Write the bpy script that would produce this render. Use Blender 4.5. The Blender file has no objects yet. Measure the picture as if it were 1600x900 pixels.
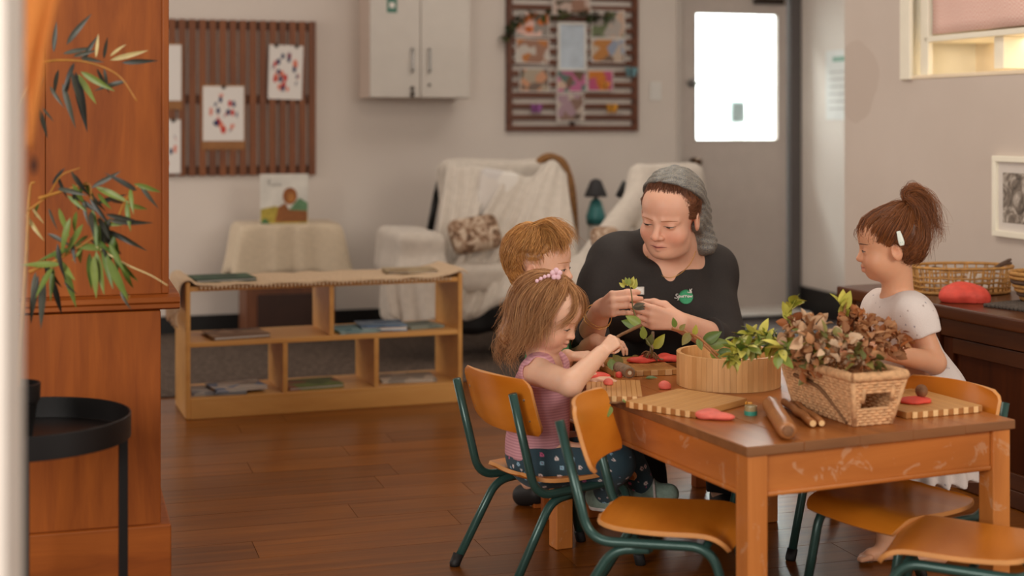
import bpy, bmesh, math, random
import numpy as np
from mathutils import Vector, Matrix

random.seed(7)
RNG = np.random.default_rng(11)
SC = bpy.context.scene
COL = SC.collection

# ---------------------------------------------------------------- camera
CAM_H, FPX, HOR = 1.2, 2300.0, 190.0          # eye height (m), focal length and horizon row in a 1600x900 frame
cam_data = bpy.data.cameras.new('camera')
cam = bpy.data.objects.new('camera', cam_data)
COL.objects.link(cam)
cam.location = (0, 0, CAM_H)
cam.rotation_euler = (math.pi / 2, 0, 0)
cam_data.sensor_width = 36.0
cam_data.lens = 36.0 * FPX / 1600.0
cam_data.shift_y = -(450.0 - HOR) / 1600.0
cam_data.clip_start = 0.05
cam_data.dof.use_dof = True
cam_data.dof.focus_distance = 4.15
cam_data.dof.aperture_fstop = 1.9
SC.camera = cam

# ---------------------------------------------------------------- world and lights
world = bpy.data.worlds.new('world')
SC.world = world
world.use_nodes = True
bgn = world.node_tree.nodes['Background']
bgn.inputs[0].default_value = (1.0, 0.93, 0.86, 1)
bgn.inputs[1].default_value = 0.34

def area_light(name, loc, target, size, size_y, power, color):
    l = bpy.data.lights.new(name, 'AREA')
    l.shape = 'RECTANGLE'; l.size = size; l.size_y = size_y
    l.energy = power; l.color = color
    o = bpy.data.objects.new(name, l); COL.objects.link(o)
    o.location = loc
    o.rotation_euler = (Vector(target) - Vector(loc)).to_track_quat('-Z', 'Y').to_euler()
    return o

area_light('window_daylight_behind', (-2.2, -1.2, 2.0), (0.5, 4.6, 0.5), 2.6, 1.6, 170, (1.0, 0.93, 0.85))
area_light('window_daylight_right', (3.2, 0.6, 2.1), (0.6, 4.6, 0.6), 2.0, 1.4, 75, (1.0, 0.92, 0.82))
area_light('ceiling_panel_light', (0.4, 4.6, 2.55), (0.4, 4.6, 0), 1.2, 1.2, 22, (1.0, 0.90, 0.78))
area_light('far_fill_light', (0.3, 7.3, 2.55), (0.3, 7.3, 0), 1.4, 1.0, 13, (1.0, 0.91, 0.81))  # unseen light added to brighten the far end of the room
area_light('window_daylight_left', (-4.35, 6.5, 1.6), (-0.5, 7.7, 0.9), 1.5, 1.2, 36, (1.0, 0.93, 0.86))
area_light('daylight_outside_door', (1.5, 10.6, 3.4), (2.0, 12.4, 1.2), 2.5, 2.0, 1300, (0.97, 1.0, 1.0))

SC.view_settings.view_transform = 'Standard'
SC.view_settings.look = 'None'
SC.view_settings.gamma = 1.0
SC.view_settings.use_curve_mapping = False
SC.view_settings.exposure = 0.0

# ---------------------------------------------------------------- geometry helpers
def W(px, py, Y):
    """photo pixel at depth Y -> world point"""
    s = FPX / Y
    return np.array([(px - 800) / s, Y, CAM_H - (py - HOR) / s])

def Wz(px, py, z):
    """photo pixel on the horizontal plane z -> world point"""
    s = (py - HOR) / (CAM_H - z)
    return np.array([(px - 800) / s, FPX / s, z])

ROOM = math.radians(17.0)
RU = np.array([math.cos(ROOM), math.sin(ROOM), 0.0])
RV = np.array([-math.sin(ROOM), math.cos(ROOM), 0.0])
BACK0 = np.array([-1.67, 8.36, 0.0])          # a point on the back wall
def on_back(px, py=None, off=0.0):
    """photo pixel on the plane 'off' metres in front of the back wall"""
    o = BACK0 - RV * off
    k = (px - 800) / FPX
    t = (k * o[1] - o[0]) / (RU[0] - k * RU[1])
    p = o + RU * t
    if py is not None:
        p = p.copy(); p[2] = CAM_H - (py - HOR) * p[1] / FPX
    return p
RW0 = np.array([1.484, 6.57, 0.0])            # far end of the right hand wall
def on_right(px, py=None, off=0.0):
    o = RW0 - RU * off
    d = -RV
    k = (px - 800) / FPX
    t = (k * o[1] - o[0]) / (d[0] - k * d[1])
    p = o + d * t
    if py is not None:
        p = p.copy(); p[2] = CAM_H - (py - HOR) * p[1] / FPX
    return p

def srgb(r, g, b):
    def f(c):
        c /= 255.0
        return c / 12.92 if c <= 0.04045 else ((c + 0.055) / 1.055) ** 2.4
    return (f(r), f(g), f(b), 1.0)

# ---------------------------------------------------------------- materials
def new_mat(name):
    m = bpy.data.materials.new(name); m.use_nodes = True
    nt = m.node_tree
    return m, nt, nt.nodes['Principled BSDF']

def ramp(nt, stops):
    r = nt.nodes.new('ShaderNodeValToRGB')
    e = r.color_ramp.elements
    while len(e) < len(stops): e.new(0.5)
    for el, (p, c) in zip(e, stops):
        el.position = p; el.color = c
    return r

def coords(nt, scale=(1, 1, 1), kind='Object', rot=(0, 0, 0)):
    t = nt.nodes.new('ShaderNodeTexCoord'); m = nt.nodes.new('ShaderNodeMapping')
    m.inputs['Scale'].default_value = scale
    m.inputs['Rotation'].default_value = rot
    nt.links.new(t.outputs[kind], m.inputs[0])
    return m.outputs[0]

def noise(nt, vec, scale=5.0, detail=3.0, rough=0.5, dist=0.0):
    n = nt.nodes.new('ShaderNodeTexNoise')
    n.inputs['Scale'].default_value = scale; n.inputs['Detail'].default_value = detail
    n.inputs['Roughness'].default_value = rough; n.inputs['Distortion'].default_value = dist
    if vec is not None: nt.links.new(vec, n.inputs['Vector'])
    return n

def add_bump(nt, bsdf, src, strength=0.2, dist=0.01):
    b = nt.nodes.new('ShaderNodeBump')
    b.inputs['Strength'].default_value = strength; b.inputs['Distance'].default_value = dist
    nt.links.new(src, b.inputs['Height']); nt.links.new(b.outputs[0], bsdf.inputs['Normal'])

def vary(c, f):
    return (min(c[0] * f, 1), min(c[1] * f, 1), min(c[2] * f, 1), 1)

def plain(name, c, rough=0.6, metal=0.0, var=0.12, scale=12.0, bump=0.0, sheen=0.0, trans=0.0):
    m, nt, b = new_mat(name)
    n = noise(nt, coords(nt), scale)
    r = ramp(nt, [(0.3, vary(c, 1 - var)), (0.7, vary(c, 1 + var))])
    nt.links.new(n.outputs[0], r.inputs[0]); nt.links.new(r.outputs[0], b.inputs['Base Color'])
    b.inputs['Roughness'].default_value = rough; b.inputs['Metallic'].default_value = metal
    if sheen: b.inputs['Sheen Weight'].default_value = sheen
    if bump: add_bump(nt, b, n.outputs[0], bump)
    return m

def wood(name, c1, c2, axis=0, scale=1.0, rough=0.4, stretch=14.0, rand=0.0, coat=0.0, knots=False, spec=0.5):
    """grain runs along the given local axis"""
    m, nt, b = new_mat(name)
    sc = [stretch * scale] * 3; sc[axis] = scale
    vec = coords(nt, tuple(sc))
    if rand:
        oi = nt.nodes.new('ShaderNodeObjectInfo')
        ad = nt.nodes.new('ShaderNodeVectorMath'); ad.operation = 'ADD'
        ml = nt.nodes.new('ShaderNodeMath'); ml.operation = 'MULTIPLY'; ml.inputs[1].default_value = 57.0
        nt.links.new(oi.outputs['Random'], ml.inputs[0])
        nt.links.new(vec, ad.inputs[0]); nt.links.new(ml.outputs[0], ad.inputs[1])
        vec = ad.outputs[0]
    n = noise(nt, vec, 1.6, 5.0, 0.62, 0.6)
    r = ramp(nt, [(0.28, c1), (0.72, c2)])
    nt.links.new(n.outputs[0], r.inputs[0])
    out = r.outputs[0]
    if rand:
        hs = nt.nodes.new('ShaderNodeHueSaturation')
        mr = nt.nodes.new('ShaderNodeMapRange')
        mr.inputs['To Min'].default_value = 1 - rand; mr.inputs['To Max'].default_value = 1 + rand
        nt.links.new(oi.outputs['Random'], mr.inputs[0]); nt.links.new(mr.outputs[0], hs.inputs['Value'])
        nt.links.new(out, hs.inputs['Color']); out = hs.outputs[0]
    if knots:
        v = nt.nodes.new('ShaderNodeTexVoronoi'); v.inputs['Scale'].default_value = 4.2
        s2 = [1.6, 1.6, 1.6]; s2[axis] = 0.8
        nt.links.new(coords(nt, tuple(s2)), v.inputs['Vector'])
        rk = ramp(nt, [(0.02, (0, 0, 0, 1)), (0.11, (1, 1, 1, 1))])
        nt.links.new(v.outputs['Distance'], rk.inputs[0])
        mx = nt.nodes.new('ShaderNodeMix'); mx.data_type = 'RGBA'
        nt.links.new(rk.outputs[0], mx.inputs['Factor'])
        mx.inputs[6].default_value = vary(c1, 0.35); nt.links.new(out, mx.inputs[7]); out = mx.outputs[2]
    nt.links.new(out, b.inputs['Base Color'])
    b.inputs['Roughness'].default_value = rough; b.inputs['Specular IOR Level'].default_value = spec
    if coat:
        b.inputs['Coat Weight'].default_value = coat; b.inputs['Coat Roughness'].default_value = 0.25
    add_bump(nt, b, n.outputs[0], 0.05)
    return m

def attr_mat(name, rough=0.5, sss=0.0, var=0.06, sheen=0.0, bump=0.0, scale=90.0, spec=0.5, aniso=0.0):
    """colour comes from the mesh's own 'Col' attribute"""
    m, nt, b = new_mat(name)
    a = nt.nodes.new('ShaderNodeAttribute'); a.attribute_name = 'Col'
    n = noise(nt, coords(nt), scale, 2.0)
    mr = nt.nodes.new('ShaderNodeMapRange')
    mr.inputs['To Min'].default_value = 1 - var; mr.inputs['To Max'].default_value = 1 + var
    hs = nt.nodes.new('ShaderNodeHueSaturation')
    nt.links.new(n.outputs[0], mr.inputs[0]); nt.links.new(mr.outputs[0], hs.inputs['Value'])
    nt.links.new(a.outputs['Color'], hs.inputs['Color']); nt.links.new(hs.outputs[0], b.inputs['Base Color'])
    b.inputs['Roughness'].default_value = rough
    b.inputs['Specular IOR Level'].default_value = spec
    if sss:
        b.inputs['Subsurface Weight'].default_value = sss
        b.inputs['Subsurface Radius'].default_value = (0.012, 0.005, 0.003)
        b.inputs['Subsurface Scale'].default_value = 0.5
    if sheen: b.inputs['Sheen Weight'].default_value = sheen
    if bump: add_bump(nt, b, n.outputs[0], bump)
    return m

# ---------------------------------------------------------------- mesh building
def basis_z(d, up=(0, 0, 1)):
    """3x3 with third column along d"""
    d = np.asarray(d, float); d = d / np.linalg.norm(d)
    up = np.asarray(up, float)
    if abs(np.dot(d, up)) > 0.97 * np.linalg.norm(up): up = np.array([1.0, 0, 0])
    x = np.cross(up, d); x /= np.linalg.norm(x)
    return np.stack([x, np.cross(d, x), d], 1)

def rotz(a):
    c, s = math.cos(a), math.sin(a)
    return np.array([[c, -s, 0], [s, c, 0], [0, 0, 1.0]])

def smooth_path(pts, n=6):
    """Catmull-Rom through points"""
    P = [np.asarray(p, float) for p in pts]
    P = [2 * P[0] - P[1]] + P + [2 * P[-1] - P[-2]]
    out = []
    for i in range(1, len(P) - 2):
        for k in range(n):
            t = k / n
            a, b, c, d = P[i - 1], P[i], P[i + 1], P[i + 2]
            out.append(0.5 * (2 * b + (c - a) * t + (2 * a - 5 * b + 4 * c - d) * t * t + (3 * b - a - 3 * c + d) * t ** 3))
    out.append(P[-2])
    return np.array(out)

def round_corners(pts, r, n=5):
    """polyline with filleted corners"""
    P = [np.asarray(p, float) for p in pts]
    out = [P[0]]
    for i in range(1, len(P) - 1):
        a = P[i - 1] - P[i]; b = P[i + 1] - P[i]
        la, lb = np.linalg.norm(a), np.linalg.norm(b)
        rr = min(r, la * 0.49, lb * 0.49)
        p0 = P[i] + a / la * rr; p1 = P[i] + b / lb * rr
        for k in range(n + 1):
            t = k / n
            out.append((1 - t) ** 2 * p0 + 2 * t * (1 - t) * P[i] + t * t * p1)
    out.append(P[-1])
    return np.array(out)

class MB:
    def __init__(s): s.v = []; s.f = []
    def add(s, verts, faces):
        k = len(s.v); s.v += [tuple(map(float, p)) for p in verts]
        s.f += [tuple(i + k for i in f) for f in faces]; return s
    def box(s, c, size, R=None):
        h = np.asarray(size, float) / 2; c = np.asarray(c, float)
        vs = [np.array([x, y, z]) * h for x in (-1, 1) for y in (-1, 1) for z in (-1, 1)]
        if R is not None: vs = [R @ v for v in vs]
        return s.add([c + v for v in vs], [(0, 1, 3, 2), (4, 6, 7, 5), (0, 4, 5, 1), (2, 3, 7, 6), (0, 2, 6, 4), (1, 5, 7, 3)])
    def tube(s, path, r, n=10, caps=True):
        P = np.asarray(path, float); m = len(P)
        r = np.full(m, r) if np.isscalar(r) else np.asarray(r, float)
        T = np.gradient(P, axis=0); T /= np.linalg.norm(T, axis=1)[:, None] + 1e-12
        B = basis_z(T[0]); x = B[:, 0]
        vs = []
        for i in range(m):
            x = x - T[i] * np.dot(x, T[i]); x /= np.linalg.norm(x) + 1e-12
            y = np.cross(T[i], x)
            for k in range(n):
                a = 2 * math.pi * k / n
                vs.append(P[i] + r[i] * (math.cos(a) * x + math.sin(a) * y))
        fs = [(i * n + k, i * n + (k + 1) % n, (i + 1) * n + (k + 1) % n, (i + 1) * n + k) for i in range(m - 1) for k in range(n)]
        if caps:
            fs.append(tuple(range(n - 1, -1, -1))); fs.append(tuple((m - 1) * n + k for k in range(n)))
        return s.add(vs, fs)
    def lathe(s, prof, n=32, c=(0, 0, 0), R=None, close=False):
        """profile of (radius, height) turned about the local z axis"""
        c = np.asarray(c, float); vs = []
        for (r, z) in prof:
            for k in range(n):
                a = 2 * math.pi * k / n
                p = np.array([r * math.cos(a), r * math.sin(a), z])
                vs.append(c + (R @ p if R is not None else p))
        m = len(prof)
        rng = m if close else m - 1
        fs = [(i * n + k, i * n + (k + 1) % n, ((i + 1) % m) * n + (k + 1) % n, ((i + 1) % m) * n + k) for i in range(rng) for k in range(n)]
        if not close:
            if prof[0][0] > 1e-6: fs.append(tuple(range(n - 1, -1, -1)))
            if prof[-1][0] > 1e-6: fs.append(tuple((m - 1) * n + k for k in range(n)))
        return s.add(vs, fs)
    def ball(s, c, r, R=None, nu=14, nv=9):
        c = np.asarray(c, float); r = np.full(3, r) if np.isscalar(r) else np.asarray(r, float)
        vs = []
        for i in range(nv + 1):
            t = math.pi * i / nv
            for k in range(nu):
                a = 2 * math.pi * k / nu
                p = np.array([math.sin(t) * math.cos(a), math.sin(t) * math.sin(a), -math.cos(t)]) * r
                vs.append(c + (R @ p if R is not None else p))
        fs = [(i * nu + k, i * nu + (k + 1) % nu, (i + 1) * nu + (k + 1) % nu, (i + 1) * nu + k) for i in range(nv) for k in range(nu)]
        return s.add(vs, fs)
    def prism(s, poly, z0, z1, R=None, c=(0, 0, 0)):
        n = len(poly); c = np.asarray(c, float)
        vs = [np.array([p[0], p[1], z]) for z in (z0, z1) for p in poly]
        vs = [c + (R @ v if R is not None else v) for v in vs]
        return s.add(vs, [tuple(range(n - 1, -1, -1)), tuple(range(n, 2 * n))] + [(k, (k + 1) % n, n + (k + 1) % n, n + k) for k in range(n)])
    def sheet(s, G, thick=0.0):
        """G: (a,b,3) grid of points; thick >0 gives it a back"""
        G = np.asarray(G, float); a, b = G.shape[:2]
        du = np.gradient(G, axis=0); dv = np.gradient(G, axis=1)
        N = np.cross(du, dv); N /= np.linalg.norm(N, axis=2)[..., None] + 1e-12
        idx = lambda i, j: i * b + j
        fs = [(idx(i, j), idx(i + 1, j), idx(i + 1, j + 1), idx(i, j + 1)) for i in range(a - 1) for j in range(b - 1)]
        vs = list(G.reshape(-1, 3))
        if thick:
            o = a * b
            vs += list((G - N * thick).reshape(-1, 3))
            fs += [tuple(o + q for q in reversed(f)) for f in fs[:(a - 1) * (b - 1)]]
            ring = [idx(i, 0) for i in range(a)] + [idx(a - 1, j) for j in range(1, b)] + [idx(i, b - 1) for i in range(a - 2, -1, -1)] + [idx(0, j) for j in range(b - 2, 0, -1)]
            for k in range(len(ring)):
                p, q = ring[k], ring[(k + 1) % len(ring)]
                fs.append((q, p, o + p, o + q))
        return s.add(vs, fs)

def make_mesh(name, verts, faces, smooth=True, cols=None):
    me = bpy.data.meshes.new(name)
    me.from_pydata([tuple(v) for v in verts], [], [tuple(f) for f in faces])
    if smooth:
        me.polygons.foreach_set('use_smooth', [True] * len(me.polygons))
    if cols is not None:
        at = me.color_attributes.new('Col', 'FLOAT_COLOR', 'POINT')
        c = np.ones((len(verts), 4), np.float32); c[:, :3] = np.asarray(cols)[:, :3]
        at.data.foreach_set('color', c.ravel())
    me.update()
    return me

def fix_normals(me):
    bm = bmesh.new(); bm.from_mesh(me)
    bmesh.ops.recalc_face_normals(bm, faces=bm.faces)
    bm.to_mesh(me); bm.free()

def world_base(o):
    b = np.zeros(3)
    while o is not None:
        b += np.array(o.location); o = o.parent
    return b

def part(name, mb, mat, parent=None, smooth=False, bevel=0.0, seg=2, cols=None, world=False, fix=True):
    """one mesh object; world=True when the points are in world space and the parent has no rotation"""
    v, f = (mb.v, mb.f) if isinstance(mb, MB) else mb
    if world and parent is not None:
        v = np.asarray(v, float) - world_base(parent)
    me = make_mesh(name, v, f, smooth, cols)
    if fix: fix_normals(me)
    me.materials.append(mat)
    o = bpy.data.objects.new(name, me); COL.objects.link(o)
    if parent is not None: o.parent = parent
    if bevel:
        bv = o.modifiers.new('bevel', 'BEVEL'); bv.width = bevel; bv.segments = seg; bv.limit_method = 'ANGLE'
        bv.angle_limit = math.radians(40)
        me.polygons.foreach_set('use_smooth', [True] * len(me.polygons))
        o.modifiers.new('wn', 'WEIGHTED_NORMAL').keep_sharp = True
    return o

def solid(name, mb, mat, label, cat, base, group=None, **kw):
    """a thing that is one mesh, its points given in world space, origin put at its base"""
    v, f = (mb.v, mb.f) if isinstance(mb, MB) else mb
    base = np.asarray(base, float)
    o = part(name, (np.asarray(v, float) - base, f), mat, None, **kw)
    o.location = base
    return tag(o, label, cat, group)

def tag(o, label, cat, group=None):
    o['label'] = label; o['category'] = cat
    if group: o['group'] = group
    return o

def thing(name, label, cat, loc=(0, 0, 0), rz=0.0, group=None):
    o = bpy.data.objects.new(name, None); COL.objects.link(o)
    o.empty_display_size = 0.1
    o.location = tuple(map(float, loc)); o.rotation_euler = (0, 0, rz)
    return tag(o, label, cat, group)

def struct(name, mb, mat, label=None, parent=None, **kw):
    o = part(name, mb, mat, parent, **kw)
    if parent is None:
        o['kind'] = 'structure'
        if label: o['label'] = label
        o['category'] = name.split('_')[0]
    return o

def copy_tree(o, parent=None):
    c = o.copy(); COL.objects.link(c); c.parent = parent
    for ch in list(o.children): copy_tree(ch, c)
    return c

# ---------------------------------------------------------------- implicit surfaces for bodies and cloth
import openvdb

class Field:
    """distance field on a grid; shapes melt into each other with smooth unions"""
    def __init__(s, lo, hi, vox):
        s.lo = np.asarray(lo, float); s.vox = vox
        n = np.ceil((np.asarray(hi, float) - s.lo) / vox).astype(int) + 1
        s.n = n; s.d = np.full(tuple(n), 0.2, np.float32)
        s.ax = [(s.lo[i] + vox * np.arange(n[i])).astype(np.float32) for i in range(3)]
    def _win(s, lo, hi, pad):
        sl = []
        for i in range(3):
            a = int(max(0, math.floor((lo[i] - pad - s.lo[i]) / s.vox)))
            b = int(min(s.n[i], math.ceil((hi[i] + pad - s.lo[i]) / s.vox) + 1))
            if b <= a: return None
            sl.append(slice(a, b))
        return tuple(sl)
    def _eval(s, p, infl, pad):
        kind = p[0]
        if kind == 'c':
            a, b, ra, rb = np.asarray(p[1], float), np.asarray(p[2], float), p[3] + infl, p[4] + infl
            R = max(ra, rb)
            w = s._win(np.minimum(a, b) - R, np.maximum(a, b) + R, pad)
            if w is None: return None, None
            X = s.ax[0][w[0]][:, None, None]; Y = s.ax[1][w[1]][None, :, None]; Z = s.ax[2][w[2]][None, None, :]
            ab = b - a; L2 = float(ab @ ab) + 1e-12
            t = np.clip(((X - a[0]) * ab[0] + (Y - a[1]) * ab[1] + (Z - a[2]) * ab[2]) / L2, 0, 1)
            d = np.sqrt((X - a[0] - t * ab[0]) ** 2 + (Y - a[1] - t * ab[1]) ** 2 + (Z - a[2] - t * ab[2]) ** 2) - (ra + t * (rb - ra))
            return w, d.astype(np.float32)
        c = np.asarray(p[1], float); h = np.asarray(p[2], float)
        M = np.eye(3) if len(p) < 4 or p[3] is None else np.asarray(p[3], float)
        if kind == 'e':
            h = h + infl; ext = np.abs(M) @ h
        else:
            h = h + infl; ext = np.abs(M) @ h
        w = s._win(c - ext, c + ext, pad)
        if w is None: return None, None
        X = s.ax[0][w[0]][:, None, None] - c[0]; Y = s.ax[1][w[1]][None, :, None] - c[1]; Z = s.ax[2][w[2]][None, None, :] - c[2]
        q = [X * M[0, i] + Y * M[1, i] + Z * M[2, i] for i in range(3)]
        if kind == 'e':
            k0 = np.sqrt(sum((q[i] / h[i]) ** 2 for i in range(3))); k1 = np.sqrt(sum((q[i] / h[i] ** 2) ** 2 for i in range(3)))
            d = k0 * (k0 - 1) / np.maximum(k1, 1e-6)
        else:
            r = p[4] if len(p) > 4 else 0.0
            g = [np.abs(q[i]) - (h[i] - r) for i in range(3)]
            d = np.sqrt(sum(np.maximum(x, 0) ** 2 for x in g)) + np.minimum(np.maximum(np.maximum(g[0], g[1]), g[2]), 0) - r
        return w, d.astype(np.float32)
    def add(s, p, k=0.01, infl=0.0):
        w, d = s._eval(p, infl, k + 3 * s.vox)
        if w is None: return s
        a = s.d[w]
        h = np.maximum(k - np.abs(a - d), 0) / k
        s.d[w] = np.minimum(a, d) - h * h * k * 0.25
        return s
    def cut(s, p, k=0.004, infl=0.0):
        w, d = s._eval(p, infl, k + 3 * s.vox)
        if w is None: return s
        a = s.d[w]; d = -d
        h = np.maximum(k - np.abs(a - d), 0) / k
        s.d[w] = np.maximum(a, d) + h * h * k * 0.25
        return s
    def plane(s, pt, nrm):
        """keep the side nrm points away from"""
        nrm = np.asarray(nrm, float); nrm = nrm / np.linalg.norm(nrm)
        d = (s.ax[0][:, None, None] - pt[0]) * nrm[0] + (s.ax[1][None, :, None] - pt[1]) * nrm[1] + (s.ax[2][None, None, :] - pt[2]) * nrm[2]
        s.d = np.maximum(s.d, d.astype(np.float32)); return s
    def wrinkle(s, amp, freq, seed=0, n=5, stretch=(1, 1, 1)):
        rg = np.random.default_rng(seed)
        X = s.ax[0][:, None, None]; Y = s.ax[1][None, :, None]; Z = s.ax[2][None, None, :]
        near = np.abs(s.d) < 0.03
        acc = np.zeros_like(s.d)
        for _ in range(n):
            k = rg.normal(size=3) * np.asarray(stretch); k = k / np.linalg.norm(k) * freq * rg.uniform(0.6, 1.5)
            k2 = rg.normal(size=3) * freq * 0.3
            acc += np.sin(X * k[0] + Y * k[1] + Z * k[2] + rg.uniform(0, 6) + 1.5 * np.sin(X * k2[0] + Y * k2[1] + Z * k2[2]))
        s.d = np.where(near, s.d + amp * acc / math.sqrt(n), s.d).astype(np.float32); return s
    def sample(s, P):
        P = (np.asarray(P, float) - s.lo) / s.vox
        i = np.clip(np.floor(P).astype(int), 0, s.n - 2); f = P - i
        out = 0
        for dx in (0, 1):
            for dy in (0, 1):
                for dz in (0, 1):
                    w = (f[..., 0] if dx else 1 - f[..., 0]) * (f[..., 1] if dy else 1 - f[..., 1]) * (f[..., 2] if dz else 1 - f[..., 2])
                    out = out + w * s.d[i[..., 0] + dx, i[..., 1] + dy, i[..., 2] + dz]
        return out
    def mesh(s, adapt=0.0):
        b = 4 * s.vox
        arr = np.clip(s.d, -b, b)
        arr[0, :, :] = arr[-1, :, :] = b; arr[:, 0, :] = arr[:, -1, :] = b; arr[:, :, 0] = arr[:, :, -1] = b
        g = openvdb.FloatGrid(b)
        g.copyFromArray(arr)
        pts, quads = g.convertToQuads(0.0)
        pts = pts * s.vox + s.lo
        q = quads.astype(int)
        a, b_, c = pts[q[:, 0]], pts[q[:, 1]], pts[q[:, 2]]
        if np.sum(np.einsum('ij,ij->i', a - s.lo, np.cross(b_ - s.lo, c - s.lo))) < 0: q = q[:, ::-1]
        return pts, q

def fast_mesh(name, pts, quads, mat, cols=None):
    me = bpy.data.meshes.new(name)
    n, m = len(pts), len(quads)
    me.vertices.add(n); me.vertices.foreach_set('co', np.asarray(pts, np.float32).ravel())
    k = quads.shape[1]
    me.loops.add(m * k); me.loops.foreach_set('vertex_index', np.asarray(quads, np.int32).ravel())
    me.polygons.add(m); me.polygons.foreach_set('loop_start', np.arange(0, m * k, k, dtype=np.int32))
    me.polygons.foreach_set('use_smooth', np.ones(m, bool))
    me.update(calc_edges=True); me.validate()
    if cols is not None:
        at = me.color_attributes.new('Col', 'FLOAT_COLOR', 'POINT')
        c = np.ones((n, 4), np.float32); c[:, :3] = np.asarray(cols)[:, :3]
        at.data.foreach_set('color', c.ravel())
    me.materials.append(mat)
    return me

def fobj(name, pts, quads, mat, parent=None, base=None, cols=None):
    b = np.asarray(base, float) if parent is None else world_base(parent)
    o = bpy.data.objects.new(name, fast_mesh(name, pts - b, quads, mat, cols)); COL.objects.link(o)
    if parent is None: o.location = b
    else: o.parent = parent
    return o

def strands(guides, n, r_root, r_tip, thick, cols, seed=0, wave=0.0, seg=5, m=12, taper=0.25, free=0.0):
    """hair: every guide (list of points) carries n tapered strands; returns points, quads, colours"""
    rg = np.random.default_rng(seed)
    V, Q, Cc = [], [], []
    off = 0
    cols = np.asarray(cols)[:, :3]
    for g in guides:
        sp = smooth_path(g, 8)
        ts = np.linspace(0, len(sp) - 1, m)
        sp = np.stack([np.interp(ts, np.arange(len(sp)), sp[:, i]) for i in range(3)], 1)
        T = np.gradient(sp, axis=0); T /= np.linalg.norm(T, axis=1)[:, None] + 1e-9
        t = np.linspace(0, 1, m)
        for _ in range(n):
            o1 = rg.normal(size=3); o1 /= np.linalg.norm(o1); o1 *= rg.uniform(0, 1) ** 0.5
            o2 = o1 * 0.5 + 0.7 * rg.normal(size=3)
            rad = (o1[None, :] * (r_root * (1 - t))[:, None] + o2[None, :] * (r_tip * t)[:, None])
            ph = rg.uniform(0, 6.28, 3)
            wv = wave * t[:, None] * np.sin(t[:, None] * rg.uniform(3, 9) + ph[None, :])
            e = rg.uniform(1 - free, 1.0) if free else 1.0
            P = sp + rad + wv
            if e < 1:
                tt = t * e * (m - 1)
                P = np.stack([np.interp(tt, np.arange(m), P[:, i]) for i in range(3)], 1)
            rr = thick * (1 - (1 - taper) * t) * rg.uniform(0.7, 1.3)
            x = np.cross(T, o1 + 1e-3); x /= np.linalg.norm(x, axis=1)[:, None] + 1e-9
            y = np.cross(T, x)
            ring = np.stack([P + rr[:, None] * (math.cos(a) * x + math.sin(a) * y) for a in (0, 2.094, 4.189)], 1)
            V.append(ring.reshape(-1, 3))
            i = np.arange(m - 1)
            for k in range(3):
                k2 = (k + 1) % 3
                Q.append(np.stack([off + i * 3 + k, off + i * 3 + k2, off + (i + 1) * 3 + k2, off + (i + 1) * 3 + k], 1))
            w = rg.dirichlet(np.ones(len(cols)) * 0.8)
            Cc.append(np.repeat((w @ cols)[None, :] * rg.uniform(0.8, 1.2), m * 3, 0))
            off += m * 3
    return np.concatenate(V), np.concatenate(Q), np.concatenate(Cc)
# ================================================================ the room
M = {}
def wall_mat(name, c, var=0.05):
    m, nt, b = new_mat(name)
    n = noise(nt, coords(nt), 1.3, 4.0)
    r = ramp(nt, [(0.3, vary(c, 1 - var)), (0.7, vary(c, 1 + var))])
    nt.links.new(n.outputs[0], r.inputs[0]); nt.links.new(r.outputs[0], b.inputs['Base Color'])
    b.inputs['Roughness'].default_value = 0.65
    n2 = noise(nt, coords(nt), 160.0, 2.0); add_bump(nt, b, n2.outputs[0], 0.06, 0.004)
    return m
M['wall'] = wall_mat('wall_paint', srgb(222, 211, 201))
M['wall_r'] = wall_mat('wall_paint_right', srgb(212, 199, 188))
M['ceil'] = wall_mat('ceiling_paint', srgb(225, 220, 212))
M['skirt'] = plain('black_skirting', srgb(16, 14, 14), 0.5)
M['door'] = plain('grey_door_paint', srgb(196, 184, 175), 0.5, var=0.03)
M['doorframe'] = plain('grey_frame_paint', srgb(196, 186, 177), 0.5, var=0.03)
M['cream'] = plain('cream_paint', srgb(253, 247, 228), 0.45, var=0.02)
M['cream_in'] = plain('cream_lining', srgb(250, 232, 202), 0.5, var=0.03)
M['white'] = plain('white_paint', srgb(228, 224, 218), 0.5, var=0.02)
M['steel'] = plain('brushed_steel', srgb(150, 148, 145), 0.3, 1.0)
M['dkmetal'] = plain('dark_metal', srgb(58, 48, 42), 0.4, 0.8)
M['brass'] = plain('aged_brass', srgb(88, 62, 40), 0.4, 0.7)

Rr = rotz(ROOM)
def bk(t, dep, z):          # back wall frame: t along the wall, dep behind its face
    return BACK0 + RU * t + RV * dep + np.array([0, 0, z])
def bt(px, off=0.0):        # wall parameter of a photo column
    p = on_back(px, None, off); return float((p - BACK0) @ RU)
def bbox(mb, t0, t1, d0, d1, z0, z1):
    return mb.box(bk((t0 + t1) / 2, (d0 + d1) / 2, (z0 + z1) / 2), (t1 - t0, d1 - d0, z1 - z0), Rr)
def rw(t, dep, z):          # right wall frame: t towards the camera, dep into the wall
    return RW0 - RV * t + RU * dep + np.array([0, 0, z])
def rbox(mb, t0, t1, d0, d1, z0, z1):
    return mb.box(rw((t0 + t1) / 2, (d0 + d1) / 2, (z0 + z1) / 2), (d1 - d0, t1 - t0, z1 - z0), Rr)

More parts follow.
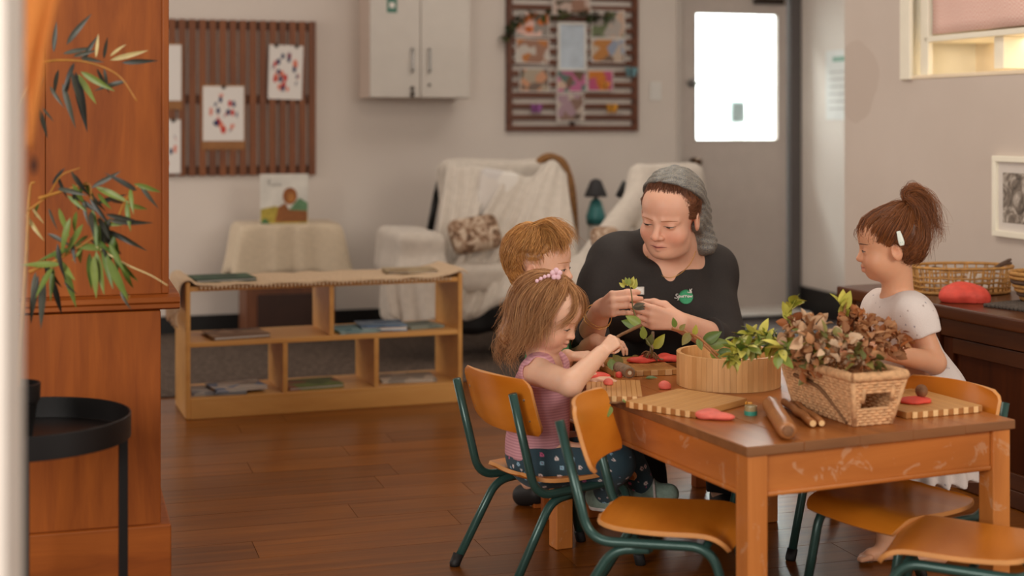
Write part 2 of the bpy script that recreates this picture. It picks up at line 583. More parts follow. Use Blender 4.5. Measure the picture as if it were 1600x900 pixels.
CEIL = 2.6
TD0, TD1, TC = bt(1066), bt(1234), 3.678
DOORH = 2.0
mb = MB()
bbox(mb, -2.2, TD0 - 0.03, 0, 0.12, 0, CEIL); bbox(mb, TD1 + 0.03, TC, 0, 0.12, 0, CEIL); bbox(mb, TD0 - 0.03, TD1 + 0.03, 0, 0.12, DOORH + 0.03, CEIL)
struct('wall_back', mb, M['wall'], 'off-white painted wall at the far end of the playroom')
mb = MB(); mb.box(bk(TC + 0.06, -1.2, CEIL / 2), (0.12, 2.64, CEIL), Rr)
struct('wall_hall', mb, M['wall'], 'pale side wall of the passage beside the grey door')
mb = MB(); bbox(mb, -2.2, TD0 - 0.03, -0.016, 0, 0, 0.105)
struct('baseboard_back', mb, M['skirt'], 'black skirting along the far wall')
mb = MB(); mb.box(bk(TC - 0.008, -1.2, 0.075), (0.016, 2.4, 0.15), Rr)
struct('baseboard_hall', mb, M['skirt'], 'black skirting along the passage wall')

# right wall with the serving hatch
H0, H1, HZ0, HZ1 = 0.50, 2.6, 1.385, 2.25
WT = 0.14
mb = MB()
rbox(mb, 0, H0, 0, WT, 0, CEIL); rbox(mb, H1, 4.2, 0, WT, 0, CEIL); rbox(mb, H0, H1, 0, WT, 0, HZ0); rbox(mb, H0, H1, 0, WT, HZ1, CEIL)
m, nt, b = new_mat('right_wall_paint_dark_patch')
vec = coords(nt)
n = noise(nt, vec, 1.3, 4.0)
r = ramp(nt, [(0.3, srgb(207, 193, 181)), (0.7, srgb(217, 204, 193))]); nt.links.new(n.outputs[0], r.inputs[0])
# a darker patch near the far end of the wall
sep = nt.nodes.new('ShaderNodeSeparateXYZ')
pc = rw(0.10, 0, 1.385)
sub = nt.nodes.new('ShaderNodeVectorMath'); sub.operation = 'SUBTRACT'; sub.inputs[1].default_value = tuple(pc)
nt.links.new(vec, sub.inputs[0])
n2 = noise(nt, vec, 5.0, 2.0); 
dot = nt.nodes.new('ShaderNodeVectorMath'); dot.operation = 'MULTIPLY'
dot.inputs[1].default_value = (0.9 / 0.17, 0.9 / 0.17, 1 / 0.18)
nt.links.new(sub.outputs[0], dot.inputs[0])
ln = nt.nodes.new('ShaderNodeVectorMath'); ln.operation = 'LENGTH'; nt.links.new(dot.outputs[0], ln.inputs[0])
ad = nt.nodes.new('ShaderNodeMath'); ad.operation = 'ADD'; nt.links.new(ln.outputs['Value'], ad.inputs[0])
ms = nt.nodes.new('ShaderNodeMath'); ms.operation = 'MULTIPLY'; ms.inputs[1].default_value = 0.5
nt.links.new(n2.outputs[0], ms.inputs[0]); nt.links.new(ms.outputs[0], ad.inputs[1])
rk = ramp(nt, [(1.0, (0, 0, 0, 1)), (1.0, (1, 1, 1, 1))]); rk.color_ramp.elements[0].position = 0.97
sc_ = nt.nodes.new('ShaderNodeMath'); sc_.operation = 'MULTIPLY'; sc_.inputs[1].default_value = 0.82
nt.links.new(ad.outputs[0], sc_.inputs[0]); nt.links.new(sc_.outputs[0], rk.inputs[0])
mx = nt.nodes.new('ShaderNodeMix'); mx.data_type = 'RGBA'
nt.links.new(rk.outputs[0], mx.inputs['Factor']); mx.inputs[6].default_value = srgb(205, 190, 178); nt.links.new(r.outputs[0], mx.inputs[7])
nt.links.new(mx.outputs[2], b.inputs['Base Color']); b.inputs['Roughness'].default_value = 0.6
struct('wall_right', mb, m, 'cream painted wall with a serving hatch on the right')

# the hatch: architrave, lining, shelf, blind
root = bpy.data.objects.new('window_1', None); COL.objects.link(root)
root['kind'] = 'structure'; root['category'] = 'window'; root['label'] = 'cream framed serving hatch with pink woven blind'
def hatch(name, mat, *boxes, bevel=0.003):
    mb = MB()
    for bx in boxes: rbox(mb, *bx)
    return part(name, mb, mat, root, bevel=bevel)
hatch('architrave', M['cream'], (H0 - 0.02, H0 + 0.055, -0.018, 0.0, HZ0 - 0.012, HZ1 + 0.05))
hatch('architrave', M['cream'], (H0 + 0.055, H1, -0.018, 0.0, HZ1 - 0.02, HZ1 + 0.05))
hatch('jamb', M['cream'], (H0, H0 + 0.02, 0.0, 0.34, HZ0, HZ1))
hatch('lining', M['cream_in'], (H0, H1, 0.32, 0.34, HZ0 - 0.01, HZ1))
hatch('sill', M['cream_in'], (H0, H1, -0.004, 0.34, HZ0 - 0.012, HZ0 + 0.004))
hatch('stile', M['cream'], (H0 + 0.075, H0 + 0.13, 0.02, 0.045, HZ0 + 0.004, HZ1))
hatch('shelf', M['cream'], (H0 + 0.1, H1, 0.02, 0.32, 1.522, 1.545))
hatch('bracket', M['cream'], (1.03, 1.09, 0.05, 0.30, 1.40, 1.522))
hatch('back_joint', M['cream'], (H0 + 0.30, H0 + 0.303, 0.315, 0.32, HZ0 + 0.004, 1.522))
m, nt, b = new_mat('pink_woven_blind')
vec = coords(nt, (1, 1, 1))
wv = nt.nodes.new('ShaderNodeTexChecker'); wv.inputs['Scale'].default_value = 130.0
wv.inputs[1].default_value = srgb(236, 186, 172); wv.inputs[2].default_value = srgb(250, 220, 208)
nt.links.new(vec, wv.inputs[0]); nt.links.new(wv.outputs[0], b.inputs['Base Color']); b.inputs['Roughness'].default_value = 0.8
G = np.zeros((30, 16, 3))
for i in range(30):
    for j in range(16):
        G[i, j] = rw(H0 + 0.145 + (1.5 * i / 29), 0.03 + 0.004 * math.sin(i * 1.1) + 0.004 * math.sin(j * 0.9 + i * .3), 1.553 + 0.68 * j / 15)
mb = MB(); mb.sheet(G, 0.004)
bl = part('woven_blind', mb, m, root, smooth=True)
for q in range(2):
    mb = MB(); mb.ball(rw(H0 + 0.315, 0.31, 1.43 + 0.055 * q), 0.006); part('screw', mb, M['dkmetal'], root, smooth=True)

# light added under the hatch shelf to brighten the interior, stands in for kitchen light
lp_ = area_light('hatch_fill_light', tuple(rw(1.3, 0.17, 1.515)), tuple(rw(1.3, 0.17, 1.0)), 0.06, 1.3, 1.1, (1.0, 0.88, 0.70))
lp_.rotation_euler = (0, 0, ROOM)

# left and ceiling
mb = MB(); mb.box(RU * -2.75 + RV * 5.4 + np.array([0, 0, CEIL / 2]), (0.1, 6.4, CEIL), Rr)
struct('wall_left', mb, M['wall'], 'off-white wall left of the pine dresser')
mb = MB(); mb.box(RU * 0.6 + RV * 5.9 + np.array([0, 0, CEIL + 0.05]), (7.4, 6.4, 0.1), Rr)
struct('ceiling', mb, M['ceil'], 'plain white ceiling')

# the door
root = bpy.data.objects.new('door_1', None); COL.objects.link(root)
root['kind'] = 'structure'; root['category'] = 'door'; root['label'] = 'grey door with a tall frosted glass panel'
gz0, gz1 = on_back(1150, 218)[2], on_back(1150, 22)[2]
g0, g1 = bt(1090), bt(1217)
def dpart(name, mat, *boxes, bevel=0.004):
    mb = MB()
    for bx in boxes: bbox(mb, *bx)
    return part(name, mb, mat, root, bevel=bevel)
dl = dpart('leaf', M['door'], (TD0, g0, 0.02, 0.06, 0.02, DOORH), (g1, TD1 - 0.01, 0.02, 0.06, 0.02, DOORH), (g0, g1, 0.02, 0.06, 0.02, gz0), (g0, g1, 0.02, 0.06, gz1, DOORH), bevel=0)
for bx in ((g0 - .012, g0, 0.012, 0.02, gz0 - .012, gz1 + .012), (g1, g1 + .012, 0.012, 0.02, gz0 - .012, gz1 + .012), (g0, g1, 0.012, 0.02, gz0 - .012, gz0), (g0, g1, 0.012, 0.02, gz1, gz1 + .012)):
    dpart('glazing_bead', M['door'], bx)
m = bpy.data.materials.new('door_glass'); m.use_nodes = True
nt = m.node_tree; nt.nodes.clear()
o_ = nt.nodes.new('ShaderNodeOutputMaterial'); mxs = nt.nodes.new('ShaderNodeMixShader'); tr = nt.nodes.new('ShaderNodeBsdfTransparent'); gl = nt.nodes.new('ShaderNodeBsdfGlossy')
gl.inputs['Roughness'].default_value = 0.1; tr.inputs[0].default_value = (0.97, 1.0, 0.99, 1); mxs.inputs[0].default_value = 0.06
nt.links.new(tr.outputs[0], mxs.inputs[1]); nt.links.new(gl.outputs[0], mxs.inputs[2]); nt.links.new(mxs.outputs[0], o_.inputs[0])
dpart('pane', m, (g0 - .002, g1 + .002, 0.036, 0.042, gz0 - .002, gz1 + .002), bevel=0)
hp = on_back(1082, 130, 0.0)
th, zh = bt(1082), hp[2]
mb = MB(); mb.tube([bk(th, 0.02, zh), bk(th, -0.035, zh)], 0.012, 12)
mb.tube(smooth_path([bk(th, -0.03, zh), bk(th + 0.05, -0.042, zh - 0.004), bk(th + 0.13, -0.036, zh - 0.012)]), [0.011] * 6 + [0.009] * 6 + [0.006], 10)
part('lever_handle', mb, M['steel'], root, smooth=True)
mb = MB(); mb.tube([bk(th, 0.02, zh), bk(th, 0.008, zh)], 0.028, 18); part('rosette', mb, M['steel'], root)
kz = on_back(1086, 253)[2]; tk = bt(1086)
mb = MB(); mb.tube([bk(tk, 0.02, kz), bk(tk, -0.004, kz), bk(tk, -0.02, kz), bk(tk, -0.05, kz), bk(tk, -0.055, kz)], [0.028, 0.026, 0.014, 0.026, 0.018], 16)
part('door_knob', mb, M['brass'], root, smooth=True)
dpart('door_closer', M['dkmetal'], (bt(1178), bt(1222), -0.04, 0.02, 1.945, 1.985), bevel=0.008)
mb = MB(); bbox(mb, TD0, TD1 - .01, -0.30, 0.02, 0.0062, 0.02)
part('threshold', mb, M['white'], root, bevel=0.004)
mb = MB(); bbox(mb, TD0 - 0.035, TD0 - 0.001, -0.014, 0.12, 0, DOORH + 0.035); bbox(mb, TD0 - 0.035, TD1 + 0.03, -0.014, 0.12, DOORH, DOORH + 0.035)
struct('trim_1', mb, M['doorframe'], 'grey frame around the glazed door', bevel=0.004)
M['dgrey'] = plain('jamb_shadow_grey', srgb(92, 86, 84), 0.5, var=0.03)  # shadow in the door jamb gap, put into the colour as darker grey
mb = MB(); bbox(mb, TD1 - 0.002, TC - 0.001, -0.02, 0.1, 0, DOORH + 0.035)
struct('trim_2', mb, M['dgrey'], 'door jamb at the passage corner, its shadow put into the dark grey colour', bevel=0.004)

# outside the door
M['ext'] = plain('sunlit_render', srgb(240, 242, 240), 0.8, var=0.02)
mb = MB(); mb.box(bk(3.4, 3.3, 1.5), (6, 0.1, 4.6), Rr)
struct('wall_outside', mb, M['ext'], 'sunlit white wall seen through the door glass')
mb = MB(); mb.box(bk(3.2, 1.7, -0.06), (6, 3.2, 0.1), Rr)
struct('ground_outside', mb, M['ext'], 'pale paving outside the door')
ap = bk(0, 3.05, 0)
kx = (1156 - 800) / FPX; tt = (kx * ap[1] - ap[0]) / (RU[0] - kx * RU[1]); apc = ap + RU * tt
zc = CAM_H - (174 - HOR) * apc[1] / FPX
t_ = thing('wall_vent', 'small grey louvred vent box outside the door glass', 'vent', tuple(apc + np.array([0, 0, zc - 0.1])), ROOM)
M['vent'] = plain('grey_vent', srgb(120, 132, 130), 0.6)
part('housing', MB().box((0, 0.12, 0.1), (0.15, 0.16, 0.2)), M['vent'], t_, bevel=0.01)
for q in range(4): part('louvre', MB().box((0, 0.03, 0.03 + q * 0.045), (0.13, 0.02, 0.02)), M['dkmetal'], t_)

# floor
M['plank'] = wood('floor_plank', srgb(98, 50, 8), srgb(138, 78, 18), axis=0, scale=1.1, rough=0.29, stretch=16, rand=0.16, spec=.32)
mbf = MB(); mbf.box(RU * 0.6 + RV * 5.4 + np.array([0, 0, -0.06]), (8.5, 9.6, 0.1), Rr)
M['under'] = plain('floor_joint', srgb(46, 24, 10), 0.7)
fl = struct('floor', mbf, M['under'], 'dark brown wood plank floor')
PL, PW = 1.2, 0.165
pm = make_mesh('plank', *(lambda mb: (mb.v, mb.f))(MB().box((0, 0, 0), (PL - 0.0016, PW - 0.0016, 0.01))), smooth=False)
fix_normals(pm); pm.materials.append(M['plank'])
rg = random.Random(3)
row = 0; v = 1.6
while v < 6.42:
    off = rg.uniform(0, PL); u = -2.9 - off
    while u < 4.2:
        p = RU * (u + PL / 2) + RV * (v + PW / 2)
        y = max(p[1], 0.1)
        if abs(p[0]) < 0.36 * y + 1.1:
            o = bpy.data.objects.new('plank', pm); COL.objects.link(o); o.parent = fl
            o.location = (p[0], p[1], -0.0052); o.rotation_euler = (0, 0, ROOM)
        u += PL
    v += PW
# carpet
m, nt, b = new_mat('speckled_carpet')
n = noise(nt, coords(nt), 55.0, 4.0, 0.75)
r = ramp(nt, [(0.35, srgb(52, 40, 33)), (0.5, srgb(84, 68, 57)), (0.66, srgb(122, 104, 90))]); nt.links.new(n.outputs[0], r.inputs[0])
nt.links.new(r.outputs[0], b.inputs['Base Color']); b.inputs['Roughness'].default_value = 0.95; add_bump(nt, b, n.outputs[0], 0.6, 0.01)
CV0 = v
Vb = float(BACK0 @ RV)
mb = MB(); mb.box(RU * 0.4 + RV * ((CV0 + Vb) / 2) + np.array([0, 0, 0.0]), (6.2, Vb - CV0, 0.012), Rr)
struct('floor_carpet', mb, m, 'speckled brown carpet behind the low bookshelf')

# the jamb the picture is taken past, close to the lens on the left
M['jamb'] = plain('white_jamb', srgb(226, 214, 203), 0.5, var=0.02)
jx = -0.3300 * 0.9
mb = MB(); mb.box((W(38, 0, 1.66)[0] - 0.11, 1.63, 1.2), (0.22, 0.06, 2.4))
struct('trim_3', mb, M['jamb'], 'white door jamb close by on the left edge', bevel=0.004)
# ================================================================ furniture
M['pine'] = wood('honey_pine', srgb(122, 58, 14), srgb(164, 88, 28), axis=2, scale=1.0, rough=0.5, stretch=9, knots=True, spec=.3)
M['pine_h'] = wood('honey_pine_cross', srgb(122, 58, 14), srgb(164, 88, 28), axis=0, scale=1.0, rough=0.5, stretch=9, knots=True, spec=.3)
M['table_top'] = wood('table_top_wood', srgb(142, 78, 28), srgb(178, 106, 44), axis=1, scale=0.9, rough=0.36, stretch=10, coat=0.12)
M['table_edge'] = wood('table_edge_wood', srgb(112, 72, 40), srgb(148, 98, 58), axis=0, scale=0.9, rough=0.5, stretch=10)
def scuffed(name, c1, c2, axis):
    m = wood(name, c1, c2, axis=axis, scale=0.9, rough=0.42, stretch=8)
    nt = m.node_tree; b = nt.nodes['Principled BSDF']
    src = b.inputs['Base Color'].links[0].from_socket
    n = noise(nt, coords(nt), 13.0, 4.0, 0.65, 1.2)
    r = ramp(nt, [(0.595, (0, 0, 0, 1)), (0.64, (0.3, 0.3, 0.3, 1))]); nt.links.new(n.outputs[0], r.inputs[0])
    mx = nt.nodes.new('ShaderNodeMix'); mx.data_type = 'RGBA'
    nt.links.new(r.outputs[0], mx.inputs['Factor']); nt.links.new(src, mx.inputs[6]); mx.inputs[7].default_value = srgb(214, 182, 150)
    nt.links.new(mx.outputs[2], b.inputs['Base Color'])
    return m
M['table_leg'] = scuffed('table_leg_wood', srgb(178, 103, 42), srgb(208, 130, 62), 2)
M['table_apron'] = scuffed('table_apron_wood', srgb(172, 98, 38), srgb(204, 126, 58), 0)
M['table_apron_y'] = scuffed('table_apron_wood_side', srgb(172, 98, 38), srgb(204, 126, 58), 1)
M['ply'] = wood('chair_plywood', srgb(196, 110, 24), srgb(220, 136, 42), axis=1, scale=0.8, rough=0.3, stretch=6, coat=0.3, rand=0.05)
M['ply_edge'] = plain('plywood_edge', srgb(216, 150, 86), 0.5)
M['tube'] = plain('dark_green_tube', srgb(50, 82, 76), 0.28, 0.2, var=0.08)
M['rubber'] = plain('black_rubber', srgb(22, 21, 21), 0.6)
M['rivet'] = plain('steel_rivet', srgb(190, 180, 165), 0.35, 0.9)
M['birch'] = wood('birch_ply', srgb(198, 140, 72), srgb(222, 168, 96), axis=0, scale=0.8, rough=0.4, stretch=7)
M['birch_edge'] = plain('birch_edge', srgb(202, 142, 76), 0.5)
M['dark_wood'] = wood('dark_sideboard_wood', srgb(38, 18, 8), srgb(62, 32, 15), axis=0, scale=0.9, rough=0.35, stretch=9, coat=0.05, spec=.25)
M['dark_wood_v'] = wood('dark_sideboard_panel', srgb(60, 24, 6), srgb(90, 42, 13), axis=2, scale=0.9, rough=0.5, stretch=9, spec=.1)
M['black'] = plain('black_powder_coat', srgb(24, 22, 22), 0.42, 0.3)

# ---------------- the children's table
TH, TW, TL, TROT = 0.49, 0.75, 1.05, math.radians(23.5)
TFL = np.array([0.512, 3.208, 0.0])
TU = np.array([math.cos(TROT), math.sin(TROT), 0]); TV = np.array([-math.sin(TROT), math.cos(TROT), 0])
def on_table(u, v, z=0.0): return TFL + TU * u + TV * v + np.array([0, 0, TH + z])
tb = thing('activity_table', 'low honey pine activity table with worn top in the foreground', 'table', tuple(TFL), TROT)
# table top of glued boards
nb = 5
for k in range(nb):
    w = TW / nb
    o = part('top_board', MB().box((w * (k + 0.5), TL / 2, TH - 0.011), (w - 0.0004, TL, 0.022)), M['table_top'], tb, bevel=0.0022 if k in (0, nb - 1) else 0.0006)
    o.data.materials.append(M['table_edge'])
    for p in o.data.polygons:
        if abs(p.normal.y) > .7 or (k == 0 and p.normal.x < -.7) or (k == nb - 1 and p.normal.x > .7): p.material_index = 1
for (x, y) in ((0.034, 0.034), (TW - 0.034, 0.034), (0.034, TL - 0.034), (TW - 0.034, TL - 0.034)):
    part('leg', MB().box((x, y, (TH - 0.022) / 2), (0.052, 0.052, TH - 0.022)), M['table_leg'], tb, bevel=0.004)
for y in (0.028, TL - 0.028):
    a = part('apron', MB().box((TW / 2, y, TH - 0.022 - 0.045), (TW - 0.122, 0.02, 0.09)), M['table_apron'], tb, bevel=0.002)
    part('bead', MB().box((TW / 2, y - (0.004 if y < 0.5 else -0.004), TH - 0.022 - 0.09), (TW - 0.122, 0.024, 0.012)), M['table_apron'], a, bevel=0.004)
for x in (0.028, TW - 0.028):
    a = part('apron', MB().box((x, TL / 2, TH - 0.022 - 0.045), (0.02, TL - 0.122, 0.09)), M['table_apron_y'], tb, bevel=0.002)
    part('bead', MB().box((x - (0.004 if x < 0.4 else -0.004), TL / 2, TH - 0.022 - 0.09), (0.024, TL - 0.122, 0.012)), M['table_apron_y'], a, bevel=0.004)

# ---------------- stacking chairs
def sweep_board(curve, width, thick, corner=0.0, bulge=None, nx=18, lat=1):
    """board whose middle line (x,z) is swept across y with a rounded outline"""
    G = np.zeros((len(curve), nx, 3))
    L = len(curve)
    for i, (x, z) in enumerate(curve):
        t = i / (L - 1)
        e = min(t, 1 - t) * 2
        wd = width * (1 - corner * (1 - min(1.0, e / 0.35)) ** 2.2)
        if lat == 2: wd = width * ((.36 + .64 * math.sqrt(1 - (1 - min(1, t / .52)) ** 2)) if t < .52 else (1 - .10 * max(0, (t - .8) / .2) ** 2))
        for j in range(nx):
            y = (j / (nx - 1) - 0.5)
            G[i, j] = (x + (bulge(t, y * 2) if bulge else 0), y * wd, z)
    return G
def edge_grain(o, n):
    o.data.materials.append(M['ply_edge'])
    for p in list(o.data.polygons)[-n:]: p.material_index = 1
def make_chair(label):
    t = thing('stacking_chair', label, 'chair', group='green framed stacking chairs round the low table')
    seat = []
    prof = [(-0.165, 0.268), (-0.15, 0.260), (-0.11, 0.2545), (-0.05, 0.2535), (0.01, 0.2545), (0.06, 0.2565), (0.10, 0.2565), (0.125, 0.2515), (0.143, 0.240), (0.152, 0.226)]
    prof = [tuple(p) for p in smooth_path([(a, 0, b) for a, b in prof], 2)[:, [0, 2]]]
    G = sweep_board(prof, 0.31, 0.011, corner=0.30, lat=2)
    for i in range(G.shape[0]):
        for j in range(G.shape[1]):
            q = (j / (G.shape[1] - 1) - 0.5) * 2
            G[i, j, 2] += 0.006 * q * q
    mb = MB(); mb.sheet(G[:, ::-1], 0.011)
    st = part('seat', mb, M['ply'], t, smooth=True, bevel=0.0015); edge_grain(st, 2 * (G.shape[0] + G.shape[1]) - 4)
    bc = [(-0.185, 0.385), (-0.205, 0.435), (-0.222, 0.49), (-0.236, 0.54)]
    bc = [tuple(p) for p in smooth_path([(a, 0, b) for a, b in bc], 4)[:, [0, 2]]]
    G = sweep_board(bc, 0.315, 0.01, corner=0.16, bulge=lambda tt, q: 0.028 * q * q)
    mb = MB(); mb.sheet(G, 0.010)
    bkp = part('backrest', mb, M['ply'], t, smooth=True, bevel=0.0015); edge_grain(bkp, 2 * (G.shape[0] + G.shape[1]) - 4)
    for s in (-1, 1):
        y = s * 0.135
        path = round_corners([(-0.240 + 0.0, y, 0.505), (-0.168, y, 0.232), (0.118, y, 0.240), (0.178, y, 0.0)], 0.055, 7)
        mb = MB(); mb.tube(path, 0.0115, 14); part('side_frame', mb, M['tube'], t, smooth=True)
        mb = MB(); mb.tube(round_corners([(-0.03, y * 0.93, 0.222), (-0.115, y * 0.96, 0.215), (-0.245, y * 1.02, 0.0)], 0.04, 6), 0.0115, 14)
        part('rear_leg', mb, M['tube'], t, smooth=True)
        for (x0, x1) in ((0.178, 0.1705), (-0.245, -0.2325)):
            yy = y if x0 > 0 else y * 1.02
            mb = MB(); mb.tube([(x0 + 0.0005, yy, 0.0), (x0, yy, 0.004), (x1, yy, 0.030), (x1 - 0.0, yy, 0.031)], [0.0135, 0.0145, 0.0145, 0.0125], 14)
            part('foot_cap', mb, M['rubber'], t, smooth=True)
        for (x, z) in ((-0.11, 0.2575), (0.09, 0.2595)):
            part('rivet', MB().ball((x, s * 0.118, z + 0.001), (0.005, 0.005, 0.002)), M['rivet'], t, smooth=True)
        for z in (0.43, 0.485):
            xx = -0.203 - (z - 0.43) * 0.33 + 0.0195
            part('rivet', MB().ball((xx + 0.001, s * 0.128, z), (0.002, 0.005, 0.005)), M['rivet'], t, smooth=True)
    mb = MB(); mb.tube([(-0.03, -0.125, 0.222), (-0.03, 0.125, 0.222)], 0.0095, 10); part('cross_tube', mb, M['tube'], t, smooth=True)
    mb = MB(); mb.tube([(0.10, -0.135, 0.236), (0.10, 0.135, 0.236)], 0.0095, 10); part('cross_tube', mb, M['tube'], t, smooth=True)
    return t
CH = [((0.125, 4.00), 34, 'green framed wooden chair the girl in the pink top sits on'),
      ((0.379, 3.48), -17, 'empty green framed wooden chair tucked under the table in the foreground centre'),
      ((0.945, 3.63), 212, 'empty green framed chair under the right side of the table, seat reflecting the dress'),
      ((1.005, 3.285), 155, 'nearest green framed chair at the bottom right corner, partly cut off'),
      ((0.845, 4.235), 211, 'green framed chair behind the table legs, in front of the standing girl')]
proto = make_chair(CH[0][2])
for i, ((x, y), a, lab) in enumerate(CH):
    o = proto if i == 0 else copy_tree(proto)
    o.location = (x, y, 0); o.rotation_euler = (0, 0, math.radians(a)); o['label'] = lab

# the low stools of the woman and the boy
def stool(loc, rz, h, w, label):
    t = thing('low_stool', label, 'stool', loc, rz, group='low wooden stools at the far end')
    for k in range(3): part('seat_slat', MB().box((0, (k - 1) * w / 3, h - 0.012), (w, w / 3 - 0.004, 0.024)), M['pine_h'], t, bevel=0.003)
    for x in (-1, 1):
        for y in (-1, 1): part('leg', MB().box((x * (w / 2 - 0.03), y * (w / 2 - 0.03), (h - 0.024) / 2), (0.04, 0.04, h - 0.024)), M['pine'], t, bevel=0.003)
    return t

# ---------------- pine dresser on the left
CX0 = W(264, 0, 3.75)
cab = thing('pine_dresser', 'tall honey pine dresser standing at the left edge', 'dresser', (CX0[0], CX0[1], 0), ROOM)
s0 = FPX / 3.75
zz = lambda py: CAM_H - (py - HOR) / s0
part('lower_case', MB().box((-0.02 - 0.45, 0.25, 0.36), (0.90, 0.5, 0.72)), M['pine'], cab, bevel=0.004)
part('plinth', MB().box((0.005 - 0.475, 0.245, 0.09), (0.95, 0.53, 0.18)), M['pine_h'], cab, bevel=0.006)
mbx = MB()
prof = [(0.0, 0.722), (-0.018, 0.728), (-0.018, 0.738), (-0.026, 0.744), (-0.026, 0.756), (0.0, 0.760)]
n = len(prof)
vs = [(x, y, z) for x in (-0.96, 0.026) for (y, z) in prof]
mbx.add(vs, [(k, (k + 1) % n, n + (k + 1) % n, n + k) for k in range(n)] + [tuple(range(n)), tuple(range(n, 2 * n))])
mbx.box((-0.467, 0.25, 0.741), (0.986, 0.5, 0.038))
part('waist_moulding', mbx, M['pine_h'], cab)
for k in range(3):
    wv_ = [0.30, 0.33, 0.31][k]; xo = -sum([0.30, 0.33, 0.31][:k]) - wv_ / 2
    part('side_board', MB().box((xo + 0.0, 0.25 + 0.002 * (k % 2), 0.76 + 0.68), (wv_ - 0.001, 0.46, 1.36)), M['pine'], cab, bevel=0.002)
part('corner_strip', MB().box((-0.008, 0.25, 0.76 + 0.68), (0.018, 0.475, 1.36)), M['pine'], cab, bevel=0.004)

# ---------------- black tray table and the plant pot
tc = np.array([W(36, 0, 3.2)[0], 3.2, 0])
tt = thing('tray_table', 'round black metal tray table in front of the pine dresser', 'side table', tuple(tc))
R_ = 0.228
mb = MB(); mb.lathe([(0.0, 0.508), (R_, 0.508), (R_, 0.560), (R_ - 0.004, 0.560), (R_ - 0.005, 0.513), (0.0, 0.513)], 64)
part('tray', mb, M['black'], tt, smooth=False, bevel=0.0015)
for a in (18, 108, 198, 288):
    an = math.radians(a + 1.0); r2 = R_ - 0.017
    p = (r2 * math.cos(an), r2 * math.sin(an))
    part('leg', MB().box((p[0], p[1], 0.25), (0.020, 0.020, 0.516), rotz(an)), M['black'], tt, bevel=0.002)

# ---------------- low open bookshelf
B0 = Wz(290, 657, 0); B1 = Wz(723, 628, 0)
ang = math.atan2(B1[1] - B0[1], B1[0] - B0[0]); BL = float(np.linalg.norm(B1 - B0)); BD = 0.35; BH = 0.555
bs = thing('low_bookshelf', 'low open birch bookshelf with a fringed runner on top', 'bookshelf', tuple(B0), ang)
th_ = 0.02
for x in (th_ / 2, BL - th_ / 2):
    e = part('side_panel', MB().box((x, BD / 2, BH / 2), (th_, BD, BH)), M['birch'], bs, bevel=0.006)
z_mid = 0.30
part('top_board', MB().box((BL / 2, BD / 2, BH - 0.03), (BL - 2 * th_, BD - 0.01, 0.02)), M['birch'], bs, bevel=0.002)
part('shelf_board', MB().box((BL / 2, BD / 2, z_mid), (BL - 2 * th_, BD - 0.01, 0.02)), M['birch'], bs, bevel=0.002)
part('shelf_board', MB().box((BL / 2, BD / 2, 0.075), (BL - 2 * th_, BD - 0.01, 0.02)), M['birch'], bs, bevel=0.002)
part('kick_board', MB().box((BL / 2, 0.014, 0.033), (BL - 2 * th_, 0.018, 0.066)), M['birch'], bs, bevel=0.002)
fx = lambda px: (px - 290) / (723 - 290) * BL
part('divider', MB().box((fx(512), BD / 2, (z_mid + BH - 0.04) / 2 + 0.005), (th_, BD - 0.012, BH - 0.04 - z_mid - 0.01)), M['birch'], bs, bevel=0.002)
for px in (440, 583):
    part('divider', MB().box((fx(px), BD / 2, (0.085 + z_mid - 0.01) / 2), (th_, BD - 0.012, z_mid - 0.01 - 0.085)), M['birch'], bs, bevel=0.002)
def bsw(x, y, z):
    c, s = math.cos(ang), math.sin(ang); return B0 + np.array([x * c - y * s, x * s + y * c, z])

# runner with fringe
M['runner'] = plain('natural_cotton_weave', srgb(206, 178, 146), 0.9, var=0.14, scale=120, bump=0.3)
rn = thing('table_runner', 'natural cotton runner with tasselled ends over the bookshelf', 'runner', tuple(bsw(0, 0, BH - 0.02)), ang)
prof = []
for k in range(60):
    a = k / 59.0
    prof.append(a)
G = np.zeros((70, 14, 3))
path = smooth_path([(-0.024, 0, -0.09), (-0.026, 0, -0.03), (-0.016, 0, 0.018), (0.015, 0, 0.029), (0.045, 0, 0.010), (0.12, 0, 0.006), (0.5, 0, 0.004), (BL - 0.18, 0, 0.006), (BL - 0.06, 0, 0.016), (BL - 0.005, 0, 0.031), (BL + 0.02, 0, 0.018)], 7)
G = np.zeros((len(path), 14, 3))
for i, p in enumerate(path):
    for j in range(14):
        y = -0.008 + (BD + 0.0) * j / 13
        G[i, j] = (p[0], y, p[2] + 0.0035 * math.sin(p[0] * 35 + j) * (1 if 0.1 < p[0] < BL - .1 else 0.2) - (0.008 if j == 0 else 0) + 0.003)
mb = MB(); mb.sheet(G[:, ::-1], 0.004); part('cloth', mb, M['runner'], rn, smooth=True)
mb = MB()
for k in range(26):
    y = 0.005 + k * (BD - 0.02) / 25
    x0 = -0.027
    mb.tube(smooth_path([(x0, y, -0.085), (x0 - 0.006 + random.uniform(-.008, .004), y + random.uniform(-.006, .006), -0.12), (x0 - 0.004 + random.uniform(-.012, .008), y + random.uniform(-.01, .01), -0.165)], 3), 0.0028, 5)
o = part('fringe', mb, M['runner'], rn, smooth=True); o['kind'] = 'stuff'
mb = MB()
for k in range(64):
    x = 0.06 + k * (BL - 0.12) / 63
    mb.ball((x, -0.010, -0.006 + random.uniform(-.002, .002)), (0.006, 0.005, 0.007), nu=6, nv=4)
o = part('edge_knots', mb, M['runner'], rn, smooth=True); o['kind'] = 'stuff'

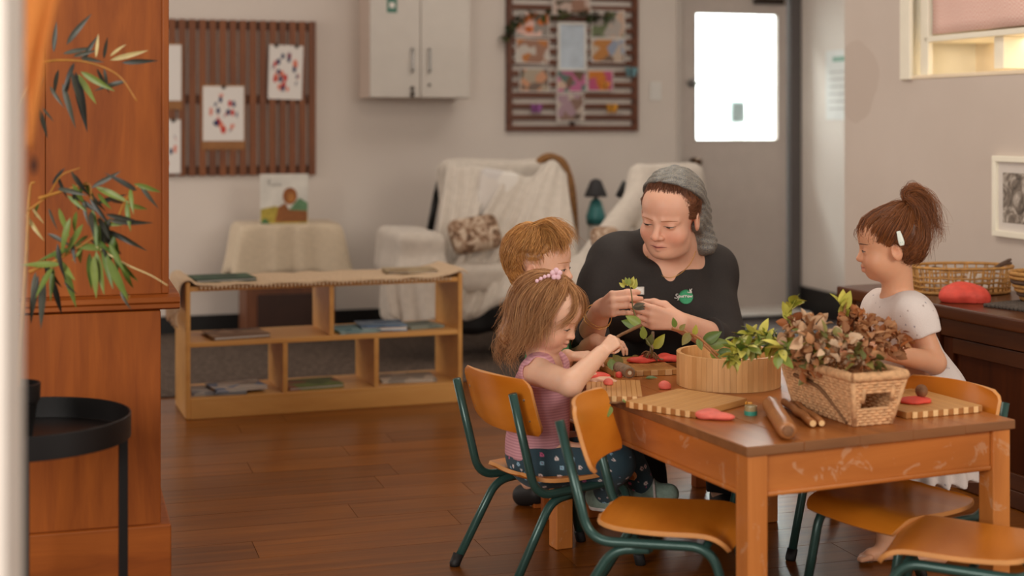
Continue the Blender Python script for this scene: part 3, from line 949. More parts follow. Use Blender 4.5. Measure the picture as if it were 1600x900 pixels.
# ---------------- sideboard along the right wall
SR = math.radians(21.0)
S0 = Wz(1500, 769, 0)
sd = np.array([-math.sin(SR), math.cos(SR), 0]); sn = np.array([math.cos(SR), math.sin(SR), 0])
sl = 0.66
SBo = S0 + sd * sl                                        # far front corner
sb = thing('dark_sideboard', 'dark stained wooden sideboard along the right wall', 'sideboard', tuple(SBo), SR)
SBL, SBD, SBH = 1.55, 0.47, 0.60                            # local: -y runs towards the camera, +x into the wall
part('top_slab', MB().box((SBD / 2 - 0.012, -SBL / 2, SBH - 0.022), (SBD + 0.025, SBL + 0.03, 0.044)), M['dark_wood_v'], sb, bevel=0.008, seg=3)
M['dark_wood_y'] = wood('dark_sideboard_top', srgb(64, 29, 9), srgb(96, 50, 20), axis=1, scale=0.9, rough=0.28, stretch=9, coat=0.1, spec=.3)
sb.children[0].data.materials[0] = M['dark_wood_y']
part('side_panel', MB().box((SBD / 2, -0.03, 0.30), (SBD - 0.03, 0.02, 0.515)), M['dark_wood_v'], sb, bevel=0.002)
part('side_panel', MB().box((SBD / 2, -SBL + 0.03, 0.30), (SBD - 0.03, 0.02, 0.515)), M['dark_wood_v'], sb, bevel=0.002)
part('back_panel', MB().box((SBD - 0.015, -SBL / 2, 0.30), (0.015, SBL - 0.08, 0.515)), M['dark_wood_v'], sb)
part('plinth', MB().box((SBD / 2 + 0.005, -SBL / 2, 0.03), (SBD - 0.03, SBL - 0.02, 0.06)), M['dark_wood_y'], sb, bevel=0.006)
for y in (-0.03, -0.52, -1.03, -SBL + 0.03):
    part('post', MB().box((0.03, y, 0.308), (0.045, 0.05, 0.496)), M['dark_wood_v'], sb, bevel=0.003)
part('rail', MB().box((0.03, -SBL / 2, 0.525), (0.036, SBL - 0.06, 0.062)), M['dark_wood_y'], sb, bevel=0.003)
for k, y in enumerate((-0.275, -0.775, -1.275)):
    d_ = part('door_panel', MB().box((0.042, y, 0.275), (0.016, 0.44, 0.43)), M['dark_wood_v'], sb, bevel=0.002)
    for (dy, w_, dz, h_) in ((-0.2, 0.05, 0, 0.43), (0.2, 0.05, 0, 0.43), (0, 0.36, 0.19, 0.05), (0, 0.36, -0.19, 0.05)):
        part('door_frame', MB().box((0.027, y + dy, 0.275 + dz), (0.014, w_, h_)), M['dark_wood_v'] if h_ > .1 else M['dark_wood_y'], d_, bevel=0.002)
    part('knob', MB().ball((0.012, y + 0.17, 0.33), 0.012), M['dkmetal'], d_, smooth=True)
def sbw(px, py): return Wz(px, py, SBH)
# ================================================================ people
M['skin'] = attr_mat('skin', 0.48, sss=0.25, var=0.04, scale=60, spec=0.4)
M['hair'] = attr_mat('hair', 0.42, var=0.1, scale=30, spec=0.45)
M['cloth_attr'] = attr_mat('printed_cloth', 0.85, var=0.05, sheen=0.1, scale=300, bump=0.1)
M['lash'] = plain('lash', srgb(52, 32, 24), 0.6)
M['lipline'] = plain('lip_line', srgb(118, 56, 50), 0.5)
M['eye'] = attr_mat('eye', 0.15, var=0.02)

def frame(phi, pitch=0.0, roll=0.0):
    """columns: person's left, forward, up; phi is the heading from +X, degrees"""
    a, p, r = map(math.radians, (phi, pitch, roll))
    F0 = np.array([math.cos(a), math.sin(a), 0]); L0 = np.array([-math.sin(a), math.cos(a), 0]); U0 = np.array([0, 0, 1.0])
    F = F0 * math.cos(p) - U0 * math.sin(p); U = U0 * math.cos(p) + F0 * math.sin(p)
    L = L0 * math.cos(r) + U * math.sin(r); U = U * math.cos(r) - L0 * math.sin(r)
    return np.stack([L, F, U], 1)

class Head:
    def __init__(s, c, Mx, S, adult):
        s.c = np.asarray(c, float); s.M = Mx; s.S = S; s.adult = adult
        if adult:
            s.cran = ((0, -.018, .036), (.074, .095, .083)); s.eye = (.032, .004); s.zl = .84
        else:
            s.cran = ((0, -.012, .028), (.069, .085, .074)); s.eye = (.027, -.008); s.zl = 1.0
    def P(s, x, y, z): return s.c + s.S * (s.M @ np.array([x, y, z * s.zl if z < 0 else z], float))
    def local(s, V):
        q = ((np.asarray(V) - s.c) @ s.M) / s.S
        q[:, 2] = np.where(q[:, 2] < 0, q[:, 2] / s.zl, q[:, 2]); return q
    def E(s, c, r, M2=None):
        r = np.array(r, float)
        if c[2] < -.02: r[2] *= s.zl
        return ('e', s.P(*c), np.asarray(r, float) * s.S, s.M if M2 is None else s.M @ M2)
    def C(s, a, b, ra, rb): return ('c', s.P(*a), s.P(*b), ra * s.S, rb * s.S)
    def build(s, f):
        S = s.S; A = lambda p, k: f.add(p, k * S)
        A(s.E(*s.cran), .02)
        if s.adult:
            A(s.E((0, .035, .043), (.062, .055, .055)), .03); A(s.E((0, .034, -.03), (.059, .055, .07)), .03)
            A(s.E((0, .024, -.07), (.058, .056, .043)), .03); A(s.E((0, .068, -.098), (.022, .018, .015)), .025)
            A(s.E((0, .02, -.1), (.05, .05, .03)), .03)
            for q in (-1, 1):
                A(s.E((q * .038, .052, -.036), (.028, .03, .03)), .02)
                A(s.C((q * .014, .088, .018), (q * .048, .068, .016), .007, .006), .014)
                f.cut(s.E((q * .032, .104, .005), (.0175, .0135, .0105)), .014 * S)
                A(s.E((q * .032, .0775, .004), (.0148, .0125, .0112)), .005)
            A(s.C((0, .088, .008), (0, .1095, -.029), .007, .0112), .012)
            for q in (-1, 1): A(s.E((q * .0125, .098, -.034), (.0078, .01, .0078)), .007)
            f.cut(s.C((-.005, .108, -.0415), (-.0075, .1, -.041), .0025, .0025), .003 * S); f.cut(s.C((.005, .108, -.0415), (.0075, .1, -.041), .0025, .0025), .003 * S)
            for q in (-1, 1):
                A(s.C((q * .026, .080, -.0665), (q * .003, .0925, -.0640), .0028, .0046), .006)
                A(s.C((q * .023, .080, -.071), (0, .0905, -.0760), .003, .0058), .006)
                f.cut(s.C((q * .023, .0885, -.0685), (0, .104, -.0682), .0016, .0022), .003 * S)
            ey, ez, er = -.012, -.006, (.008, .02, .032); ex = .077
        else:
            A(s.E((0, .03, .03), (.060, .05, .05)), .03); A(s.E((0, .028, -.028), (.055, .047, .052)), .03)
            A(s.E((0, .026, -.055), (.045, .042, .034)), .03); A(s.E((0, .053, -.073), (.016, .014, .012)), .02)
            for q in (-1, 1):
                A(s.E((q * .032, .043, -.039), (.026, .028, .026)), .02)
                f.cut(s.E((q * .027, .088, -.007), (.0155, .012, .010)), .012 * S)
                A(s.E((q * .027, .0655, -.008), (.0138, .0115, .011)), .005)
            A(s.C((0, .074, -.008), (0, .086, -.029), .006, .0085), .011)
            for q in (-1, 1): A(s.E((q * .0085, .078, -.0315), (.006, .007, .006)), .006)
            for q in (-1, 1):
                A(s.C((q * .016, .067, -.053), (q * .002, .0785, -.0495), .003, .0052), .005)
                A(s.C((q * .014, .066, -.0565), (0, .0765, -.0605), .003, .006), .005)
                f.cut(s.C((q * .016, .072, -.0545), (0, .085, -.0545), .0012, .0018), .003 * S)
            ey, ez, er = -.008, -.014, (.0075, .0165, .025); ex = .067
        for q in (-1, 1):
            tilt = np.array(Matrix.Rotation(q * -0.35, 3, 'Z')) @ np.array(Matrix.Rotation(-0.2, 3, 'X'))
            A(s.E((q * ex, ey, ez), er, tilt), .006)
            f.cut(s.E((q * (ex + er[0] * 1.1), ey + .004, ez + .003), (er[0] * .75, er[1] * .55, er[2] * .55), tilt), .004 * S)
    def colour(s, V, base, blush=0.5):
        q = s.local(V); n = len(V)
        base = np.asarray(base[:3]); C = np.repeat(base[None], n, 0)
        g = lambda c, r: np.exp(-np.sum(((q - np.array(c)) / np.array(r)) ** 2, 1))
        red = np.array([1.02, 0.72, 0.68])
        if s.adult:
            w = blush * (g((-.042, .065, -.036), (.026, .04, .024)) + g((.042, .065, -.036), (.026, .04, .024)) + .7 * g((0, .108, -.03), (.014, .02, .016)) + .3 * g((0, .06, .05), (.05, .05, .03)))
            lw = .75 * g((0, .092, -.069), (.020, .014, .0075)); lids = g((-.032, .09, .010), (.02, .015, .009)) + g((.032, .09, .010), (.02, .015, .009))
        else:
            w = blush * (g((-.034, .055, -.036), (.022, .03, .02)) + g((.034, .055, -.036), (.022, .03, .02)) + .6 * g((0, .085, -.028), (.011, .015, .012)))
            lw = .75 * g((0, .076, -.055), (.0135, .012, .0065)); lids = g((-.027, .076, -.002), (.016, .012, .007)) + g((.027, .076, -.002), (.016, .012, .007))
        ears = g((-.075, -.01, -.01), (.014, .02, .03)) + g((.075, -.01, -.01), (.014, .02, .03))
        w = np.clip(w + .35 * ears + .25 * lids, 0, 1)[:, None]
        C = C * (1 - w) + C * red * w
        lw = np.clip(lw * 1.2, 0, .8)[:, None]
        C = C * (1 - lw) + np.array(srgb(196, 112, 100)[:3]) * (base.mean() / 0.45) ** 0.5 * lw
        return C
    def onto(s, f, x, z, off=0.0):
        """point of the face surface in front of local (x,z)"""
        ys = np.linspace(.14, .0, 260)
        P = s.c + s.S * (np.stack([np.full_like(ys, x), ys, np.full_like(ys, z * s.zl if z < 0 else z)], 1) @ s.M.T)
        d = f.sample(P)
        i = int(np.argmax(d < 0)) if (d < 0).any() else len(ys) - 1
        return s.P(x, ys[i] + off, z)
    def features(s, f, root, brow_col, iris, openness=0.3, sides=(-1, 1), gaze=0.0):
        mw, mz = (.025, -.0685) if s.adult else (.0145, -.0545)
        pts = [s.onto(f, mw * t, mz + (-.0008 if s.adult else .0003) * t * t, .0004) for t in np.linspace(-1, 1, 11)]
        mb = MB(); mb.tube(pts, [s.S * (.0019 if s.adult else .0011) * max(.25, 1 - t * t) for t in np.linspace(-1, 1, 11)], 6)
        part('mouth_line', mb, M['lipline'], root, smooth=True, world=True)
        xe, ze = s.eye; w = .0145 if s.adult else .0125
        up, dn = (.0085 * openness - .002), .0042
        for q in sides:
            G = np.zeros((11, 4, 3)); cols = []
            for i in range(11):
                t = -1 + 2 * i / 10; e = 1 - t * t
                for j in range(4):
                    z = ze + up * e * (1 - j / 3) - dn * e * (j / 3)
                    G[i, j] = s.onto(f, q * xe + w * t, z, .0012)
                    ir = abs(t - gaze) < .42
                    cols.append(iris if ir else srgb(205, 192, 182))
            mb = MB(); mb.sheet(G)
            part('eye', mb, M['eye'], root, smooth=True, cols=np.array(cols), world=True)
            pts = [s.onto(f, q * xe + w * 1.12 * t, ze + up * (1 - t * t) - .001 + .0008, .0016) for t in np.linspace(-1, 1, 9)]
            mb = MB(); mb.tube(pts, [s.S * (.62 if s.adult else .8) * r for r in (.0006, .0011, .0014, .0016, .0017, .0017, .0016, .0013, .0008)], 6)
            part('eyelash', mb, M['lash'], root, smooth=True, world=True)
            bz = ze + (.0152 if s.adult else .019)
            pts = [s.onto(f, q * (xe + .021 * t + .001), bz + .0014 * (1 - t * t) - .0006 * t, .0002) for t in np.linspace(-1, 1, 10)]
            mb = MB(); k = .78 if s.adult else .7
            mb.tube(pts, [s.S * k * r for r in (.0012, .0022, .0026, .0027, .0026, .0024, .002, .0016, .0012, .0007)], 6)
            part('eyebrow', mb, brow_col, root, smooth=True, world=True)

def hand_prims(wrist, f, n, t, size, curls, thumb, spread=0.0, slip=(0, 0, 0, 0)):
    """f finger direction, n palm normal, t towards the thumb; size = hand length; thumb: list of 3 directions"""
    k = size / 0.185
    wrist = np.asarray(wrist, float)
    f = np.asarray(f, float); f /= np.linalg.norm(f)
    n = np.asarray(n, float); n -= f * (n @ f); n /= np.linalg.norm(n)
    tt = np.cross(f, n); tt = tt if tt @ np.asarray(t, float) > 0 else -tt
    out = []
    L = [(.030, .093, .040, .026, .021), (.010, .097, .045, .029, .022), (-.010, .093, .041, .027, .021), (-.028, .084, .032, .021, .019)]
    for i, (o, m_, a, b, c) in enumerate(L):
        r = (.0098, .0100, .0094, .0084)[i] * k
        root = wrist + tt * o * .55 * k + f * .012 * k
        kn = wrist + tt * o * k + f * m_ * k - n * .004 * k * (1 - abs(o) / .03)
        out.append((('c', root, kn, .0125 * k, .0112 * k), .012 * k))
        d = f + tt * spread * (o / .03); d = d / np.linalg.norm(d); p = kn; ang = 0
        for j, l in enumerate((a, b, c)):
            ang += math.radians(curls[i][j])
            dj = d * math.cos(ang) + n * math.sin(ang)
            q = p + dj * l * k
            out.append((('c', p, q, r * (1 - .08 * j), r * (1 - .08 * (j + 1))), .004 * k))
            p = q
    base = wrist + tt * .018 * k + f * .015 * k + n * .006 * k
    p = base
    for d, l, ra, rb in zip(thumb, (.045, .034, .028), (.0165, .0125, .0112), (.0125, .0112, .0092)):
        d = f * d[0] + n * d[1] + tt * d[2]; d /= np.linalg.norm(d)
        q = p + d * l * k
        out.append((('c', p, q, ra * k, rb * k), .008 * k)); p = q
    return out

def hair_cap(H, infl, lo_fn, bounds, vox, cols, seed, extra=(), cuts=(), groove=.0016, k=.02):
    """a solid body of hair over the skull; lo_fn(q) is True where hair grows"""
    f = Field(*bounds, vox)
    c, r = H.cran
    f.add(H.E(c, np.asarray(r) + infl), .01)
    for p, kk in extra: f.add(p, kk)
    for p, kk in cuts: f.cut(p, kk)
    f.wrinkle(groove, 330, seed, 6, stretch=(1, 1, .35))
    v, q = f.mesh()
    keep = lo_fn(H.local(v))
    qq = q[keep[q].all(1)]
    rg = np.random.default_rng(seed)
    ql = H.local(v)
    cols = np.asarray(cols)[:, :3]
    tone = 0.5 + 0.5 * np.sin(ql[:, 0] * 260 + 3 * np.sin(ql[:, 2] * 60) + ql[:, 1] * 190)
    C = cols[0] * (1 - tone[:, None]) + cols[1 % len(cols)] * tone[:, None]
    used = np.unique(qq); mp = -np.ones(len(v), int); mp[used] = np.arange(len(used))
    return v[used], mp[qq], C[used]

def fuzz(cap, H, dirfun, N, ln, thick, cols, seed, lift=.0016):
    """short hairs lying on a cap of hair, so that its surface and its edge read as hair"""
    v = cap[0]; rg = np.random.default_rng(seed); idx = rg.choice(len(v), min(N, len(v)), replace=False)
    c = H.P(*H.cran[0]); gs = []
    for i in idx:
        p = v[i]; n = (p - c) / np.linalg.norm(p - c); d = np.asarray(dirfun(p), float) + .25 * rg.normal(size=3); d = d - n * (d @ n); d /= np.linalg.norm(d) + 1e-9; l = ln * rg.uniform(.6, 1.3)
        gs.append([p + n * lift * .3, p + d * l * .5 + n * lift, p + d * l + n * (lift * .6 - l * l * 4)])
    return strands(gs, 1, .0, .0006, thick, cols, seed + 1, m=6)

def join_strands(name, sets, root, mat):
    V, Q, Cc, off = [], [], [], 0
    for v, q, c in sets:
        V.append(v); Q.append(q + off); Cc.append(c); off += len(v)
    return fobj(name, np.concatenate(V), np.concatenate(Q), mat, root, cols=np.concatenate(Cc))

def cap_guides(H, az_list, els, out, start=None):
    """guides that run down the skull: az in degrees from straight ahead (positive = person's left)"""
    gs = []
    c, r = np.array(H.cran[0]), np.array(H.cran[1]) + out
    for az in az_list:
        a = math.radians(az); g = []
        for el in els:
            e = math.radians(el)
            g.append(H.P(*(c + r * np.array([math.sin(a) * math.cos(e), math.cos(a) * math.cos(e), math.sin(e)]))))
        gs.append(g)
    return gs

# ---------------------------------------------------------------- the woman
def woman():
    base = np.array([0.49, 4.6, 0.0])
    H = Head(W(1047, 339, 4.42), frame(-119, 15, -6), 1.06, True)
    shR, shL = W(962, 412, 4.50), W(1108, 424, 4.62)
    elR, wrR = W(914, 544, 4.40), W(939, 484, 4.20)
    elL, wrL = W(1134, 536, 4.42), W(1062, 503, 4.20)
    neck = W(1066, 418, 4.57)
    torso = [(('e', np.array([.51, 4.66, .40]), np.array([.205, .17, .13]), None), .05),
             (('e', np.array([.49, 4.615, .52]), np.array([.185, .155, .14]), None), .06),
             (('e', np.array([.475, 4.57, .66]), np.array([.165, .135, .13]), None), .06),
             (('e', W(990, 490, 4.45), np.array([.082, .075, .075]), None), .05),
             (('e', W(1070, 498, 4.47), np.array([.082, .075, .075]), None), .05),
             (('c', shR, shL, .06, .06), .05), (('c', neck + [-.03, 0, .016], shR, .055, .062), .05), (('c', neck, shL, .05, .056), .05), (('c', W(1014, 392, 4.56), shR, .064, .062), .05), (('c', W(1084, 402, 4.61), shL, .05, .056), .05)]
    armR = [(('c', shR, elR, .068, .056), .04), (('e', W(936, 462, 4.45), np.array([.058, .06, .085]), None), .04)]; foreR = [(('c', elR, wrR, .049, .029), .02)]
    armL = [(('c', shL, elL, .064, .054), .04)]; foreL = [(('c', elL, wrL, .049, .029), .02)]
    hipR, hipL = np.array([.40, 4.62, .36]), np.array([.60, 4.64, .36])
    knR, knL = np.array([.33, 4.30, .36]), np.array([.62, 4.36, .36])
    anR, anL = np.array([.415, 4.40, .07]), np.array([.66, 4.52, .07])
    legs = [(('c', hipR, knR, .095, .072), .05), (('c', knR, anR, .07, .05), .03), (('c', hipL, knL, .095, .072), .05), (('c', knL, anL, .07, .05), .03)]
    feet = [(('c', anR + [0, .03, -.03], anR + [-.02, -.15, -.045], .038, .026), .02), (('c', anL + [0, .03, -.03], anL + [0, -.15, -.045], .038, .026), .02)]
    hR = hand_prims(wrR, (.34, -.88, .30), (.92, .38, -.02), (-.1, 0, 1), .172,
                    [(66, 22, 14), (66, 26, 16), (68, 30, 18), (72, 36, 20)], [(.45, .75, .35), (.45, .85, .15), (.25, .95, .0)])
    hL = hand_prims(wrL, (-.96, -.22, .18), (.25, .9, .1), (0, 0, 1), .172,
                    [(28, 28, 14), (30, 34, 16), (34, 38, 18), (38, 42, 20)], [(.75, .5, .42), (.95, .35, .0), (.95, .3, -.2)], spread=.06)
    f = Field((.02, 3.95, .0), (.86, 4.9, 1.10), .0037)
    for p, k in torso + armR + foreR + armL + foreL + legs + feet: f.add(p, k)
    f.add(('c', H.P(0, -.02, -.06), neck, .06, .07), .03)
    for p, k in hR + hL: f.add(p, k)
    H.build(f)
    v, q = f.mesh()
    skin = np.array(srgb(222, 172, 146)[:3])
    C = H.colour(v, skin, .75)
    hv = lambda c, r: np.exp(-np.sum(((v - c) / r) ** 2, 1))[:, None]
    for w_, tip in ((wrR, W(1000, 470, 4.12)), (wrL, W(1002, 492, 4.1))):
        w = .45 * hv(tip, .035); C = C * (1 - w) + C * np.array([1.02, .78, .74]) * w
    body = fobj('person', v, q, M['skin'], base=base, cols=C)
    tag(body, 'woman in black top and grey headscarf seated behind the table with a plant sprig', 'person')
    H.features(f, body, M['brow_w'], srgb(70, 60, 52), openness=.3, gaze=-.1)
    # black top
    g = Field((.02, 4.0, .28), (.88, 4.92, .95), .0056)
    for p, k in torso + armR + armL: g.add(p, k, .009)
    cuR = elR + (wrR - elR) * .45; cuL = elL + (wrL - elL) * .42
    g.add(('c', elR, cuR + (wrR - elR) * .2, .05, .046), .02, .009); g.add(('c', elL, cuL + (wrL - elL) * .2, .05, .044), .02, .009)
    for cu, el, wr in ((cuR, elR, wrR), (cuL, elL, wrL)):
        B = basis_z(wr - el); g.cut(('b', cu + B[:, 2] * .075, np.array([.08, .08, .075]), B), .004)
    nk = W(1056, 396, 4.40)
    g.cut(('e', nk, np.array([.100, .17, .064]), frame(-105, 20)), .006)
    g.cut(('e', W(1046, 422, 4.38), np.array([.060, .11, .050]), frame(-105, 20)), .02)
    g.wrinkle(.0038, 48, 5, 6, stretch=(1, 1, .6)); g.plane((0, 0, .31), (0, 0, -1))
    g_top = g
    gv, gq = g.mesh()
    M['blackcloth'] = plain('black_jersey', srgb(42, 37, 35), 0.85, var=0.12, scale=200, sheen=0.0)
    top = fobj('top', gv, gq, M['blackcloth'], body)
    # trousers
    g = Field((.15, 4.1, .02), (.9, 4.92, .52), .008)
    for p, k in legs + torso[:1]: g.add(p, k, .010)
    g.plane((0, 0, .07), (0, 0, -1)); g.wrinkle(.003, 45, 9)
    gv, gq = g.mesh(); M['trouser'] = plain('black_trouser', srgb(20, 19, 21), 0.9)
    fobj('trousers', gv, gq, M['trouser'], body)
    # shoes
    for an in (anR, anL):
        g = Field(an - [.12, .25, .09], an + [.12, .12, .08], .006)
        for p, k in feet: g.add(p, k, .012)
        g.plane((0, 0, .001), (0, 0, -1)); gv, gq = g.mesh(); fobj('shoe', gv, gq, M['rubber'], body)
    # badge, name tag on the top
    def on_top(px, py):
        ys = np.linspace(4.1, 4.75, 400); P = np.array([W(px, py, y) for y in ys]); d = g_top.sample(P)
        return P[int(np.argmax(d < 0))]
    def decal(name, cx, cy, wpx, hpx, mat, parent, rnd=False, lift=.004, n=15):
        mb = MB()
        if rnd:
            ring = [[on_top(cx + wpx / 2 * rr * math.cos(2 * math.pi * i / 28), cy + hpx / 2 * rr * math.sin(2 * math.pi * i / 28)) + np.array([0, -lift, 0]) for i in range(28)] for rr in (1, .66, .33, .02)]
            G = np.array([r + [r[0]] for r in ring]); mb.sheet(G, .0006)
        else:
            G = np.array([[on_top(cx - wpx / 2 + wpx * i / 5, cy - hpx / 2 + hpx * j / 3) + np.array([0, -lift, 0]) for j in range(4)] for i in range(6)]); mb.sheet(G, .0015)
        return part(name, mb, mat, parent, smooth=True, world=True)
    M['logo'] = plain('green_print', srgb(62, 160, 112), 0.6, var=.1, scale=200)
    M['print_white'] = plain('white_print', srgb(228, 226, 220), 0.6)
    M['tagink'] = plain('tag_ink', srgb(60, 55, 52), 0.6)
    bd = decal('logo_badge', 1071.5, 463.5, 22.5, 22.5, M['logo'], top, True)
    def ink(name, pts, r, par, mat, lift=.0062):
        P = smooth_path([on_top(a, b) + np.array([0, -lift, 0]) for a, b in pts], 4)
        mb = MB(); mb.tube(P, r, 6); part(name, mb, mat, par, smooth=True, world=True)
    def letter(name, pts): ink(name, pts, .00125, top, M['print_white'])
    letter('logo_letter', [(1059.5, 459.2), (1056.5, 459.3), (1055.8, 461.5), (1058.3, 463.2), (1057.2, 465.6), (1053.2, 465)])
    letter('logo_letter', [(1059.8, 461.5), (1060.0, 465), (1058.6, 469)]); letter('logo_letter', [(1060, 463), (1062, 461.6), (1062.6, 463.4), (1060.3, 464.6)])
    letter('logo_letter', [(1066, 462), (1064.2, 462.3), (1064.2, 464), (1066, 463.6), (1066, 461.8), (1066.8, 464.2)])
    letter('logo_letter', [(1067.6, 464.4), (1067.6, 461)]); letter('logo_letter', [(1067.7, 462.3), (1068.5, 461.2), (1069.6, 461.6)])
    letter('logo_letter', [(1070.8, 464.4), (1070.8, 461)]); letter('logo_letter', [(1070.9, 462.3), (1071.7, 461.2), (1072.8, 461.6)])
    letter('logo_letter', [(1074.8, 461.6), (1073.6, 463), (1075, 464.2), (1076.3, 462.8), (1074.8, 461.4)])
    letter('logo_letter', [(1077.2, 461.5), (1078, 464), (1079.2, 461.9), (1080.2, 464), (1081.4, 461)])
    letter('logo_bird', [(1073.6, 455.6), (1076, 457), (1078.8, 455.4), (1078.3, 453)]); letter('logo_bird', [(1078.4, 455), (1080.8, 450.6)]); letter('logo_bird', [(1077.6, 455), (1077.6, 451.2)])
    letter('logo_bird', [(1075.4, 456.6), (1079.6, 457.2), (1080.2, 455)])
    tg = decal('name_tag', 997.5, 454, 17, 12, M['white'], top, lift=.007)
    for yy, x0, x1 in ((453, 996, 1002.5), (456.3, 995, 1003)):
        ink('tag_writing', [(x0, yy), ((x0 + x1) / 2, yy - .3), (x1, yy)], .0009, tg, M['tagink'], .0085)
    # hair and headscarf
    hcols = [srgb(96, 54, 32), srgb(134, 82, 50), srgb(112, 66, 40)]
    bnd = (H.c - .17, H.c + .19)
    def grow(ql):
        return (ql[:, 2] > .030 + .38 * np.maximum(ql[:, 1], 0)) & (ql[:, 1] > -.06) | ((ql[:, 1] < .022) & (ql[:, 2] > .012) & (ql[:, 1] > -.06))
    cv, cq, cc = hair_cap(H, .006, grow, bnd, .0035, hcols, 3, groove=.0014)
    gs = []
    for az in list(range(-88, -10, 6)) + list(range(-10, 95, 6)):
        a = math.radians(az); g_ = []
        for el, o in ((28 if abs(az) < 50 else 14 if abs(az) < 72 else 0, .002), (42, .007), (60, .006)):
            e = math.radians(el); c_, r_ = np.array(H.cran[0]), np.array(H.cran[1]) + o
            g_.append(H.P(*(c_ + r_ * np.array([math.sin(a) * math.cos(e), math.cos(a) * math.cos(e) , math.sin(e)]))))
        gs.append(g_)
    st = strands(gs, 60, .006, .006, .0007, hcols, 5, wave=.003, m=8)
    tuft = []
    for q in (-1, 1):
        for k in range(40):
            z0 = .052 - .0011 * k; y0 = .056 - .0007 * k - random.uniform(0, .022); x0 = .0735 * math.sqrt(max(.1, 1 - ((y0 + .018) / .097) ** 2)) + .003
            tuft.append([H.P(q * x0, y0, z0), H.P(q * .0775, y0 * .45, z0 - .002), H.P(q * .0805, -.004, z0 + .000), H.P(q * .082, -.022, z0 + .006)])
    st2 = strands(tuft, 9, .003, .004, .0006, hcols, 8, wave=.003, m=10)
    st3 = fuzz((cv, cq, cc), H, lambda p: H.M @ np.array([0, -.6, .5]), 900, .016, .0006, hcols, 71)
    join_strands('hair', [(cv, cq, cc), st, st2, st3], body, M['hair'])
    g = Field(H.c - [.2, .16, .24], H.c + [.24, .26, .19], .0032)
    c_, r_ = H.cran
    g.add(H.E((c_[0], c_[1] - .006, c_[2] + .004), np.array(r_) + .017), .01)
    # front edge of the scarf: a tilted plane across the head, and clear of the ears
    B = H.M
    g.plane(H.P(0, .008, .085), B @ np.array([0, .66, -.75]))
    g.add(H.E((0.012, -.085, .0), (.066, .05, .07)), .03); g.add(H.C((.035, -.100, -.02), (.062, -.100, -.115), .046, .034), .03)
    g.add(H.E((.066, -.095, -.135), (.030, .026, .026)), .03); g.add(H.E((.050, -.05, -.02), (.034, .04, .04)), .02)
    g.cut(H.E((.0795, -.004, -.006), (.022, .024, .036)), .006); g.cut(H.E((-.0795, -.004, -.006), (.022, .024, .036)), .006)
    X_, Y_, Z_ = [g.ax[i].reshape([-1 if k == i else 1 for k in range(3)]) - H.c[i] for i in range(3)]
    ax_ = B @ np.array([.18, .66, -.75]); ph = (X_ * ax_[0] + Y_ * ax_[1] + Z_ * ax_[2])
    lx = X_ * B[0, 0] + Y_ * B[1, 0] + Z_ * B[2, 0]
    g.d = (g.d + .0016 * np.sin(ph * 330 + 1.3 * np.sin(lx * 60)) * (np.abs(g.d) < .02)).astype(np.float32)
    g.wrinkle(.0016, 110, 4, 6, stretch=(1, .6, .6))
    gv, gq = g.mesh()
    m, nt, b = new_mat('grey_lurex_scarf')
    n1 = noise(nt, coords(nt, (1, 1, 1)), 420, 3, .7); r1 = ramp(nt, [(.34, srgb(62, 66, 74)), (.5, srgb(112, 112, 110)), (.62, srgb(150, 140, 120)), (.78, srgb(204, 196, 180))])
    nt.links.new(n1.outputs[0], r1.inputs[0]); nt.links.new(r1.outputs[0], b.inputs['Base Color']); b.inputs['Roughness'].default_value = .55; add_bump(nt, b, n1.outputs[0], .12, .002)
    sc = fobj('headscarf', gv, gq, m, body)
    # necklace, bracelets
    M['gold'] = plain('gold', srgb(206, 158, 88), 0.3, 0.9)
    def on_body(px, py):
        ys = np.linspace(4.0, 4.8, 500); P = np.array([W(px, py, y) for y in ys]); d = f.sample(P); return P[int(np.argmax(d < 0))] + np.array([0, -.002, 0])
    pts = [on_body(a, b) for a, b in ((1087, 392), (1083, 403), (1076, 415), (1062, 428), (1046, 434), (1030, 428), (1017, 412), (1011, 400))]
    mb = MB(); mb.tube(smooth_path(pts, 5), .0011, 6); part('necklace', mb, M['gold'], body, smooth=True, world=True)
    for k, tpos in enumerate((.80, .86)):
        cc_ = elR + (wrR - elR) * tpos; B = basis_z((wrR - elR) + np.array([.02, .03, -.03]) * (k * 2 - 1))
        mb = MB(); mb.tube([cc_ + B @ np.array([.040 * math.cos(a), .037 * math.sin(a), .004 * math.sin(2 * a)]) for a in np.linspace(0, 2 * math.pi, 33)], .0010, 6)
        part('bracelet', mb, M['gold'], body, smooth=True, world=True)
    return body

M['brow_w'] = plain('brow_brown', srgb(172, 116, 84), 0.7)
M['brow_b'] = plain('brow_blond', srgb(190, 138, 100), 0.7)
M['brow_d'] = plain('brow_dark', srgb(92, 56, 36), 0.7)
WOMAN = woman()
st_ = stool((0.53, 4.68, 0), 0.3, 0.27, 0.32, 'low pine stool the woman in black sits on')

# ---------------------------------------------------------------- girl in pink
def floral(v, seed, base, n=90, scale=.045):
    """dark teal cloth with a scatter of small flowers"""
    C = np.repeat(np.asarray(base)[None, :3], len(v), 0)
    rg = np.random.default_rng(seed)
    idx = rg.choice(len(v), min(n, len(v)), replace=False)
    pal = [srgb(235, 225, 222), srgb(214, 108, 150), srgb(150, 196, 220), srgb(235, 225, 222)]
    for i in idx:
        r = rg.uniform(.0028, .0062); c = np.array(pal[rg.integers(len(pal))][:3])
        d = np.linalg.norm(v - v[i], axis=1); C[d < r] = c; C[d < r * .35] = srgb(120, 40, 80)[:3]
    return C

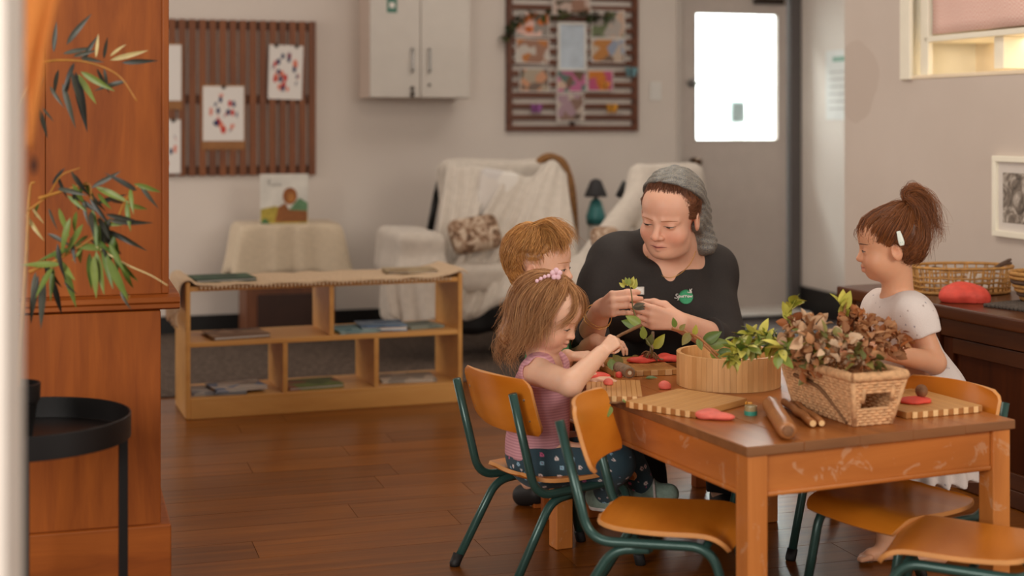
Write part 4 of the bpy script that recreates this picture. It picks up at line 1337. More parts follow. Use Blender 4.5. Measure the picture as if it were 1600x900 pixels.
def pink_girl():
    base = np.array([.09, 3.97, .0])
    H = Head(W(857, 488, 3.93), frame(-24, 24, 4), 1.0, False)
    pel = W(838, 712, 3.98); chest = W(846, 612, 3.955)
    shR, shL = W(838, 580, 3.88), W(864, 574, 4.03)
    elR, wrR = W(891, 600, 3.765), W(938, 553, 3.83)
    elL, wrL = W(890, 600, 4.07), W(922, 590, 3.95)
    neck = W(852, 562, 3.955)
    kR, aR = W(962, 722, 3.93), W(944, 772, 4.02)
    kL, aL = W(972, 700, 4.08), W(1006, 762, 4.10)
    hpR, hpL = pel + [.02, -.05, -.008], pel + [.03, .06, -.005]
    torso = [(('e', pel, np.array([.078, .09, .07]), None), .03), (('e', (pel + chest) / 2, np.array([.072, .085, .09]), None), .04), (('e', chest, np.array([.068, .082, .07]), None), .04),
             (('c', shR, shL, .036, .036), .03)]
    legs = [(('c', hpR, kR, .060, .043), .03), (('c', kR, aR, .042, .03), .02), (('c', hpL, kL, .060, .043), .03), (('c', kL, aL, .042, .03), .02)]
    arms = [(('c', shR, elR, .036, .031), .02), (('c', elR, wrR, .0315, .021), .012), (('c', shL, elL, .035, .03), .02), (('c', elL, wrL, .029, .021), .012)]
    hR = hand_prims(wrR, (.72, .35, .60), (.35, .75, -.45), (-.5, .2, .8), .108, [(62, 80, 45), (64, 82, 45), (66, 84, 45), (68, 86, 45)], [(.5, .8, .4), (.75, .7, .1), (.6, .7, -.3)])
    hL = hand_prims(wrL, (.93, -.2, -.12), (.1, .1, -1), (0, -.9, .1), .108, [(10, 35, 20), (12, 36, 22), (14, 38, 22), (18, 40, 25)], [(.5, .3, .6), (.9, .2, .3), (.95, .3, .1)], spread=.15)
    f = Field((-.14, 3.62, .06), (.44, 4.26, .86), .0027)
    for p, k in torso + legs + arms: f.add(p, k)
    f.add(('c', H.P(0, -.02, -.05), neck - [0, 0, .02], .038, .045), .02)
    for p, k in hR + hL: f.add(p, k)
    H.build(f)
    v, q = f.mesh(); skin = np.array(srgb(230, 184, 156)[:3]); C = H.colour(v, skin, .6)
    body = fobj('person', v, q, M['skin'], base=base, cols=C)
    tag(body, 'small girl in a pink sleeveless top with long light brown hair on a chair', 'person')
    H.features(f, body, M['brow_b'], srgb(60, 46, 40), openness=.35)
    # pink top
    g = Field((-.14, 3.7, .2), (.4, 4.2, .7), .004)
    for p, k in torso: g.add(p, k, .0105)
    for sh in (shR, shL): g.add(('c', sh * .75 + neck * .25, neck * .6 + sh * .4 + [0, 0, .0], .024, .022), .02, .006)
    g.plane(W(838, 711, 3.97), (-.05, 0, -1))
    g.cut(('e', neck + H.M[:, 1] * .022 + [0, 0, .012], np.array([.046, .05, .038]), None), .008)
    for sh, el in ((shR, elR), (shL, elL)):
        d = (el - sh) / np.linalg.norm(el - sh)
        g.cut(('c', sh + d * .005 + [0, 0, -.012] + (sh - chest) * .22, sh + d * .07 + (sh - chest) * .2, .036, .05), .006)
    g.wrinkle(.0022, 70, 12, 6, stretch=(.4, .4, 1.4))
    gv, gq = g.mesh()
    m, nt, b = new_mat('pink_stripe_jersey')
    wv = nt.nodes.new('ShaderNodeTexWave'); wv.bands_direction = 'Z'; wv.inputs['Scale'].default_value = 42; wv.inputs['Distortion'].default_value = .6
    nt.links.new(coords(nt), wv.inputs['Vector']); r1 = ramp(nt, [(.3, srgb(196, 138, 150)), (.7, srgb(214, 160, 168))]); nt.links.new(wv.outputs[0], r1.inputs[0])
    nt.links.new(r1.outputs[0], b.inputs['Base Color']); b.inputs['Roughness'].default_value = .85
    top = fobj('pink_top', gv, gq, m, body)
    # trousers
    g = Field((-.14, 3.75, .05), (.46, 4.28, .44), .0035)
    for p, k in legs + torso[:2]: g.add(p, k, .006)
    g.plane(W(838, 690, 3.97), (.0, 0, 1))
    for k_, a_ in ((kR, aR), (kL, aL)):
        B = basis_z(a_ - k_); g.cut(('b', a_ + B[:, 2] * .04, np.array([.06, .06, .04]), B), .004)
    g.wrinkle(.0018, 70, 21)
    gv, gq = g.mesh(); tr_ = fobj('floral_trousers', gv, gq, M['cloth_attr'], body, cols=floral(gv, 4, srgb(46, 72, 84), 260))
    part('label_tag', MB().box(W(812, 712, 3.915) + np.array([-.004, -.0, 0]), (.002, .018, .024), rotz(.45)), M['white'], tr_, world=True)
    # shoes
    M['shoe_teal'] = plain('grey_green_canvas', srgb(128, 148, 136), .8, var=.15, scale=80); M['sole'] = plain('pale_sole', srgb(206, 196, 190), .7, var=.25, scale=60)
    for a_, dr in ((aR, np.array([.93, -.3, -.2])), (aL, np.array([.95, -.1, .1]))):
        dr = dr / np.linalg.norm(dr); g = Field(a_ - .13, a_ + .15, .004)
        heel, toe = a_ + [0, 0, -.012] - dr * .018, a_ + dr * .07 + [0, 0, -.022]
        g.add(('c', a_ + [0, 0, .005], heel, .034, .03), .01); g.add(('c', heel, toe, .03, .028), .02); g.cut(('e', a_ + [0, 0, .035], np.array([.024, .024, .02]), None), .005)
        gv, gq = g.mesh(); shm = fobj('shoe', gv, gq, M['shoe_teal'], body)
        g = Field(a_ - .13, a_ + .15, .004); g.add(('c', heel + [0, 0, -.022], toe + [0, 0, -.018], .026, .026), .01); g.plane(heel + [0, 0, -.016], (0, 0, 1)); g.plane(heel + [0, 0, -.034], (0, 0, -1))
        gv, gq = g.mesh()
        if len(gv): fobj('sole', gv, gq, M['sole'], shm)
        mb = MB(); B = basis_z(dr); c_ = a_ + dr * .03 + [0, 0, -.012]
        mb.tube([c_ + B @ np.array([.0325 * math.cos(t), .0325 * math.sin(t), 0]) for t in np.linspace(0, 2 * math.pi, 25)], .004, 6); part('strap', mb, M['sole'], shm, smooth=True, world=True)
    # hair
    hc = [srgb(170, 116, 70), srgb(222, 172, 122), srgb(140, 88, 50), srgb(200, 146, 94)]
    def grow(ql): return (ql[:, 2] > .014 + .42 * np.maximum(ql[:, 1] - .01, 0)) | (ql[:, 1] < .016)
    ext = [(H.C((-.045, -.045, -.03), (-.05, -.07, -.10), .035, .02), .03), (H.C((0, -.07, -.02), (0, -.085, -.11), .045, .028), .03), (H.C((.045, -.045, -.03), (.05, -.07, -.10), .035, .02), .03)]
    cap = hair_cap(H, .006, grow, (H.c - .2, H.c + .17), .0035, [srgb(134, 86, 50), srgb(160, 110, 68)], 9, extra=ext, groove=.0018)
    gs = []
    c_, r_ = np.array(H.cran[0]), np.array(H.cran[1])
    for az in range(-172, 176, 9):
        a = math.radians(az); g_ = [H.P(.0, -.005, .105)]
        if abs(az) < 60: continue
        for el, o in ((52, .005), (20, .009), (-8, .012)):
            e = math.radians(el); g_.append(H.P(*(c_ + (r_ + o) * np.array([math.sin(a) * math.cos(e), math.cos(a) * math.cos(e), math.sin(e)]))))
        sx, sy = math.sin(a), math.cos(a)
        back = abs(az) > 110
        q0 = g_[-1]; od = (q0 - H.c) * np.array([1, 1, 0]); od /= np.linalg.norm(od) + 1e-6
        g_.append(q0 + od * .004 + np.array([-.004, 0, -.038])); g_.append(q0 + od * .003 + np.array([-.010, 0, -.078]))
        if back or az < -75: g_.append(q0 + od * .012 + np.array([-.016, 0, -.112 if back else -.096]))
        gs.append(g_)
    s1 = strands(gs, 80, .007, .013, .0007, hc, 3, wave=.008, m=16, free=.25)
    # swept fringe and wisps
    fr = []
    for k in range(9):
        t = k / 8
        fr.append([H.P(-.01, .005, .104), H.P(-.02 + .045 * t, .055, .085), H.P(-.042 + .085 * t, .078, .048), H.P(-.058 + .105 * t, .066 + .012 * math.sin(3 * t), .012), H.P(-.07 + .125 * t, .045 + .03 * math.sin(3 * t), -.018)])
    s2 = strands(fr[:2] + fr[4:], 60, .008, .008, .0006, hc, 14, wave=.005, m=12, free=.35)
    brow_f = [[H.P(-.01 + .012 * k, .01, .105), H.P(-.022 + .02 * k, .05, .088), H.P(-.034 + .026 * k, .072, .062), H.P(-.052 + .03 * k, .070, .038)] for k in range(2)]
    s5 = strands(brow_f, 60, .008, .009, .0006, hc, 24, wave=.004, m=10, free=.3)
    side = [[H.P(-.015, .02, .102), H.P(-.055, .035, .07), H.P(-.076, .028, .02), H.P(-.079, .016, -.03), H.P(-.078, .004, -.075), H.P(-.08, -.01, -.11)],
            [H.P(-.01, .01, .104), H.P(-.06, .012, .07), H.P(-.08, .005, .02), H.P(-.083, -.01, -.03), H.P(-.083, -.02, -.08), H.P(-.09, -.035, -.125)]]
    s3 = strands(side, 190, .010, .014, .0007, hc, 17, wave=.008, m=14, free=.25)
    # loose curls behind
    cur = [[H.P(-.03, -.09, .0), W(792, 520, 3.98), W(780, 545, 3.97), W(792, 575, 3.97)], [H.P(0, -.1, .0), W(797, 505, 4.0), W(786, 520, 4.0), W(795, 560, 3.98)], [H.P(0, -.1, .03), W(802, 470, 4.02), W(792, 478, 4.02), W(786, 498, 4.02)],
           [H.P(-.04, -.08, -.02), W(805, 540, 3.95), W(800, 560, 3.94), W(806, 580, 3.94)]]
    s4 = strands(cur, 110, .020, .014, .0007, hc, 19, wave=.014, m=16, free=.3)
    join_strands('hair', [cap, s1, s2, s3, s4, s5, fuzz(cap, H, lambda p: H.M @ np.array([-.5, .1, -1.0]), 1500, .022, .0006, hc, 73)], body, M['hair'])
    # hair clip
    M['pinkplastic'] = plain('pale_pink_plastic', srgb(238, 196, 206), .4, var=.03)
    def oh(px, py, off=0.0):
        q_ = []
        ys = np.linspace(3.75, 4.1, 300); P = np.array([W(px, py, y) for y in ys])
        ql = H.local(P); e = np.sum(((ql - c_) / (r_ + .017 + off)) ** 2, 1)
        i = int(np.argmax(e < 1)) if (e < 1).any() else int(np.argmin(e)); return P[i]
    cl = part('hair_clip', (lambda mb: mb.tube(smooth_path([oh(838, 440), oh(850, 434), oh(862, 429), oh(872, 428)], 4), .0022, 6))(MB()), M['pinkplastic'], body, smooth=True, world=True)
    for k, (a, b) in enumerate(((839, 439), (845, 435.5), (851, 432.5), (857, 431))):
        part('bead', MB().ball(oh(a, b, .004), .0052), M['pinkplastic'], cl, smooth=True, world=True)
    bc = oh(869, 428, .006)
    mb = MB()
    for k in range(5):
        a = 2 * math.pi * k / 5 + .3
        mb.ball(bc + np.array([.0095 * math.cos(a), -.001, .0095 * math.sin(a)]), (.0075, .004, .0075), nu=10, nv=6)
    part('flower', mb, M['pinkplastic'], cl, smooth=True, world=True)
    return body
PINK = pink_girl()

# ---------------------------------------------------------------- the boy
def boy():
    base = np.array([.09, 4.45, 0.0])
    H = Head(W(845, 413, 4.30), frame(-18, 2, 0), 1.04, False)
    pel = np.array([.13, 4.50, .36]); chest = np.array([.125, 4.40, .55])
    shR, shL = np.array([.105, 4.315, .615]), np.array([.15, 4.48, .62])
    elR, wrR = W(868, 590, 4.24), W(886, 557, 4.12)
    elL, wrL = W(902, 556, 4.36), W(930, 532, 4.22)
    kR, aR = np.array([.24, 4.42, .30]), np.array([.055, 4.58, .085])
    kL, aL = np.array([.24, 4.55, .30]), np.array([.25, 4.56, .085])
    torso = [(('e', pel, np.array([.085, .1, .08]), None), .04), (('e', (pel + chest) / 2, np.array([.08, .095, .11]), None), .04), (('e', chest, np.array([.075, .09, .08]), None), .04), (('c', shR, shL, .04, .04), .03)]
    arms = [(('c', shR, elR, .038, .032), .02), (('c', elR, wrR, .031, .021), .012), (('c', shL, elL, .038, .032), .02), (('c', elL, wrL, .031, .021), .012)]
    legs = [(('c', pel + [.03, -.05, -.02], kR, .06, .045), .03), (('c', kR, aR, .042, .03), .02), (('c', pel + [.03, .05, -.02], kL, .06, .045), .03), (('c', kL, aL, .042, .03), .02)]
    feet = [(('c', aR + [.02, 0, -.04], aR + [-.02, .03, -.055], .03, .028), .01), (('c', aL + [-.02, 0, -.05], aL + [.07, 0, -.058], .03, .025), .01)]
    hR = hand_prims(wrR, (.95, -.25, .05), (.1, .35, -.9), (-.1, .9, .3), .112, [(18, 26, 14), (22, 34, 18), (26, 40, 20), (30, 46, 24)], [(.6, .4, .6), (.9, .3, .2), (.95, .3, 0)], spread=.12)
    hL = hand_prims(wrL, (.9, -.3, .05), (.1, .1, -1), (0, -.9, .2), .112, [(25, 40, 25)] * 4, [(.6, .4, .6), (.9, .3, .2), (.95, .3, 0)])
    f = Field((-.16, 4.0, .0), (.42, 4.72, .98), .0036)
    for p, k in torso + arms + legs + feet + hR + hL: f.add(p, k)
    f.add(('c', H.P(0, -.015, -.05), (shR + shL) / 2 + [0, 0, .01], .04, .048), .02)
    H.build(f)
    v, q = f.mesh(); C = H.colour(v, np.array(srgb(230, 182, 154)[:3]), .6)
    body = fobj('person', v, q, M['skin'], base=base, cols=C); tag(body, 'blond boy in profile behind the girl in pink', 'person')
    H.features(f, body, M['brow_b'], srgb(60, 50, 44), openness=.4)
    g = Field((-.16, 4.1, .25), (.36, 4.66, .72), .0045)
    for p, k in torso: g.add(p, k, .008)
    for sh, el in ((shR, elR), (shL, elL)): g.add(('c', sh, sh + (el - sh) * .6, .042, .042), .02, .006)
    g.cut(('e', H.P(0, .01, -.10), np.array([.055, .055, .03]), None), .008); g.wrinkle(.002, 70, 31)
    gv, gq = g.mesh(); M['greencloth'] = plain('green_cotton', srgb(74, 140, 92), .85, var=.1, scale=150); fobj('green_shirt', gv, gq, M['greencloth'], body)
    # hem of the shirt front hanging at the wrist
    g = Field((-.16, 4.2, .1), (.42, 4.72, .45), .006)
    for p, k in legs[0:1] + legs[2:3] + torso[:1]: g.add(p, k, .009)
    gv, gq = g.mesh(); M['shorts'] = plain('navy_shorts', srgb(34, 36, 48), .9); fobj('shorts', gv, gq, M['shorts'], body)
    for k in (0, 1):
        g = Field((-.16, 4.3, -.01), (.42, 4.72, .12), .005); g.add(feet[k][0], .01, .006); g.plane((0, 0, .001), (0, 0, -1)); g.plane((0, 0, .075), (0, 0, 1))
        gv, gq = g.mesh(); fobj('shoe', gv, gq, M['rubber'], body)
    hc = [srgb(190, 128, 66), srgb(234, 178, 110), srgb(146, 92, 46), srgb(214, 156, 88)]
    def grow(ql): return ((ql[:, 2] > .022 + .75 * np.maximum(ql[:, 1] - .005, 0)) | ((ql[:, 1] < -.03 + .3 * np.minimum(ql[:, 2] + .02, 0)) & (ql[:, 2] > -.07)) | (ql[:, 2] > .016 + .9 * np.maximum(ql[:, 1] - .012, 0)))
    cap = hair_cap(H, .009, grow, (H.c - .17, H.c + .17), .0035, [srgb(138, 88, 42), srgb(176, 122, 64)], 5, extra=[(H.E((0, -.05, -.025), (.058, .042, .045)), .03)], groove=.002)
    c_, r_ = np.array(H.cran[0]), np.array(H.cran[1]); gs = []
    for az in range(-180, 180, 11):
        a = math.radians(az)
        low = -58 if abs(az) > 130 else (-34 if abs(az) > 112 else (6 if abs(az) > 62 else 24))
        for st0 in (78, 58, 40, 22, 2, -18):
            if st0 - 12 < low: continue
            els = np.linspace(st0, max(low, st0 - 50), 4); g_ = []
            for i, el in enumerate(els):
                e = math.radians(el); sw = a + .10 * i * (1 if az > 0 else -.4)
                o = (.008, .016, .015, .012)[i]
                g_.append(H.P(*(c_ + (r_ + o) * np.array([math.sin(sw) * math.cos(e), math.cos(sw) * math.cos(e), math.sin(e)]))))
            gs.append(g_)
    s1 = strands(gs, 40, .009, .007, .0008, hc, 41, wave=.004, m=9, free=.2)
    top = [[H.P(.0 + .02 * k, -.02, .105), H.P(.0 + .02 * k, .025, .122), H.P(-.015 + .022 * k, .068, .100), H.P(-.03 + .024 * k, .094, .066)] for k in range(-2, 3)]
    top += [[H.P(-.03, .0, .10), H.P(-.05, .04, .095), H.P(-.062, .062, .06), H.P(-.064, .064, .035)], [H.P(-.02, .02, .11), H.P(-.035, .06, .095), H.P(-.045, .082, .06), H.P(-.052, .082, .038)]]
    s2 = strands(top, 110, .013, .011, .0008, hc, 43, wave=.008, m=12, free=.3)
    join_strands('hair', [cap, s1, s2, fuzz(cap, H, lambda p: H.M @ np.array([0, .35, -1.0]), 2600, .022, .0007, hc, 75)], body, M['hair'])
    return body
BOY = boy()
stool((0.165, 4.53, 0), 0.2, 0.27, 0.20, 'low pine stool under the blond boy, its legs hidden behind the chair')

# ---------------------------------------------------------------- girl in white
def white_girl():
    base = np.array([1.08, 4.02, 0.0])
    H = Head(W(1391, 383, 4.0), frame(172, 6, 0), 1.0, False)
    neck = W(1402, 452, 4.02)
    shL, shR = W(1424, 484, 3.93), W(1376, 478, 4.10)
    chest = np.array([1.07, 4.02, .66]); waist = np.array([1.08, 4.02, .56]); pel = np.array([1.085, 4.02, .46])
    elL, wrL = W(1459, 566, 3.90), W(1392, 552, 3.80)
    elR, wrR = W(1372, 560, 4.10), W(1335, 545, 4.02)
    fL, fR = Wz(1452, 884, 0.0), Wz(1378, 876, 0.0)
    torso = [(('e', chest, np.array([.072, .082, .075]), None), .03), (('e', waist, np.array([.075, .082, .08]), None), .04), (('e', pel, np.array([.08, .088, .075]), None), .04), (('c', shL, shR, .035, .035), .03)]
    arms = [(('c', shL, elL, .036, .031), .02), (('c', elL, wrL, .031, .021), .012), (('c', shR, elR, .036, .031), .02), (('c', elR, wrR, .03, .021), .012)]
    legs = []
    for s_, ft in ((-1, fL), (1, fR)):
        hip = pel + [0.0, .045 * s_, -.03]; ank = np.array([ft[0] + .01, ft[1], .045]); kn = (hip + ank) / 2 + [-.01, 0, .01]
        legs += [(('c', hip, kn, .055, .042), .03), (('c', kn, ank, .04, .025), .02), (('c', ank + [.018, 0, -.018], ank + [-.045, -.012, -.026], .024, .018), .015)]
        for k in range(5): legs.append((('c', ank + [-.05, -.012, -.028] + np.array([.0, (k - 2) * .0095, 0]), ank + [-.078 + .004 * abs(k - 1), -.014 + (k - 2) * .0105, -.034], .009, .0065), .004))
    hL = hand_prims(wrL, (-.9, -.1, .1), (.1, .9, -.2), (0, 0, 1), .112, [(40, 60, 40)] * 4, [(.6, .5, .5), (.9, .4, .2), (.9, .4, 0)])
    hR = hand_prims(wrR, (-.9, -.2, .1), (.1, -.9, -.2), (0, 0, 1), .112, [(40, 60, 40)] * 4, [(.6, .5, .5), (.9, .4, .2), (.9, .4, 0)])
    f = Field((.78, 3.66, .0), (1.32, 4.26, 1.0), .0033)
    for p, k in torso + arms + legs + hL + hR: f.add(p, k)
    f.add(('c', H.P(0, -.015, -.05), neck - [0, 0, .02], .037, .044), .02)
    H.build(f)
    v, q = f.mesh(); skin = np.array(srgb(214, 158, 124)[:3]); C = H.colour(v, skin, .35)
    body = fobj('person', v, q, M['skin'], base=base, cols=C); tag(body, 'standing girl in a white dress with an auburn ponytail', 'person')
    H.features(f, body, M['brow_d'], srgb(40, 28, 22), openness=.55)
    # dress
    g = Field((.78, 3.74, .2), (1.38, 4.32, .84), .0042)
    for p, k in torso[:2] + torso[3:]: g.add(p, k, .009)
    g.add(('c', waist + [0.006, 0, -.01], np.array([1.112, 4.03, .45]), .088, .124), .03); g.add(('c', np.array([1.112, 4.03, .45]), np.array([1.112, 4.03, .22]), .124, .160), .03)
    for sh, el in ((shL, elL), (shR, elR)):
        d = el - sh; g.add(('e', sh + d * .22 + [0, 0, .006], np.array([.056, .054, .056]), None), .02); g.add(('c', sh, sh + d * .62, .046, .052), .02)
        B = basis_z(d); g.cut(('b', sh + d * .52 + B[:, 2] * .05, np.array([.08, .08, .05]), B), .004)
    g.cut(('e', neck + [-.018, -.006, .012], np.array([.055, .052, .034]), None), .006)
    g.plane((0, 0, .235), (0, 0, -1))
    # gathered skirt folds
    X = g.ax[0][:, None, None] - 1.09; Y = g.ax[1][None, :, None] - 4.025; Z = g.ax[2][None, None, :]
    an = np.arctan2(Y, X); low = np.clip((.58 - Z) / .3, 0, 1)
    g.d = (g.d + (.0065 * low * (np.abs(g.d) < .03)) * np.sin(an * 17 + 1.2 * np.sin(an * 5))).astype(np.float32)
    g.wrinkle(.0016, 80, 51)
    gv, gq = g.mesh()
    rg = np.random.default_rng(8); Cd = np.repeat(np.array(srgb(218, 206, 200)[:3])[None], len(gv), 0)
    for i in rg.choice(len(gv), 330, replace=False):
        d = np.linalg.norm(gv - gv[i], axis=1); Cd[d < rg.uniform(.0015, .0027)] = [srgb(120, 110, 130), srgb(150, 128, 120), srgb(96, 96, 116)][rg.integers(3)][:3]
    fobj('white_dress', gv, gq, M['cloth_attr'], body, cols=Cd)
    # hair pulled back into a high ponytail
    hc = [srgb(108, 58, 26), srgb(152, 88, 42), srgb(78, 42, 20), srgb(168, 102, 52)]
    def grow(ql): return (ql[:, 2] > -.002 + .30 * np.maximum(ql[:, 1] - .005, 0)) | ((ql[:, 1] < -.024) & (ql[:, 2] > -.055)) | ((ql[:, 1] < .014) & (ql[:, 2] > .006))
    cap = hair_cap(H, .0055, grow, (H.c - .16, H.c + .16), .003, [srgb(78, 42, 20), srgb(112, 64, 32)], 15, groove=.0012, extra=[(H.E((0, -.052, -.022), (.05, .036, .038)), .03)])
    tie = H.P(0, -.058, .098)
    c_, r_ = np.array(H.cran[0]), np.array(H.cran[1]); gs = []
    for az in range(-176, 180, 6):
        a = math.radians(az); low = -46 if abs(az) > 128 else (-38 if abs(az) > 105 else (-13 if abs(az) > 66 else (-8 if abs(az) > 35 else 2)))
        e0 = math.radians(low); p0 = c_ + (r_ + .004) * np.array([math.sin(a) * math.cos(e0), math.cos(a) * math.cos(e0), math.sin(e0)])
        tl = np.array([0, -.058, .098]); g_ = [H.P(*p0)]
        for t in (.35, .7, .95):
            m_ = p0 * (1 - t) + tl * t; m_ = m_ - c_; m_ = m_ / np.sqrt(np.sum((m_ / (r_ + .0085)) ** 2)); g_.append(H.P(*(c_ + m_)))
        gs.append(g_)
    s1 = strands(gs, 56, .008, .007, .0007, hc, 61, wave=.003, m=10)
    D = lambda px, py, y=4.0: W(px, py, y)
    pony = [[tie, D(1422, 306), D(1440, 312), D(1449, 345, 3.99), D(1443, 395, 3.98)], [tie, D(1420, 300, 4.01), D(1446, 308), D(1460, 335), D(1462, 365, 3.99)], [tie, D(1417, 303, 4.02), D(1432, 318, 4.0), D(1432, 355), D(1428, 398)],
            [tie, D(1415, 300, 4.0), D(1436, 300), D(1454, 325), D(1455, 385)], [tie, D(1420, 310, 3.97), D(1437, 330, 3.96), D(1440, 370, 3.96), D(1436, 402, 3.97)], [tie, D(1418, 298, 4.03), D(1430, 296, 4.03), D(1442, 330, 4.04), D(1448, 390, 4.04)]]
    s2 = strands(pony, 190, .010, .021, .0008, hc, 63, wave=.012, m=18, free=.3)
    wis = [[tie, D(1452, 330), D(1470, 355), D(1480, 362)], [D(1440, 340), D(1463, 350), D(1470, 370), D(1462, 382)], [H.P(-.0, -.08, -.03), D(1420, 410), D(1416, 425)], [H.P(.03, .07, .06), H.P(.036, .076, .045), H.P(.040, .074, .028)], [H.P(.0, .078, .06), H.P(.012, .084, .045), H.P(.02, .082, .03)]]
    s3 = strands(wis, 22, .007, .007, .0007, hc, 65, wave=.012, m=14, free=.4)
    join_strands('hair', [cap, s1, s2, s3, fuzz(cap, H, lambda p: tie - p, 2600, .024, .0006, hc, 77)], body, M['hair'])
    M['elastic'] = plain('cream_elastic', srgb(226, 198, 150), .6)
    B = basis_z(D(1428, 304) - tie); mb = MB(); mb.tube([tie + B @ np.array([.0145 * math.cos(t), .0145 * math.sin(t), .008]) for t in np.linspace(0, 2 * math.pi, 25)], .005, 8); part('hair_tie', mb, M['elastic'], body, smooth=True, world=True)
    # snap clip
    a_, b_ = D(1402, 361, 3.925), D(1408, 383, 3.92)
    pc_ = []
    for (x, y, w_) in ((0, 0, .0045), (.2, 0, .0058), (.5, 0, .0072), (.8, 0, .0078), (.95, 0, .006), (1, 0, .003)): pc_.append((x, w_))
    ax_ = b_ - a_; nn = np.array([0, -1.0, 0]); sd_ = np.cross(ax_, nn); sd_ /= np.linalg.norm(sd_); G = np.array([[a_ + ax_ * x * 1.0 + sd_ * w_ * q_ + nn * (.010 + .0015 * math.sin(math.pi * x) - .001 * q_ * q_) for q_ in (-1, -.6, 0, .6, 1)] for x, w_ in pc_])
    mb = MB(); mb.sheet(G, .002); cl = part('snap_clip', mb, plain('mint_white_clip', srgb(222, 228, 216), .35, var=.02), body, smooth=True, world=True)
    cm = plain('clip_print', srgb(120, 170, 160), .4)
    for q_ in (-.5, .5): part('printed_dot', MB().ball(a_ + ax_ * .78 + sd_ * .006 * q_ + nn * .0125, (.0014, .0006, .0014), nu=8, nv=5), cm, cl, smooth=True, world=True)
    return body
WHITE = white_girl()
# ================================================================ things along the far wall
M['slat'] = wood('stained_slat', srgb(100, 50, 16), srgb(140, 78, 28), axis=2, scale=1.2, rough=0.5, stretch=10, rand=0.12)
M['slat_h'] = wood('stained_slat_cross', srgb(84, 44, 26), srgb(116, 66, 40), axis=0, scale=1.2, rough=0.5, stretch=10, rand=0.12)
M['dark_batten'] = plain('dark_batten', srgb(58, 32, 20), 0.6)
M['paper'] = plain('paper', srgb(232, 226, 218), 0.8, var=0.02)
M['clipb'] = plain('clipboard_brown', srgb(156, 106, 60), 0.7)
def zb(px, py): return float(on_back(px, py)[2])
def wall_thing(name, label, cat, px, py, off=0.0, group=None):
    p = on_back(px, py, off); return thing(name, label, cat, tuple(p), ROOM, group)

# vertical slat display board
t0, t1 = bt(214), bt(492); zA, zB = zb(380, 274), zb(380, 32)
p0 = bk(t0, 0, zA)
sb1 = thing('slatted_board', 'brown board of vertical slats hung left of the white cabinet', 'display board', tuple(p0), ROOM)
Wd, Hd = t1 - t0, zB - zA
nsl = int(round(Wd / 0.0595))
for k in range(nsl + 1):
    x = 0.02 + k * (Wd - 0.04) / nsl
    part('slat', MB().box((x, -0.021, Hd / 2), (0.040, 0.018, Hd)), M['slat'], sb1, bevel=0.002)
for z in (0.03, Hd * 0.49, Hd - 0.03): part('batten', MB().box((Wd / 2, -0.006, z), (Wd, 0.012, 0.05)), M['dark_batten'], sb1)

def art_mat(name, seed, kind):
    m, nt, b = new_mat(name)
    vec = coords(nt, (1, 1, 1), 'Object')
    base = srgb(234, 228, 222); last = None
    col = nt.nodes.new('ShaderNodeRGB'); col.outputs[0].default_value = base; out = col.outputs[0]
    # painted dabs only in the middle of the sheet
    gr = nt.nodes.new('ShaderNodeVectorMath'); gr.operation = 'MULTIPLY'; gr.inputs[1].default_value = (1 / .085, 0, 1 / .12) if kind else (900, 0, 900)
    nt.links.new(vec, gr.inputs[0]); ln = nt.nodes.new('ShaderNodeVectorMath'); ln.operation = 'LENGTH'; nt.links.new(gr.outputs[0], ln.inputs[0])
    msk = ramp(nt, [(.85, (1, 1, 1, 1)), (1.0, (0, 0, 0, 1))]); nt.links.new(ln.outputs['Value'], msk.inputs[0])
    for i, c in enumerate([srgb(222, 126, 100), srgb(196, 48, 40), srgb(44, 50, 92)]):
        v = nt.nodes.new('ShaderNodeTexVoronoi'); v.inputs['Scale'].default_value = 19 + 3 * i; v.inputs['Randomness'].default_value = 1
        mp = nt.nodes.new('ShaderNodeMapping'); mp.inputs['Location'].default_value = (seed * 1.7 + i * 3.1, 0, seed + i * 2.3); mp.inputs['Rotation'].default_value = (0, .5, 0); mp.inputs['Scale'].default_value = (1.3, 0, .75)
        nt.links.new(vec, mp.inputs[0]); nt.links.new(mp.outputs[0], v.inputs['Vector'])
        r = ramp(nt, [(.34, (1, 1, 1, 1)), (.40, (0, 0, 0, 1))]); nt.links.new(v.outputs['Distance'], r.inputs[0])
        sp = nt.nodes.new('ShaderNodeSeparateColor'); nt.links.new(v.outputs['Color'], sp.inputs[0])
        th = nt.nodes.new('ShaderNodeMath'); th.operation = 'GREATER_THAN'; th.inputs[1].default_value = .52; nt.links.new(sp.outputs[i % 3], th.inputs[0])
        m1 = nt.nodes.new('ShaderNodeMath'); m1.operation = 'MULTIPLY'; nt.links.new(r.outputs[0], m1.inputs[0]); nt.links.new(th.outputs[0], m1.inputs[1])
        m2 = nt.nodes.new('ShaderNodeMath'); m2.operation = 'MULTIPLY'; nt.links.new(m1.outputs[0], m2.inputs[0]); nt.links.new(msk.outputs[0], m2.inputs[1])
        mx = nt.nodes.new('ShaderNodeMix'); mx.data_type = 'RGBA'; nt.links.new(m2.outputs[0], mx.inputs['Factor']); nt.links.new(out, mx.inputs[6]); mx.inputs[7].default_value = c; out = mx.outputs[2]
    nt.links.new(out, b.inputs['Base Color']); b.inputs['Roughness'].default_value = .8
    return m
